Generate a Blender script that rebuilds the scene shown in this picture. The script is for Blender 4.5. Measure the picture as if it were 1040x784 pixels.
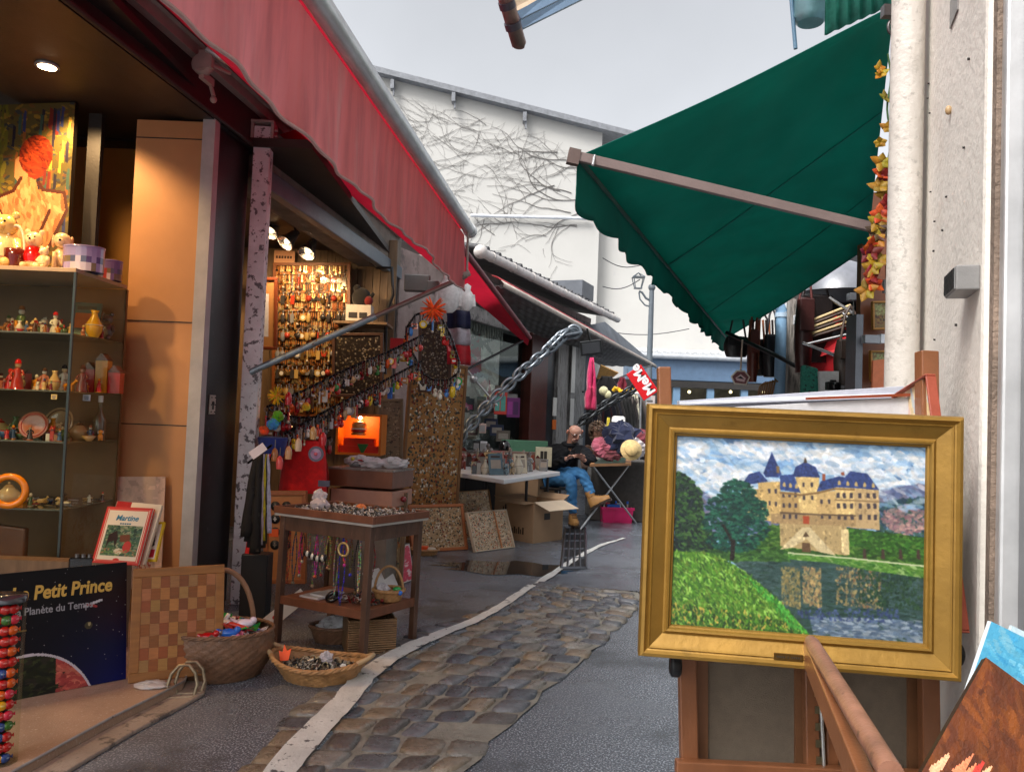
import bpy, bmesh, math, random
import numpy as np
from mathutils import Vector as V, Matrix
for _o in list(bpy.data.objects): bpy.data.objects.remove(_o)
rnd = random.Random(7); nr = np.random.RandomState(5)
S = bpy.context.scene; C = S.collection
# ---------------------------------------------------------------- camera
CAMH = 1.30; FL = 800.0
cam = bpy.data.objects.new('camera', bpy.data.cameras.new('camera')); C.objects.link(cam)
cam.data.sensor_width = 36; cam.data.lens = 36*FL/1040
cam.data.clip_start = .05; cam.data.clip_end = 500
RM = Matrix.Rotation(math.radians(92.2), 3, 'X') @ Matrix.Rotation(math.radians(2.2), 3, 'Z')
cam.matrix_world = Matrix.Translation((0, 0, CAMH)) @ RM.to_4x4()
S.camera = cam
# ---------------------------------------------------------------- sky, sun, exposure
w = bpy.data.worlds.new("World"); S.world = w; w.use_nodes = True
nt = w.node_tree; nt.nodes.clear()
sky = nt.nodes.new('ShaderNodeTexSky'); sky.sky_type = 'NISHITA'; sky.sun_disc = False
SUN_EL, SUN_AZ = math.radians(50), math.radians(222)
sky.sun_elevation = SUN_EL; sky.sun_rotation = SUN_AZ; sky.dust_density = 4; sky.air_density = 1.0
hs = nt.nodes.new('ShaderNodeHueSaturation'); hs.inputs['Saturation'].default_value = .17
bg = nt.nodes.new('ShaderNodeBackground'); bg.inputs[1].default_value = .118
wo = nt.nodes.new('ShaderNodeOutputWorld')
wn = nt.nodes.new('ShaderNodeTexNoise'); wn.inputs['Scale'].default_value = 2.2; wn.inputs['Detail'].default_value = 5
wc = nt.nodes.new('ShaderNodeTexCoord'); nt.links.new(wc.outputs['Generated'], wn.inputs['Vector'])
wr_ = nt.nodes.new('ShaderNodeMapRange'); wr_.inputs[1].default_value = .3; wr_.inputs[2].default_value = .7; wr_.inputs[3].default_value = .9; wr_.inputs[4].default_value = 1.1
nt.links.new(wn.outputs['Fac'], wr_.inputs[0]); nt.links.new(wr_.outputs[0], hs.inputs['Value']); nt.links.new(sky.outputs[0], hs.inputs['Color']); nt.links.new(hs.outputs[0], bg.inputs[0]); nt.links.new(bg.outputs[0], wo.inputs[0])
sl = bpy.data.lights.new('sun', 'SUN'); sl.energy = 1.5; sl.angle = math.radians(22); sl.color = (1, .97, .93)
so = bpy.data.objects.new('sun', sl); C.objects.link(so)
sd = V((math.sin(SUN_AZ)*math.cos(SUN_EL), math.cos(SUN_AZ)*math.cos(SUN_EL), math.sin(SUN_EL)))
so.rotation_euler = sd.to_track_quat('Z', 'Y').to_euler(); so.location = (0, 0, 20)
S.view_settings.view_transform = 'Standard'; S.view_settings.look = 'None'
S.view_settings.exposure = 1.1; S.view_settings.gamma = 1
# ---------------------------------------------------------------- where a line of sight meets the place
def ray(px, py):
    return (RM @ V(((px-520)/FL, -(py-392)/FL, -1)))
O0 = V((0, 0, CAMH))
def P(px, py, Y):
    d = ray(px, py); return O0 + d*(Y/d.y)
def Hz(px, py, z):
    d = ray(px, py); return O0 + d*((z-CAMH)/d.z)
def G(px, py, z=0.0): return Hz(px, py, z)
class Fr:
    "a frame of axes standing somewhere in the place"
    def __init__(s, o, x, y=None, z=None):
        s.o = V(o); s.x = V(x).normalized()
        if z is None:
            y = V(y); y = (y - s.x*y.dot(s.x)).normalized(); s.y = y; s.z = s.x.cross(y)
        else:
            z = V(z); z = (z - s.x*z.dot(s.x)).normalized(); s.z = z; s.y = z.cross(s.x)
    def __call__(s, a, b, c=0.0): return s.o + s.x*a + s.y*b + s.z*c
    def hit(s, px, py, off=0.0):
        "point where the line of sight meets the frame's xz plane, shifted off along y"
        d = ray(px, py); p0 = s.o + s.y*off
        return O0 + d*((p0-O0).dot(s.y)/d.dot(s.y))
    def sh(s, a, b, c): return Fr(s(a, b, c), s.x, s.y)
def face3(bl, br, tl):
    x = br-bl; y = tl-bl; return Fr(bl, x, y), x.length, (y - x.normalized()*y.dot(x.normalized())).length
WF = Fr((0, 0, 0), (1, 0, 0), (0, 1, 0))
def upright(o, ang=0.0):
    a = math.radians(ang); return Fr(o, (math.cos(a), math.sin(a), 0), (-math.sin(a), math.cos(a), 0))
# ---------------------------------------------------------------- colours and materials
def lin(c):
    return tuple(((x/255)/12.92 if x/255 <= .04045 else ((x/255+.055)/1.055)**2.4) for x in c)
def slin(a):
    a = np.clip(a, 0, 1); return np.where(a <= .04045, a/12.92, ((a+.055)/1.055)**2.4)
MATS = {}
def PM(name, col=None, rough=.6, metal=0, var=.2, vs=6, bump=.15, bs=90, spots=None, spots2=None, coat=0, spec=.5,
       trans=0, emit=None, es=1, stretch=None, wave=None, sheen=0, sub=0, rvar=0, alpha=None):
    if name in MATS: return MATS[name]
    m = bpy.data.materials.new(name); m.use_nodes = True; MATS[name] = m
    t = m.node_tree; N = t.nodes; L = t.links; b = N['Principled BSDF']
    tc = N.new('ShaderNodeTexCoord'); src = tc.outputs['Object']
    if stretch:
        mp = N.new('ShaderNodeMapping'); mp.inputs['Scale'].default_value = stretch; L.new(src, mp.inputs[0]); src = mp.outputs[0]
    def noise(sc, det=5, r=.6):
        n = N.new('ShaderNodeTexNoise'); n.inputs['Scale'].default_value = sc; n.inputs['Detail'].default_value = det
        n.inputs['Roughness'].default_value = r; L.new(src, n.inputs['Vector']); return n.outputs['Fac']
    if col is None:
        a = N.new('ShaderNodeAttribute'); a.attribute_name = 'Col'; cc = a.outputs['Color']
    else:
        rg = N.new('ShaderNodeRGB'); rg.outputs[0].default_value = (*col, 1); cc = rg.outputs[0]
    if var:
        n = noise(vs); mr = N.new('ShaderNodeMapRange'); L.new(n, mr.inputs[0])
        mr.inputs[1].default_value = .25; mr.inputs[2].default_value = .75
        mr.inputs[3].default_value = 1-var; mr.inputs[4].default_value = 1+var
        vm = N.new('ShaderNodeVectorMath'); vm.operation = 'SCALE'; L.new(cc, vm.inputs[0]); L.new(mr.outputs[0], vm.inputs['Scale']); cc = vm.outputs[0]
    for sp in (spots, spots2):
        if sp:
            sc, th, soft, c2 = sp[:4]
            n = noise(sc, 6, .65); mr = N.new('ShaderNodeMapRange'); L.new(n, mr.inputs[0])
            mr.inputs[1].default_value = th; mr.inputs[2].default_value = th+soft
            mx = N.new('ShaderNodeMix'); mx.data_type = 'RGBA'; L.new(mr.outputs[0], mx.inputs[0]); L.new(cc, mx.inputs[6]); mx.inputs[7].default_value = (*c2, 1); cc = mx.outputs[2]
    L.new(cc, b.inputs['Base Color'])
    b.inputs['Roughness'].default_value = rough; b.inputs['Metallic'].default_value = metal
    b.inputs['Specular IOR Level'].default_value = spec; b.inputs['Coat Weight'].default_value = coat
    b.inputs['Sheen Weight'].default_value = sheen; b.inputs['Subsurface Weight'].default_value = sub
    b.inputs['Subsurface Scale'].default_value = .01
    if rvar:
        n = noise(vs*.7, 4); mr = N.new('ShaderNodeMapRange'); L.new(n, mr.inputs[0]); mr.inputs[1].default_value = .35; mr.inputs[2].default_value = .65
        mr.inputs[3].default_value = max(.03, rough-rvar); mr.inputs[4].default_value = rough+rvar; L.new(mr.outputs[0], b.inputs['Roughness'])
    if bump:
        n = noise(bs, 4); bp = N.new('ShaderNodeBump'); bp.inputs['Strength'].default_value = bump; bp.inputs['Distance'].default_value = .01
        L.new(n, bp.inputs['Height']); nrm = bp.outputs[0]
        if wave:
            wv = N.new('ShaderNodeTexWave'); wv.inputs['Scale'].default_value = wave[0]; wv.inputs['Distortion'].default_value = wave[1]; wv.inputs['Detail'].default_value = 3
            wv.bands_direction = wave[3] if len(wave) > 3 else 'X'
            L.new(src, wv.inputs[0]); b2 = N.new('ShaderNodeBump'); b2.inputs['Strength'].default_value = wave[2]; b2.inputs['Distance'].default_value = .02
            L.new(wv.outputs['Fac'], b2.inputs['Height']); L.new(nrm, b2.inputs['Normal']); nrm = b2.outputs[0]
        L.new(nrm, b.inputs['Normal'])
    if emit: b.inputs['Emission Color'].default_value = (*emit, 1); b.inputs['Emission Strength'].default_value = es
    if trans:
        tr = N.new('ShaderNodeBsdfTranslucent'); L.new(cc, tr.inputs[0]); mx = N.new('ShaderNodeMixShader'); mx.inputs[0].default_value = trans
        L.new(b.outputs[0], mx.inputs[1]); L.new(tr.outputs[0], mx.inputs[2]); L.new(mx.outputs[0], N['Material Output'].inputs[0])
    if alpha is not None:
        b.inputs['Alpha'].default_value = alpha
    return m
def glassmat(name, tint=(.9, .95, .93), refl=.12):
    if name in MATS: return MATS[name]
    m = bpy.data.materials.new(name); m.use_nodes = True; MATS[name] = m; t = m.node_tree; N = t.nodes; L = t.links
    g = N.new('ShaderNodeBsdfGlossy'); g.inputs['Roughness'].default_value = .03; g.inputs[0].default_value = (.9, .9, .9, 1)
    tr = N.new('ShaderNodeBsdfTransparent'); tr.inputs[0].default_value = (*tint, 1)
    lw = N.new('ShaderNodeLayerWeight'); lw.inputs[0].default_value = .15
    ma = N.new('ShaderNodeMath'); ma.operation = 'MULTIPLY_ADD'; ma.inputs[1].default_value = .12; ma.inputs[2].default_value = refl*.01; L.new(lw.outputs['Fresnel'], ma.inputs[0])
    mx = N.new('ShaderNodeMixShader'); L.new(ma.outputs[0], mx.inputs[0]); L.new(tr.outputs[0], mx.inputs[1]); L.new(g.outputs[0], mx.inputs[2])
    L.new(mx.outputs[0], N['Material Output'].inputs[0]); return m
# ---------------------------------------------------------------- mesh collecting
ORG = {}
class MB:
    def __init__(s, col=None):
        s.v = []; s.f = []; s.c = []; s.sm = []; s.col = lin(col) if col else (.5, .5, .5); s.uc = col is not None
    def C(s, *c): s.col = lin(c); s.uc = True; return s
    def add(s, vs, fs, sm=False):
        o = len(s.v); s.v += [tuple(p) for p in vs]
        for f in fs: s.f.append(tuple(o+i for i in f)); s.c.append(s.col); s.sm.append(sm)
        return s
    def bx(s, a, b, fr=WF):
        x0, y0, z0 = a; x1, y1, z1 = b
        p = [fr(x, y, z) for z in (z0, z1) for x, y in ((x0, y0), (x1, y0), (x1, y1), (x0, y1))]
        return s.add(p, [(3, 2, 1, 0), (4, 5, 6, 7), (0, 1, 5, 4), (1, 2, 6, 5), (2, 3, 7, 6), (3, 0, 4, 7)])
    def cb(s, c, sz, fr=WF):
        c = V(c); h = V(sz)/2; return s.bx(c-h, c+h, fr)
    def quad(s, a, b, c, d, th=0, n=1):
        if not th: return s.add([a, b, c, d], [(0, 1, 2, 3)])
        nn = (V(b)-V(a)).cross(V(d)-V(a)).normalized()*th
        p = [V(q) for q in (a, b, c, d)]; q = [x-nn for x in p]
        return s.add(p+q, [(0, 1, 2, 3), (7, 6, 5, 4), (0, 4, 5, 1), (1, 5, 6, 2), (2, 6, 7, 3), (3, 7, 4, 0)])
    def tube(s, pts, r, n=8, closed=False, sm=True):
        pts = [V(p) for p in pts]; k = len(pts); rs = r if isinstance(r, (list, tuple)) else [r]*k
        vs = []; up = None
        for i, p in enumerate(pts):
            if closed: t = pts[(i+1) % k]-pts[i-1]
            else: t = pts[min(i+1, k-1)]-pts[max(i-1, 0)]
            t = t.normalized() if t.length > 1e-9 else V((0, 0, 1))
            if up is None: up = V((0, 0, 1)) if abs(t.z) < .9 else V((1, 0, 0))
            a = up - t*up.dot(t)
            if a.length < 1e-5: a = t.orthogonal()
            a.normalize(); b = t.cross(a); up = a
            for j in range(n):
                q = 2*math.pi*j/n; vs.append(p + (a*math.cos(q)+b*math.sin(q))*rs[i])
        fs = []
        for i in range(k if closed else k-1):
            i2 = (i+1) % k
            for j in range(n): fs.append((i*n+j, i*n+(j+1) % n, i2*n+(j+1) % n, i2*n+j))
        s.add(vs, fs, sm)
        if not closed: s.add(vs[:n], [tuple(range(n-1, -1, -1))]); s.add(vs[-n:], [tuple(range(n))])
        return s
    def lathe(s, prof, fr, n=16, sx=1, sy=1, sm=True):
        vs = [fr(r*math.cos(2*math.pi*j/n)*sx, r*math.sin(2*math.pi*j/n)*sy, z) for r, z in prof for j in range(n)]
        fs = [(i*n+j, i*n+(j+1) % n, (i+1)*n+(j+1) % n, (i+1)*n+j) for i in range(len(prof)-1) for j in range(n)]
        s.add(vs, fs, sm)
        if prof[0][0] > 1e-4: s.add(vs[:n], [tuple(range(n-1, -1, -1))])
        if prof[-1][0] > 1e-4: s.add(vs[-n:], [tuple(range(n))])
        return s
    def ball(s, c, r, fr=WF, n=10, m=7):
        if not isinstance(r, (tuple, list)): r = (r, r, r)
        pr = [(max(math.sin(math.pi*i/m), 1e-5), -math.cos(math.pi*i/m)) for i in range(m+1)]
        vs = [fr(c[0]+a*math.cos(2*math.pi*j/n)*r[0], c[1]+a*math.sin(2*math.pi*j/n)*r[1], c[2]+z*r[2]) for a, z in pr for j in range(n)]
        return s.add(vs, [(i*n+j, i*n+(j+1) % n, (i+1)*n+(j+1) % n, (i+1)*n+j) for i in range(m) for j in range(n)], True)
    def prism(s, poly, z0, z1, fr=WF):
        k = len(poly); vs = [fr(x, y, z0) for x, y in poly]+[fr(x, y, z1) for x, y in poly]
        return s.add(vs, [tuple(range(k-1, -1, -1)), tuple(range(k, 2*k))]+[(i, (i+1) % k, k+(i+1) % k, k+i) for i in range(k)])
    def ring(s, c, R, r, fr=WF, n=20, m=6, sx=1, sy=1):
        return s.tube([fr(c[0]+R*sx*math.cos(2*math.pi*i/n), c[1]+R*sy*math.sin(2*math.pi*i/n), c[2]) for i in range(n)], r, m, True)
    def sheet(s, grid, th=0, sm=True):
        "grid[i][j] of points; optional thickness"
        a = len(grid); b = len(grid[0]); vs = [V(p) for row in grid for p in row]
        fs = [(i*b+j, i*b+j+1, (i+1)*b+j+1, (i+1)*b+j) for i in range(a-1) for j in range(b-1)]
        if not th: return s.add(vs, fs, sm)
        me = []
        for i in range(a):
            for j in range(b):
                u = vs[min(i+1, a-1)*b+j]-vs[max(i-1, 0)*b+j]; w_ = vs[i*b+min(j+1, b-1)]-vs[i*b+max(j-1, 0)]
                me.append(u.cross(w_).normalized()*th if u.cross(w_).length > 1e-12 else V((0, 0, th)))
        k = len(vs); v2 = [p+q for p, q in zip(vs, me)]
        ed = [i*b for i in range(a)]; 
        loop = [j for j in range(b)]+[i*b+b-1 for i in range(1, a)]+[(a-1)*b+j for j in range(b-2, -1, -1)]+[i*b for i in range(a-2, 0, -1)]
        f2 = [tuple(k+i for i in f[::-1]) for f in fs]
        f3 = [(loop[i], loop[(i+1) % len(loop)], k+loop[(i+1) % len(loop)], k+loop[i]) for i in range(len(loop))]
        s.add(vs+v2, fs+f2+f3, sm); return s
    def text(s, txt, size, fr, ext=.0008, shear=0, bold=0, align='LEFT', sx=1):
        cu = bpy.data.curves.new('t', 'FONT'); cu.body = txt; cu.size = size; cu.extrude = ext; cu.shear = shear; cu.offset = bold; cu.align_x = align; cu.resolution_u = 4
        o = bpy.data.objects.new('t', cu); C.objects.link(o)
        me = o.to_mesh(); vs = [fr(v.co.x*sx, v.co.y, v.co.z) for v in me.vertices]; fs = [tuple(p.vertices) for p in me.polygons]
        s.add(vs, fs); o.to_mesh_clear(); bpy.data.objects.remove(o); bpy.data.curves.remove(cu); return s
    def build(s, name, mat, parent=None, bevel=0, at=None, **tg):
        if parent is not None: org = ORG[parent.name]
        elif at is not None: org = V(at)
        else:
            a = np.array(s.v); org = V((float((a[:, 0].min()+a[:, 0].max())/2), float((a[:, 1].min()+a[:, 1].max())/2), float(a[:, 2].min())))
        me = bpy.data.meshes.new(name); a = np.array([tuple(p) for p in s.v], dtype=float)-np.array(org)
        me.from_pydata(a.tolist(), [], s.f)
        me.polygons.foreach_set('use_smooth', s.sm)
        if s.uc:
            ca = me.color_attributes.new('Col', 'FLOAT_COLOR', 'CORNER'); arr = []
            for f, c in zip(s.f, s.c): arr += [c[0], c[1], c[2], 1.0]*len(f)
            ca.data.foreach_set('color', arr)
        me.materials.append(mat)
        bm = bmesh.new(); bm.from_mesh(me); bmesh.ops.recalc_face_normals(bm, faces=bm.faces); bm.to_mesh(me); bm.free()
        o = bpy.data.objects.new(name, me); C.objects.link(o)
        if parent is not None: o.parent = parent; ORG[o.name] = org
        else: o.location = org; ORG[o.name] = org
        if bevel:
            md = o.modifiers.new('b', 'BEVEL'); md.width = bevel; md.segments = 2; md.limit_method = 'ANGLE'
        tag(o, **tg); return o
def tag(o, label=None, cat=None, group=None, kind=None):
    if label: o['label'] = label
    if cat: o['category'] = cat
    if group: o['group'] = group
    if kind: o['kind'] = kind
    return o
def thing(name, loc, label, cat, group=None):
    o = bpy.data.objects.new(name, None); C.objects.link(o); o.location = loc; o.empty_display_size = .1; ORG[o.name] = V(loc)
    return tag(o, label, cat, group)
def dup(o, loc, label=None, rz=0, sc=1, group=None):
    c = o.copy(); C.objects.link(c); c.location = loc; c.rotation_euler = (0, 0, rz); c.scale = (sc, sc, sc)
    if label: c['label'] = label
    if group: c['group'] = group
    for ch in list(o.children):
        d = ch.copy(); C.objects.link(d); d.parent = c
        for g in list(ch.children):
            e = g.copy(); C.objects.link(e); e.parent = d
    return c
def drop(o):
    for ch in list(o.children): drop(ch)
    bpy.data.objects.remove(o)
# ---------------------------------------------------------------- brush pictures as coloured grids
class Paint:
    def __init__(s, W, H, bg=(128, 128, 128)):
        s.W = W; s.H = H; s.a = np.zeros((H, W, 3)); s.a[:] = np.array(bg)/255.
        s.yy, s.xx = np.mgrid[0:H, 0:W]; s.u = (s.xx+.5)/W; s.w = (s.yy+.5)/H
    def mask(s, poly):
        m = np.zeros((s.H, s.W), bool); k = len(poly); x = s.u; y = s.w
        for i in range(k):
            x0, y0 = poly[i]; x1, y1 = poly[(i+1) % k]
            if y0 == y1: continue
            c = ((y0 > y) != (y1 > y)) & (x < (x1-x0)*(y-y0)/(y1-y0)+x0); m ^= c
        return m
    def ell(s, cx, cy, rx, ry): return ((s.u-cx)/rx)**2+((s.w-cy)/ry)**2 < 1
    def fill(s, m, c, jit=.0):
        c = np.array(c)/255.; s.a[m] = c*(1+jit*(nr.rand(int(m.sum()), 1)-.5)); return s
    def poly(s, pts, c, jit=.06): return s.fill(s.mask(pts), c, jit)
    def el(s, cx, cy, rx, ry, c, jit=.06): return s.fill(s.ell(cx, cy, rx, ry), c, jit)
    def line(s, pts, c, wd=.004):
        c = np.array(c)/255.
        for (x0, y0), (x1, y1) in zip(pts[:-1], pts[1:]):
            n = int(max(abs(x1-x0)*s.W, abs(y1-y0)*s.H)*2)+2
            for t in np.linspace(0, 1, n):
                cx = (x0+(x1-x0)*t)*s.W; cy = (y0+(y1-y0)*t)*s.H; r = max(wd*s.W/2, .5)
                a0, a1 = int(cy-r), int(math.ceil(cy+r)); b0, b1 = int(cx-r), int(math.ceil(cx+r))
                s.a[max(a0, 0):max(a1, 0), max(b0, 0):max(b1, 0)] = c
        return s
    def dabs(s, m, cols, n, L=.02, wd=.008, ang=0, aj=.6, jit=.12, mix=.8):
        ys, xs = np.nonzero(m); kk = getattr(s, 'k', 1); n = int(n*getattr(s, 'nk', 1)); L *= kk; wd *= kk
        if len(ys) == 0: return s
        cols = [np.array(c)/255. for c in cols]
        for k in range(n):
            i = nr.randint(len(ys)); cy, cx = ys[i], xs[i]; a = ang+(nr.rand()-.5)*2*aj
            l = L*s.W*(.5+nr.rand()); b = max(wd*s.W*(.6+.8*nr.rand()), .6); R = int(max(l, b))+1
            y0, y1 = max(cy-R, 0), min(cy+R+1, s.H); x0, x1 = max(cx-R, 0), min(cx+R+1, s.W)
            yy = s.yy[y0:y1, x0:x1]-cy; xx = s.xx[y0:y1, x0:x1]-cx
            p = xx*math.cos(a)+yy*math.sin(a); q = -xx*math.sin(a)+yy*math.cos(a)
            mm = ((p/l)**2+(q/b)**2 < 1) & (m[y0:y1, x0:x1] | getattr(s, 'spill', False))
            c = cols[nr.randint(len(cols))]*(1+jit*(nr.rand()*2-1)); blk = s.a[y0:y1, x0:x1]; blk[mm] = blk[mm]*(1-mix)+c*mix
        return s
def picture(name, img, fr, w_, h_, mat, parent=None, lift=0.0, **tg):
    H, W, _ = img.shape
    jj, ii = np.meshgrid(np.arange(W+1), np.arange(H+1))
    U = jj/W*w_; Vv = (1-ii/H)*h_
    pts = np.array(fr.o)[None, None]+U[..., None]*np.array(fr.x)+Vv[..., None]*np.array(fr.y)+lift*np.array(fr.z)
    org = ORG[parent.name] if parent is not None else fr.o
    pts = (pts-np.array(org)).reshape(-1, 3)
    i, j = np.mgrid[0:H, 0:W]; a = i*(W+1)+j; q = np.stack([a+W+1, a+W+2, a+1, a], -1).reshape(-1, 4)
    me = bpy.data.meshes.new(name); me.vertices.add(len(pts)); me.vertices.foreach_set('co', pts.ravel())
    me.loops.add(q.size); me.loops.foreach_set('vertex_index', q.ravel().astype(np.int32))
    me.polygons.add(len(q)); me.polygons.foreach_set('loop_start', np.arange(0, q.size, 4, dtype=np.int32)); 
    me.update(calc_edges=True)
    ca = me.color_attributes.new('Col', 'FLOAT_COLOR', 'CORNER')
    col = np.ones((len(q), 4, 4), np.float32); col[..., :3] = slin(img).reshape(-1, 1, 3)
    ca.data.foreach_set('color', col.ravel()); me.materials.append(mat)
    o = bpy.data.objects.new(name, me); C.objects.link(o)
    if parent is not None: o.parent = parent
    else: o.location = org
    ORG[o.name] = V(org); tag(o, **tg); return o
# common materials
VC = PM('painted_mix', None, .45, var=.12, vs=30, bump=.08, bs=120)
VCG = PM('glazed_mix', None, .18, var=.1, vs=20, bump=.02, bs=60, coat=.5)
VCF = PM('cloth_mix', None, .9, var=.25, vs=25, bump=.35, bs=220, sheen=.2)
VCM = PM('metal_mix', None, .32, metal=.85, var=.2, vs=40, bump=.1, bs=150)
OIL = PM('oil_paint', None, .45, var=.02, vs=60, bump=.18, bs=160, coat=.1)
PRINT = PM('printed_sheet', None, .5, var=.06, vs=10, bump=.3, bs=12, spec=.25)
CARD = PM('card_print', None, .55, var=.06, vs=30, bump=.05)
COIN = PM('coins_on_board', None, .35, metal=.35, var=.2, vs=60, bump=.35, bs=120)
BLACKM = PM('black_paint', (.012, .012, .014), .35, var=.4, vs=12, bump=.08, spots=(18, .62, .1, (.05, .05, .055)))
STEEL = PM('worn_steel', (.42, .43, .44), .4, metal=.7, var=.25, vs=14, bump=.15, bs=60, spots=(40, .62, .06, (.16, .12, .1)))
# ================================================================ GROUND
asph = PM('wet_asphalt', (.095, .113, .140), .24, var=.3, vs=1.1, bump=.45, bs=120, rvar=.13, spots=(120, .53, .05, (.42, .45, .5)), spots2=(1.3, .52, .14, (.06, .07, .082)), spec=.9)
m = MB(); m.add([(-60, -20, 0), (60, -20, 0), (60, 120, 0), (-60, 120, 0)], [(0, 1, 2, 3)]); m.build('ground', asph, at=(0, 0, 0), kind='structure')
# cobbled gutter: mortar bed and hand-cut stones, following the drain line
edgeL = [G(*p, 0) for p in ((232, 800), (320, 705), (418, 645), (500, 618), (535, 600), (548, 592))]
edgeR = [G(*p, 0) for p in ((448, 808), (540, 716), (600, 664), (630, 636), (647, 617), (650, 602))]
mort = PM('gutter_mortar', (.25, .235, .20), .6, var=.35, vs=9, bump=.8, bs=60, spots=(6, .60, .12, (.09, .09, .05)), rvar=.2)
def lerp(pl, t):
    k = len(pl)-1; i = min(int(t*k), k-1); f = t*k-i; q = pl[i].lerp(pl[i+1], f)
    return q+V((.012*math.sin(t*43)+.010*math.sin(t*97+1), .01*math.sin(t*61), 0)) if pl is edgeR else q
rows = 29; m = MB()
m.sheet([[lerp(edgeL, i/rows).lerp(lerp(edgeR, i/rows), j/8)+V((0, 0, .005+rnd.uniform(0, .003))) for j in range(9)] for i in range(rows+1)])
m.build('gutter_bed', mort, kind='structure')
stone = PM('wet_sett_stone', None, .34, var=.28, vs=26, bump=.7, bs=38, rvar=.14, spec=.8)
m = MB(); cols = [(98, 100, 106), (82, 84, 90), (112, 106, 98), (118, 104, 88), (104, 107, 114), (88, 82, 78), (126, 121, 114), (74, 78, 86), (128, 114, 96), (94, 96, 100)]
for i in range(rows):
    t0, t1 = i/rows, (i+1)/rows
    wid = (lerp(edgeR, (t0+t1)/2)-lerp(edgeL, (t0+t1)/2)).length; n = max(4, int(wid/.135)); xs = [0]
    for k in range(n): xs.append(xs[-1]+rnd.uniform(.7, 1.35))
    xs = [x/xs[-1] for x in xs]; xs[0] = rnd.uniform(-.05, .01); xs[-1] = rnd.uniform(.96, 1.04)
    for k in range(n):
        if rnd.random() < .03: continue
        m.C(*rnd.choice(cols)); g = .005
        c4 = [lerp(edgeL, a).lerp(lerp(edgeR, a), b) for a, b in ((t0, xs[k]), (t0, xs[k+1]), (t1, xs[k+1]), (t1, xs[k]))]
        cen = sum(c4, V())/4; c4 = [p+V((rnd.uniform(-.008, .008), rnd.uniform(-.010, .010), 0)) for p in c4]; h = rnd.uniform(.012, .024); tilt = V((rnd.uniform(-.05, .05), rnd.uniform(-.05, .05), 0))
        N = 14; out = []
        for q in range(N):
            s_ = q/N*4; e = int(s_); p = c4[e].lerp(c4[(e+1) % 4], s_-e); d = p-cen
            rr = .985-.10*abs(2*(s_-e)-1)**7 + rnd.uniform(-.05, .03); out.append(cen+d*rr*max(.6, 1-g/d.length))
        vs = [p+V((0, 0, .002)) for p in out]+[cen+(p-cen)*.94+V((0, 0, h*.75+(p-cen).dot(tilt))) for p in out]+[cen+(p-cen)*.6+V((0, 0, h*1.05+(p-cen).dot(tilt)*.8+rnd.uniform(-.0015, .0015))) for p in out]+[cen+V((0, 0, h*1.1))]
        fs = [(a*N+q, a*N+(q+1) % N, (a+1)*N+(q+1) % N, (a+1)*N+q) for a in (0, 1) for q in range(N)]+[(2*N+q, 2*N+(q+1) % N, 3*N) for q in range(N)]
        m.add(vs, fs, True)
m.build('gutter_stones', stone, kind='structure')
# painted white line running along the gutter, worn
wl = [(276, 800, 36), (300, 768, 34), (330, 736, 30), (352, 713, 27), (368, 692, 26), (395, 672, 22), (425, 656, 18), (452, 645, 15), (476, 636, 13), (500, 624, 11), (520, 611, 10), (536, 600, 9), (556, 586, 8), (574, 574, 8), (592, 563, 7), (612, 553, 5), (640, 545, 3)]
white = PM('worn_white_paint', (.68, .68, .65), .5, var=.2, vs=7, bump=.6, bs=60, spots=(11, .6, .02, (.10, .10, .10)), spots2=(40, .63, .04, (.14, .14, .13)))
L = []; R = []
for i in range(len(wl)-1):
    for k in range(5):
        t = k/5; x = wl[i][0]*(1-t)+wl[i+1][0]*t; y = wl[i][1]*(1-t)+wl[i+1][1]*t; w_ = wl[i][2]*(1-t)+wl[i+1][2]*t
        L.append(G(x-w_*.45+rnd.uniform(-1, 1), y)+V((0, 0, .0))); R.append(G(x+w_*.45+rnd.uniform(-1, 1), y+w_*.12))
m = MB(); m.sheet([[l.lerp(r, j/4)+V((0, 0, .029)) for j in range(5)] for l, r in zip(L[:57], R[:57])])
m.sheet([[l.lerp(r, j/4)+V((0, 0, .008)) for j in range(5)] for l, r in zip(L[56:], R[56:])])
m.build('road_line', white, kind='structure')
# asphalt crust under the part of the line beside the stones
m = MB()
g2 = [[l.lerp(r, j/4)+V(((j-2)*.008, 0, .025 if 0 < j < 4 else -.002)) for j in range(5)] for l, r in zip(L[:57], R[:57])]
m.sheet(g2); m.build('line_bed', asph, kind='structure')
# puddle
pud = PM('puddle_water', (.02, .022, .025), .04, var=.1, bump=.02, bs=6, spec=.9)
def blob(c, rx, ry, n=26, rot=0):
    return [c+V((math.cos(2*math.pi*i/n)*rx*(1+.22*math.sin(3*i)+.1*math.sin(7*i)), math.sin(2*math.pi*i/n)*ry*(1+.18*math.cos(2*i+1)), .004)) for i in range(n)]
m = MB(); b_ = blob(G(518, 577), .58, .30); m.add(b_, [tuple(range(len(b_)))]); m.build('puddle', pud, kind='structure')
m = MB(); b_ = blob(G(612, 601), .30, .10); m.add(b_, [tuple(range(len(b_)))]); m.build('puddle', pud, kind='structure')
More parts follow.
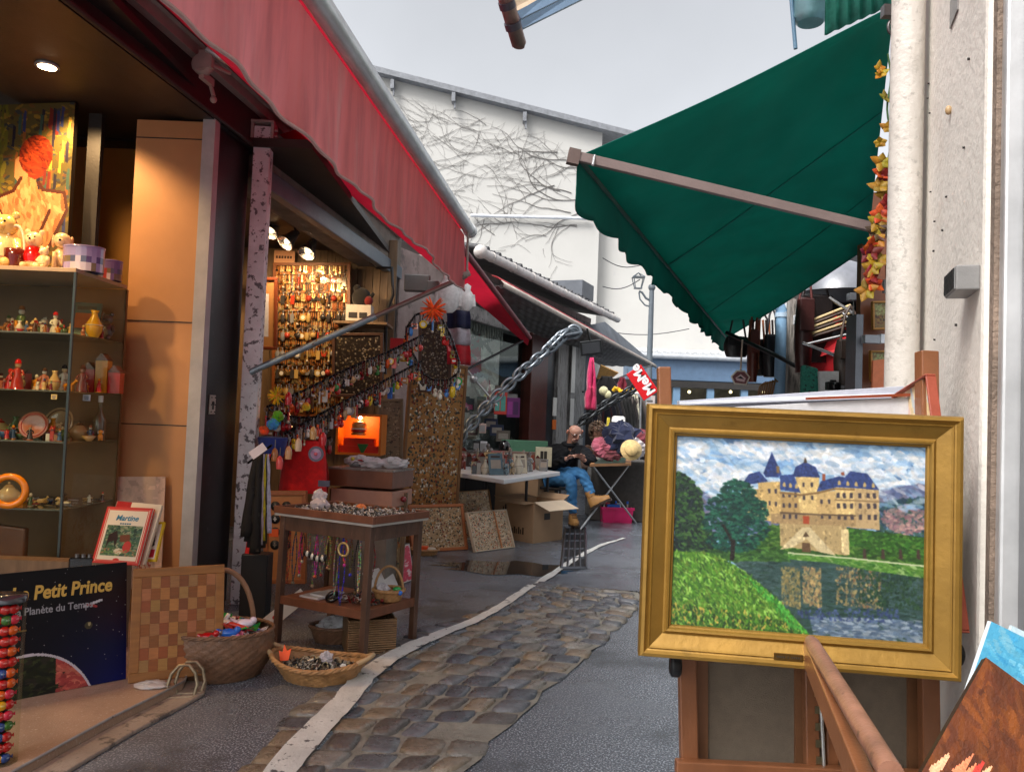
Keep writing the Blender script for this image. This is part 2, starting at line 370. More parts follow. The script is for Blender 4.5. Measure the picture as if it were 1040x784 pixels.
# stone threshold of the near shop
thr = PM('pink_terrazzo', (.40, .27, .19), .42, var=.18, vs=3, bump=.4, bs=120, spots=(90, .6, .05, (.55, .45, .38)), spots2=(2.4, .56, .15, (.22, .13, .08)), rvar=.12)
TZ = .05
pl = [G(-60, 850, TZ), G(8, 786, TZ), G(60, 757, TZ), G(110, 730, TZ), G(165, 703, TZ), G(186, 692, TZ), G(204, 640, TZ)]
dk = V((-1, .12, 0))
m = MB(); m.prism([(p.x, p.y) for p in pl]+[(-3.2, 7.0), (-5.2, 6.5), (-5.2, 1.0)], 0.0, TZ); m.build('shop_floor', thr, bevel=.006, kind='structure')
m = MB(); out = [p+V((.11, -.03, 0)) for p in pl]
m.prism([(p.x, p.y) for p in pl]+[(p.x, p.y) for p in out[::-1]], 0, .018)
m.build('threshold_kerb', PM('kerb_concrete', (.33, .27, .22), .6, var=.3, vs=6, bump=.8, bs=60, spots=(12, .55, .1, (.12, .1, .085))), bevel=.006, kind='structure')
m = MB(); q = [p+V((.006, 0, .004)) for p in pl]; m.tube(q, .006, 6); m.build('threshold_rail', STEEL, kind='structure')
# street drain grate
gr = thing('drain_grate', G(583, 560), 'long narrow cast iron drain grate set in the asphalt by the white line', 'drain grate')
a, b, c, d = G(570, 577, .006), G(595, 577, .006), G(594, 536, .006), G(574, 536, .006)
fm = MB()
for u, v_ in ((a, d), (b, c), (a, b), (d, c)): fm.tube([u, v_], .016, 4, sm=False)
for k in range(1, 4): fm.tube([a.lerp(b, k/4), d.lerp(c, k/4)], .013, 4, sm=False)
for k in range(1, 5): fm.tube([a.lerp(d, k/5), b.lerp(c, k/5)], .011, 4, sm=False)
fm.build('grate_bars', PM('wet_iron', (.10, .105, .12), .3, metal=.8, var=.3, bump=.3), gr)
fm = MB(); fm.quad(a, b, c, d); fm.build('drain_pit', PM('pit_black', (.004, .004, .005), .6, bump=0), gr)
# ================================================================ FRAMES OF THE BUILDINGS
A1 = G(233, 612); d1 = math.radians(7)
F1 = Fr(A1, (math.sin(d1), math.cos(d1), 0), (-math.cos(d1), math.sin(d1), 0))     # x along the street, y into the left shop
B1 = F1.hit(400, 420); e1 = (B1-F1.o).dot(F1.x)
d2 = math.radians(22.5); F2 = Fr((B1.x, B1.y, 0), (math.sin(d2), math.cos(d2), 0), (-math.cos(d2), math.sin(d2), 0))
d3 = math.radians(19.8); F3 = Fr((1.42, 2.9, 0), (math.sin(d3), math.cos(d3), 0), (-math.cos(d3), math.sin(d3), 0))  # right wall, y towards the street
def s1(px, py, off=0): p = F1.hit(px, py, off)-F1.o; return p.dot(F1.x), p.z
def s2(px, py, off=0): p = F2.hit(px, py, off)-F2.o; return p.dot(F2.x), p.z
def s3(px, py, off=0): p = F3.hit(px, py, off)-F3.o; return p.dot(F3.x), p.z
# ---------------------------------------------------------------- near shop building (left)
plas_o = PM('ochre_panel', (.50, .25, .10), .55, var=.1, vs=3, bump=.06, spots=(6, .68, .05, (.25, .12, .05)))
dark = PM('dark_board', (.02, .017, .015), .5, var=.3, vs=8, bump=.1)
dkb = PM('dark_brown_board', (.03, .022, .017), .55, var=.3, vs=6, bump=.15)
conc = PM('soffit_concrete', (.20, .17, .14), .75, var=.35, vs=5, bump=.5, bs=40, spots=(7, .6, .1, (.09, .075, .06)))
wood = PM('old_plank', (.19, .12, .065), .5, var=.35, vs=5, bump=.3, bs=60, stretch=(5, 5, .6))
sh = thing('souvenir_shop', F1(0, .1, 0), 'left hand souvenir shop with black pillar, dark soffit and ochre panelled interior', 'shop building')
ZL = s1(291, 200)[1]; ZR = s1(262, 110)[1]+.06; ZF = s1(210, 116)[1]
print('lintel', ZL, 'rail', ZR, 'fascia', ZF, 'bay end', e1)
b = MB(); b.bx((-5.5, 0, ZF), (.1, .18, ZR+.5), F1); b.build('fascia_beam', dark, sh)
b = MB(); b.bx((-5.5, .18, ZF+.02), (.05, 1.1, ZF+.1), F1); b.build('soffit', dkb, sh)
b = MB(); b.tube([F1(-5.5, -.012, ZF+.02), F1(0, -.012, ZF+.02)], .018, 6); b.build('shutter_rail', dkb, sh)
b = MB(); b.bx((.1, 0, ZL), (e1, .32, ZR+.5), F1); b.build('concrete_lintel', conc, sh)
b = MB(); b.bx((.1, -.03, ZL-.05), (e1-.02, .05, ZL+.09), F1); b.build('shutter_channel', PM('blue_grey_paint', (.12, .15, .18), .4, var=.2, bump=.1), sh, bevel=.008)
b = MB(); b.bx((-.42, 0.03, 0), (0.02, .38, ZR), F1); b.build('black_pillar', BLACKM, sh, bevel=.01)
kp = MB(); x_, z_ = s1(216, 411, .02)
kp.bx((x_-.035, 0.018, z_-.06), (x_+.035, .03, z_+.06), F1); kp.build('keyhole_plate', PM('plate_metal', (.5, .45, .4), .3, metal=.6, bump=.05), sh, bevel=.003)
kh = MB().C(8, 8, 8); fk = F1; kh.lathe([(.012, 0), (.012, .004)], Fr(F1(x_, .018, z_+.01), F1.x, z=-F1.y), 10); kh.bx((x_-.005, .014, z_-.03), (x_+.005, .018, z_), F1)
for sx in (-.022, .022):
    for sz in (-.045, 0, .045): kh.cb((x_+sx, .016, z_+sz), (.006, .006, .006), F1)
kh.build('keyhole', VC, sh)
# inner side wall with ochre panels, facing the street end
YW = 4.75
def wallp(px0, py0, px1, py1, Y): return P(px0, py0, Y), P(px1, py1, Y)
b = MB()
pa = P(112, 600, YW); pb = P(187, 600, YW)
b.bx((pa.x, YW, .0), (pb.x-.03, YW+.05, P(150, 122, YW).z), WF); b.build('ochre_wall_panel', plas_o, sh)
for yy in (140, 326, 431):
    q = MB(); z_ = P(150, yy, YW).z; q.bx((pa.x, YW-.003, z_-.003), (pb.x-.03, YW+.001, z_+.003)); q.build('panel_joint', dark, sh)
b = MB(); b.bx((pb.x-.03, YW-.02, 0), (pb.x+.045, YW+.06, ZF+.02)); b.build('grey_jamb', PM('grey_white_paint', (.42, .42, .42), .45, var=.2, bump=.1), sh)
b = MB(); b.bx((-5.6, 5.35, 0), (pa.x+.05, 5.4, ZF)); b.build('ochre_back_wall', PM('deep_ochre', (.52, .25, .05), .6, var=.12, vs=2, bump=.05), sh)
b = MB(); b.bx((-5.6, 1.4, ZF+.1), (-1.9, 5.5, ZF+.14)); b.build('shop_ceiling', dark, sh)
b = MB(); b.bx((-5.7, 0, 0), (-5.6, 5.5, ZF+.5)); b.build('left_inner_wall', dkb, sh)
# wooden bay with key rings
YB = 8.55
b = MB(); xl = P(225, 400, YB).x; xr = P(397, 400, YB).x
for i in range(22):
    u0 = xl+(xr-xl)*i/22; b.bx((u0, YB, 0), (u0+(xr-xl)/22-.006, YB+.03, ZL+.3))
b.bx((xl, YB+.012, 0), (xr, YB+.05, ZL+.3)); b.build('plank_wall', wood, sh)
b = MB(); b.bx((xl-.1, 5.2, ZL+.16), (F1(e1, 0, 0).x-.05, YB, ZL+.22)); b.build('bay_ceiling', dkb, sh)
b = MB(); b.bx((xl-.1, 5.25, 0), (xl-.03, YB, ZL+.3)); b.build('bay_side_wall', wood, sh)
b = MB(); b.bx((e1-.16, 0.02, 0), (e1, .34, ZL), F1); b.build('far_jamb', dark, sh)
b = MB(); q = [P(482, 200, 0.1)]
pts = [P(372, 262, 8.3), P(383, 272, 8.3), P(398, 272, 8.2), P(399, 300, 8.2), P(392, 318, 8.25), P(391, 380, 8.25)]
b.tube(pts, .018, 8); b.build('black_cable', BLACKM, sh)
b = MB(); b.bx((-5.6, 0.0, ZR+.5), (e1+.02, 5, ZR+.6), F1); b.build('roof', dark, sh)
# ---------------------------------------------------------------- pinkish party wall then far shop 2
pw = PM('grey_pink_render', (.34, .26, .24), .8, var=.3, vs=4, bump=.6, bs=40, spots=(5, .55, .12, (.17, .14, .13)))
s2b = thing('glazed_shop', F2(.5, .1, 0), 'low shop with corrugated roof edge, maroon door post and big window behind the white table', 'shop building')
SG = lambda px: s2(px, 420)[0]
b = MB(); b.bx((0, 0, 0), (SG(463), .25, 3.2), F2); b.build('render_wall', pw, s2b)
zt = 3.25
sEnd = SG(612)
b = MB(); b.bx((SG(463), .02, 2.62), (sEnd, .25, zt), F2); b.build('head_wall', PM('grimy_render', (.30, .28, .27), .8, var=.35, bump=.4, spots=(9, .52, .1, (.12, .11, .11))), s2b)
b = MB(); b.bx((SG(463), .02, 0), (SG(536), .2, .8), F2); b.build('stall_riser', dark, s2b)
glass = glassmat('window_glass')
b = MB(); b.bx((SG(463), .08, .8), (SG(536), .09, 2.62), F2); b.build('window_pane', glass, s2b)
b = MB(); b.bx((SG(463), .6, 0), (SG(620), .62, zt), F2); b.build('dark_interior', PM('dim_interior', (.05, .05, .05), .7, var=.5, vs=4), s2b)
b = MB(); b.bx((SG(463)-.0, .02, .8), (SG(463)+.07, .12, 2.62), F2); b.build('window_jamb', PM('white_upvc', (.6, .6, .6), .4), s2b)
mar = PM('maroon_paint', (.10, .022, .014), .35, var=.3, vs=7, bump=.12)
b = MB(); b.bx((SG(536), -.04, 0), (SG(545), .15, 2.7), F2); b.bx((SG(545)+.01, -.02, 0), (SG(554), .12, 2.7), F2); b.build('maroon_post', mar, s2b, bevel=.012)
b = MB(); b.bx((SG(554)+.02, .0, 0), (SG(562), .1, 2.7), F2); b.build('black_door_post', BLACKM, s2b, bevel=.01)
gw = PM('peeling_grey_wood', (.35, .34, .33), .75, var=.35, vs=9, bump=.6, bs=50, stretch=(4, 4, .5), spots=(8, .52, .1, (.12, .11, .1)))
b = MB(); b.bx((SG(562)+.02, -.06, 0), (SG(573), .1, 2.7), F2); b.bx((SG(573)+.04, -.1, 0), (SG(588), .08, 2.7), F2); b.build('grey_wooden_post', gw, s2b, bevel=.015)
b = MB(); b.bx((SG(588)+.02, -.06, 0), (SG(597), .1, 2.7), F2); b.build('navy_post', PM('navy_paint', (.012, .016, .03), .4), s2b, bevel=.01)
for i, (pxa, ya, yb, cc) in enumerate(((556, 403, 422, (225, 222, 215)), (556, 426, 436, (225, 110, 30)), (574, 350, 398, (230, 228, 222)), (574, 404, 432, (220, 218, 212)))):
    b = MB(cc); x0 = SG(pxa-1.5); x1 = SG(pxa+2.2); b.bx((x0, -.13, s2(pxa, yb, -.1)[1]), (x1, -.118, s2(pxa, ya, -.1)[1]), F2); b.build('paper_notice', CARD, s2b)
# graffiti board in the window
pt = Paint(90, 70, (196, 182, 178)); allm = pt.u > -1
pt.dabs(allm, [(205, 195, 190), (185, 168, 166), (214, 206, 200)], 220, .06, .02)
pt.poly([(.08, .62), (.55, .1), (.62, .5), (.4, .55)], (158, 54, 72)); pt.poly([(.72, .9), (.8, .55), (.9, .82)], (150, 60, 84)); pt.poly([(.0, .0), (.2, .0), (.05, .25)], (96, 96, 100))
for k in range(16): pt.line([(rnd.random(), rnd.random()*.4), (rnd.random(), rnd.random()*.4)], (120, 112, 112), .012)
pt.poly([(.1, .72), (.5, .76), (.48, .9), (.12, .86)], (70, 66, 74)); pt.line([(.14, .8), (.45, .84)], (190, 70, 120), .02)
x0 = SG(468); x1 = SG(517); z0 = s2(490, 432, .2)[1]; z1 = s2(490, 322, .2)[1]
fb = Fr(F2(x0, .2, z0), F2.x, (0, 0, 1)); picture('painted_window_board', pt.a, fb, x1-x0, z1-z0, CARD, s2b)
b = MB((172, 168, 164))
for k in range(18):
    u = x0+(x1-x0)*(k+.5)/18; b.tube([F2(u, .16, z1), F2(u+rnd.uniform(-.01, .01), .15, z1-.25-rnd.random()*.12)], [.03, .012], 5)
b.build('lace_fringe', VCF, s2b)
# roof edge: corrugated tiles, gutter
tile = PM('dark_roof_tile', (.06, .06, .065), .6, var=.3, bump=.3)
xa = s2(484, 262, -.45)[0]; xb = s2(622, 326, -.45)[0]
ztl = s2(503, 267, -.5)[1]
print('gutter z', ztl, xa, xb)
r = MB(); n = 34
for k in range(n):
    x = xa+(xb-xa)*k/n; r.tube([F2(x, -.52, ztl+.10), F2(x, .9, ztl+.34)], .055 if k % 2 else .04, 8)
r.quad(F2(xa, -.5, ztl+.08), F2(xb, -.5, ztl+.08), F2(xb, 1.2, ztl+.34), F2(xa, 1.2, ztl+.34), .02); r.build('corrugated_roof', tile, s2b)
r = MB(); r.tube([F2(xa-.1, -.56, ztl+.02), F2(xb, -.56, ztl+.02)], .06, 12)
for k in range(9):
    x = xa+(xb-xa)*(k+.3)/9; r.tube([F2(x-.02, -.56, ztl+.02), F2(x+.02, -.56, ztl+.02)], .068, 12)
r.ball((0, 0, 0), .09, Fr(F2(xa-.12, -.56, ztl+.02), F2.x, F2.y)); r.build('gutter_pipe', PM('cream_white_paint', (.62, .58, .55), .4, var=.2, vs=6, bump=.1, spots=(9, .58, .1, (.36, .33, .31))), s2b)
r = MB(); xx = xb-1.3; r.bx((xx, -.2, ztl+.32), (xx+.75, .6, ztl+.62), F2); r.build('roof_vent', PM('slate_grey', (.10, .11, .13), .5), s2b)
r = MB(); r.bx((xa, .0, zt), (xb, 2.5, ztl+.05), F2); r.build('attic_wall', pw, s2b)
# ---------------------------------------------------------------- creeper wall building at the end
wallw = PM('white_render', (.50, .49, .465), .85, var=.06, vs=.6, bump=.25, bs=25, spots=(.8, .6, .15, (.44, .435, .43)))
YE = 26
eb = thing('rendered_building', P(500, 400, YE)*1, 'tall white rendered building at the end of the alley with sloping roofline', 'building')
def PX(px, py, Y=YE): p = P(px, py, Y); return (p.x, p.z)
tl = PX(250, 40); tr = PX(612, 131); 
b = MB(); fE = Fr((0, YE, 0), (1, 0, 0), z=(0, -1, 0))
pl = [(tl[0]-8, -.0), (tr[0], 0), tr, tl, (tl[0]-8, tl[1]+1)]
b.add([(x, YE, z) for x, z in pl]+[(x, YE+9, z) for x, z in pl], [(0, 1, 2, 3, 4), (9, 8, 7, 6, 5)]+[(i, (i+1) % 5, 5+(i+1) % 5, 5+i) for i in range(5)])
b.build('wall', wallw, eb)
cop = PM('grey_coping', (.20, .21, .23), .6, var=.3, bump=.4)
b = MB(); d_ = (V((tr[0], 0, tr[1]))-V((tl[0], 0, tl[1]))); e_ = PX(650, 141)
b.quad(V((tl[0], YE-.35, tl[1]+.06)), V((e_[0], YE-.35, e_[1]+.06)), V((e_[0], YE+9, e_[1]+.06)), V((tl[0], YE+9, tl[1]+.06)), .18); b.build('roof_edge', cop, eb)
for px, py in ((399, 84), (461, 97), (533, 117)):
    b = MB(); p = P(px, py, YE-.2); b.cb(p+V((0, 0, -.1)), (.12, .3, .3)); b.cb(p+V((.05, -.05, -.35)), (.05, .08, .25))
    b.build('roof_bracket', cop, eb)
b = MB(); p0 = P(478, 219, YE-.15); p1 = P(600, 222, YE-.15); b.tube([p0, p1], .055, 10)
for t in (.1, .4, .7, .95): b.tube([p0.lerp(p1, t)-V((.05, 0, 0)), p0.lerp(p1, t)+V((.05, 0, 0))], .068, 10)
b.build('wall_conduit', PM('pale_pipe', (.6, .62, .66), .4), eb)
b = MB(); q0 = PX(605, 215, YE+.5); q1 = PX(800, 215, YE+.5)
b.bx((q0[0], YE+.5, 0), (q1[0], YE+14, q0[1])); b.build('white_gable_building', wallw, label='plain white rendered gable seen past the corner of the creeper wall', cat='building')
# creeper twigs
cr = MB((112, 108, 105)); rr = random.Random(21)
def twig(px, py, a, n, r, dep=0):
    pts = []
    for i in range(n):
        if py < 95+ (px-400)*.24 or px > 608 or px < 330: break
        if px > 585 and py > 250: break
        pts.append(P(px, py, YE-.02)); a += rr.uniform(-.3, .3); px += math.cos(a)*6; py += math.sin(a)*6*.8
        if dep < 2 and rr.random() < .22: twig(px, py, a+rr.choice((-1, 1))*rr.uniform(.4, 1.1), int(n*.5), r*.6, dep+1)
    if len(pts) > 2: cr.tube(pts, [r*(1-.7*i/len(pts)) for i in range(len(pts))], 4)
for k in range(44):
    px = rr.uniform(385, 606); twig(px, 100+(px-400)*.24+rr.uniform(2, 30), rr.uniform(.3, 2.8), rr.randint(5, 13), .006)
for k in range(34): twig(rr.uniform(400, 500), rr.uniform(120, 200), rr.choice((0, 3.1))+rr.uniform(-.3, .5), rr.randint(8, 24), .007)
for k in range(12): twig(rr.uniform(560, 606), rr.uniform(150, 230), 3.1+rr.uniform(-.3, .5), rr.randint(10, 24), .015)
for k in range(4): twig(rr.uniform(500, 600), rr.uniform(225, 245), 3.3+rr.uniform(-.5, .5), 8, .01)
cr.build('creeper', VC, label='bare leafless creeper twigs spreading over the white end wall', cat='climbing plant')
# ---------------------------------------------------------------- blue shop front across the end
YBL = 23; bs_ = thing('blue_shop', P(740, 420, YBL).xy.to_3d(), 'low blue fronted shop with zinc ribbed roof closing the alley', 'shop building')
blue = PM('blue_shop_paint', (.09, .15, .24), .45, var=.15, bump=.05); lb = PM('light_blue_paint', (.14, .24, .36), .45, var=.15)
xl = P(650, 380, YBL).x; xr = P(960, 380, YBL).x; z = lambda y, px=730: P(px, y, YBL).z
b = MB(); b.bx((xl, YBL, z(388)), (xr, YBL+4, z(365))); b.build('fascia', blue, bs_, bevel=.02)
b = MB(); b.tube([V((xl-.1, YBL-.12, z(364))), V((xr, YBL-.12, z(364)))], .09, 10); b.build('gutter', PM('zinc', (.5, .52, .55), .4, metal=.4), bs_)
b = MB(); b.bx((xl, YBL-.05, z(395)), (xr, YBL+.3, z(388.5))); b.build('dark_band', dark, bs_)
b = MB()
for k in range(40):
    x = xl+(xr-xl)*k/40; b.tube([V((x, YBL-.15, z(360.5))), V((x, YBL+4, z(345)))], .055, 6)
b.quad(V((xl, YBL-.1, z(362))), V((xr, YBL-.1, z(362))), V((xr, YBL+4, z(345))), V((xl, YBL+4, z(345))), .06); b.build('ribbed_roof', PM('pale_zinc', (.55, .56, .57), .5, var=.2), bs_)
for k in range(9):
    x = xl+(xr-xl)*k/9; b = MB(); b.bx((x, YBL, 0), (x+.2, YBL+.15, z(395))); b.build('mullion', lb, bs_)
    b = MB(); b.bx((x+.2, YBL+.06, .5), (x+(xr-xl)/9, YBL+.07, z(395))); b.build('window_pane', glass, bs_)
b = MB(); b.bx((xl, YBL+2.5, 0), (xr, YBL+2.6, 3)); b.build('interior_wall', PM('warm_interior', (.25, .17, .11), .8, var=.6, vs=3), bs_)
for px in (700, 742, 775):
    b = MB(); b.ball(P(px, 398, YBL+1.2), .05); b.build('lit_bulb', PM('bulb', (1, .8, .5), emit=(1, .75, .4), es=2), bs_)
# street lamp
lp = thing('street_lamp', P(662, 427, 21).xy.to_3d(), 'slim grey street lamp post with a glass lantern on a curled bracket', 'street lamp')
gm = PM('lamp_grey', (.10, .12, .14), .5)
b = MB(); pt_ = P(662, 294, 21); pb_ = V((pt_.x, 21, 0)); b.tube([pb_, pt_], [.1, .065], 10); b.ball(pt_+V((0, 0, .05)), .1); b.build('post', gm, lp)
b = MB(); q = [P(662, 306, 21), P(656, 303, 21), P(652, 297, 21), P(649, 296, 21)]; b.tube(q, .03, 6); q = [P(662, 312, 21), P(655, 310, 21), P(650, 304, 21), P(649, 297, 21)]; b.tube(q, .02, 6); b.build('bracket', gm, lp)
lf = upright(P(648, 293, 21)); b = MB()
for sx, sy in ((-1, -1), (1, -1), (1, 1), (-1, 1)):
    b.tube([lf(sx*.08, sy*.08, 0), lf(sx*.15, sy*.15, .3)], .014, 5); b.tube([lf(sx*.15, sy*.15, .3), lf(0, 0, .42)], .014, 5)
b.cb((0, 0, 0), (.2, .2, .02), lf); b.cb((0, 0, .3), (.32, .32, .02), lf); b.build('lantern', gm, lp)
for (a_, b2, Y) in (((612, 262), (652, 269), 21), ((612, 291), (650, 284), 21), ((612, 336), (700, 334), 24)):
    b = MB((50, 52, 58)); p, q = P(*a_, Y), P(*b2, Y); b.tube([p.lerp(q, t/8)-V((0, 0, .15*math.sin(math.pi*t/8))) for t in range(9)], .012, 4)
    b.build('overhead_wire', VC, label='thin overhead cable strung past the street lamp', cat='cable', group='overhead cables')
# ---------------------------------------------------------------- right hand wall
rw = thing('plastered_wall', F3(-.6, 0, 0), 'cream plastered house wall with metal door frame at the right edge', 'wall')
plast = PM('cream_plaster', (.72, .67, .60), .85, var=.12, vs=3, bump=.35, bs=40, spots=(16, .70, .02, (.12, .09, .07)), spots2=(2.5, .58, .2, (.52, .42, .33)))
sA = s3(998, 300)[0]; sB = s3(903, 300)[0]+.1
b = MB(); b.bx((sA, -.3, 0), (sB, 0, 5.5), F3); b.build('plaster_face', plast, rw, bevel=.012)
b = MB(); b.bx((sA-.035, -.3, 0), (sA, -.012, 5.5), F3); b.build('rough_reveal', PM('bare_render', (.22, .16, .12), .9, var=.4, bump=.9, bs=60), rw)
b = MB(); b.bx((sA-.075, -.2, 0), (sA-.036, -.02, 5.5), F3); b.build('frame_edge', PM('pale_alu', (.62, .62, .62), .3, metal=.5, bump=.03), rw, bevel=.006)
b = MB(); b.bx((sA-.17, -.2, 0), (sA-.077, -.05, 5.5), F3); b.build('frame_channel', PM('grey_alu', (.20, .20, .21), .35, metal=.5, bump=.03), rw, bevel=.006)
b = MB(); b.bx((sA-2.5, -.2, 0), (sA-.172, -.09, 5.5), F3); b.build('shutter_panel', PM('beige_shutter', (.30, .28, .25), .45, bump=.05), rw)
b = MB()
for py in (98, 232, 414, 640): 
    s_, z_ = s3(1013, py, -.05); b.lathe([(.006, 0), (.004, .004)], Fr(F3(s_, -.05, z_), F3.x, z=F3.y), 8)
b.build('screw', BLACKM, rw)
for px, py in ((944, 85), (980, 150), (972, 330), (950, 345), (985, 60), (945, 115), (966, 110), (950, 225), (962, 200), (946, 195), (958, 234), (949, 255), (943, 100)):
    s_, z_ = s3(px, py); b = MB((40, 34, 30)); b.tube([F3(s_, -.005, z_), F3(s_, .005, z_)], rnd.uniform(.0015, .0035), 7); b.build('rusty_nail', VC, rw)
s_, z_ = s3(966, 112); b = MB((170, 140, 100)); b.ball((s_, .006, z_), (.008, .008, .012), F3); b.build('hook_knob', VC, rw)
s_, z_ = s3(970, 12); b = MB((128, 124, 122)); b.bx((s_-.05, 0, z_-.02), (s_+.05, .004, z_+.05), F3); b.build('metal_plate', VCM, rw)
# vertical downpipe
def peel(n): return PM(n, (.54, .50, .45), .6, var=.15, vs=6, bump=.35, bs=50, spots=(40, .58, .05, (.40, .37, .33)), spots2=(5, .52, .2, (.42, .385, .34)))
p = F3.hit(919, 200, .06); b = MB()
b.tube([V((p.x, p.y, 0)), V((p.x, p.y, 5.5))], .047, 20)
b.build('downpipe', peel('peeling_pipe_paint'), label='thick round downpipe with peeling grey white paint on the cream wall', cat='downpipe')
# vent box
s_, z_ = s3(985, 290); vb = thing('vent_box', F3(s_, 0, z_-.05), 'small grey metal box with slotted black grille fixed to the cream wall', 'vent box')
b = MB((128, 126, 124)); b.bx((s_-.105, 0, z_-.026), (s_+.02, .045, z_+.026), F3); b.build('casing', VC, vb, bevel=.003)
b = MB((150, 150, 148)); b.bx((s_-.10, .0455, z_-.023), (s_+.016, .0465, z_+.023), F3); b.build('grille_back', VC, vb)
b = MB((10, 10, 11))
for k in range(7): b.bx((s_-.097+k*.016, .0465, z_-.021), (s_-.086+k*.016, .049, z_+.021), F3)
for k in range(3): b.bx((s_-.098, .047, z_-.016+k*.014), (s_+.014, .0485, z_-.012+k*.014), F3)
b.build('grille_slats', VC, vb)
# ================================================================ AWNINGS AND POSTS
red = PM('crimson_canvas', (.58, .014, .04), .8, var=.15, vs=3, bump=.25, bs=200, trans=.42)
pink = PM('faded_red_canvas', (.95, .40, .43), .85, var=.2, vs=5, bump=.3, bs=150, trans=.85, stretch=(3, 3, .5), spots=(4, .55, .2, (.92, .55, .56)))
alu = PM('dull_aluminium', (.55, .56, .57), .38, metal=.6, var=.2, vs=8, bump=.08)
beige = PM('beige_metal', (.36, .31, .28), .5, var=.2, bump=.1)
post = thing('awning_post', G(233, 612), 'square steel post with chipped white and grey paint beside the black pillar', 'post')
b = MB(); pf = upright(F1(.02, -.06, 0), 5)
b.bx((-.05, -.05, 0), (.06, .05, 3.18), pf); b.build('shaft', PM('chipped_white_paint', (.74, .78, .80), .45, var=.2, vs=5, bump=.5, bs=26, spots=(22, .56, .03, (.14, .14, .15)), spots2=(12, .72, .03, (.30, .16, .18)), metal=.1), post, bevel=.004)
b = MB(); b.bx((-.07, -.06, 3.08), (-.052, .05, 3.2), pf); b.bx((.062, -.06, 3.08), (.08, .05, 3.2), pf); b.bx((-.07, -.07, 3.2), (.08, .06, 3.215), pf)
for zz in (3.12, 3.16): b.tube([pf(-.09, -.03, zz), pf(.1, -.03, zz)], .009, 6)
b.build('bracket', beige, post)
# main red awning
aw = thing('red_awning', F1(-1, -.3, 3.2), 'large faded red awning with silver front bar over the left pavement', 'awning')
Zb = 2.5; q1 = Hz(473, 228, Zb); q0 = Hz(322, 0, Zb); dv = (q1-q0).normalized(); qe = q1+dv*.16; qs = q0-dv*1.9
ra = F1(e1*0-5.2, -.06, ZR-.02); rb = F1(.6, -.06, ZR-.02)
b = MB(); b.tube([qs, qe], .038, 16); b.build('front_bar', alu, aw)
b = MB(); b.tube([qe-dv*.02, qe+dv*.03], .045, 16); b.build('bar_end_cap', alu, aw)
N = 220
def hemz(t): return .36+.005*math.sin(t*31)+.008*math.sin(t*13+1)
g_ = []
sidev = V((-dv.y, dv.x, 0))
for j in range(7):
    row = []
    for i in range(N+1):
        t = i/N; p = qs.lerp(qe, t); f = j/6
        row.append(p+V((0, 0, -.03-hemz(t)*f))+sidev*(.035+f*(.010*math.sin(t*55)+.006*math.sin(t*130+f*2)+.008*math.sin(t*23))))
    g_.append(row)
b = MB(); b.sheet(g_); b.build('valance', pink, aw)
b = MB(); b.tube([p+sidev*.0 for p in g_[-1]], .006, 5); b.build('hem_piping', PM('pale_piping', (.5, .3, .28), .7), aw)
g_ = []
for j in range(9):
    f = j/8; row = []
    for i in range(31):
        t = i/30; a_ = qs.lerp(qe, t)+V((0, 0, -.01)); c_ = ra.lerp(rb, t); p = a_.lerp(c_, f)-V((0, 0, .10*math.sin(math.pi*f)*(1+.3*math.sin(t*9))))
        row.append(p)
    g_.append(row)
b = MB(); b.sheet(g_); b.build('canopy', red, aw)
b = MB(); b.tube([ra, rb], .03, 8); b.bx((-5.2, -.05, ZR-.11), (e1-.1, .0, ZR-.03), F1); b.build('wall_rail', beige, aw)
b = MB(); b.tube([F1(-5.2, -.12, ZR-.02), F1(e1-.3, -.12, ZR-.02)], .045, 12); b.build('roller_tube', PM('dark_red_roller', (.16, .015, .02), .6), aw)
gx = F1.hit(206, 66, -.1); gf = Fr(gx, F1.x, F1.y); b = MB()
b.lathe([(.05, -.03), (.06, -.02), (.06, .02), (.05, .03)], Fr(gx, -F1.y, z=F1.x), 12); b.cb((.05, 0, -.06), (.12, .03, .04), gf); b.cb((-.02, -.03, .02), (.03, .08, .1), gf)
b.tube([gf(.1, 0, -.08), gf(.1, -.02, -.14)], .012, 8); b.ball((.1, -.02, -.16), .02, gf); b.tube([gf(0, -.05, 0), gf(.16, -.08, .02)], .012, 6); b.build('crank_gearbox', beige, aw)
gx = F1.hit(258, 112, -.1)
# folding arm from the wall rail to the front bar, tucked under the canvas
ab = P(281, 112, 4.7); b = MB(); b.tube([F1(-.9, -.14, ZR-.1), P(300, 150, 4.4)+V((.25, .1, .12)), qs.lerp(qe, .8)+V((-.08, 0, .0))], .022, 8); b.build('folding_arm', alu, aw)
# brace from the post to the front bar
bs0 = P(254, 378, 5.05); bs1 = P(474, 280, q1.y+.1)
br = thing('awning_brace', bs0, 'grey metal brace bar rising from the steel post to the faded red awning', 'brace bar')
b = MB(); b.tube([bs0, bs0.lerp(bs1, .58)], .021, 10); b.build('outer_tube', PM('blue_grey_steel', (.26, .33, .37), .4, metal=.5, var=.3, spots=(20, .6, .06, (.18, .12, .1))), br)
b = MB(); b.tube([bs0.lerp(bs1, .57), bs1], .016, 10); b.build('inner_tube', PM('brownish_steel', (.22, .18, .16), .45, metal=.4, var=.3), br)
b = MB(); b.tube([bs1-V((.02, 0, 0)), bs1+V((.02, 0, .02))], .02, 8); b.tube([bs1, bs1+V((0, -.05, .36))], .008, 6); b.build('end_bolt', beige, br)
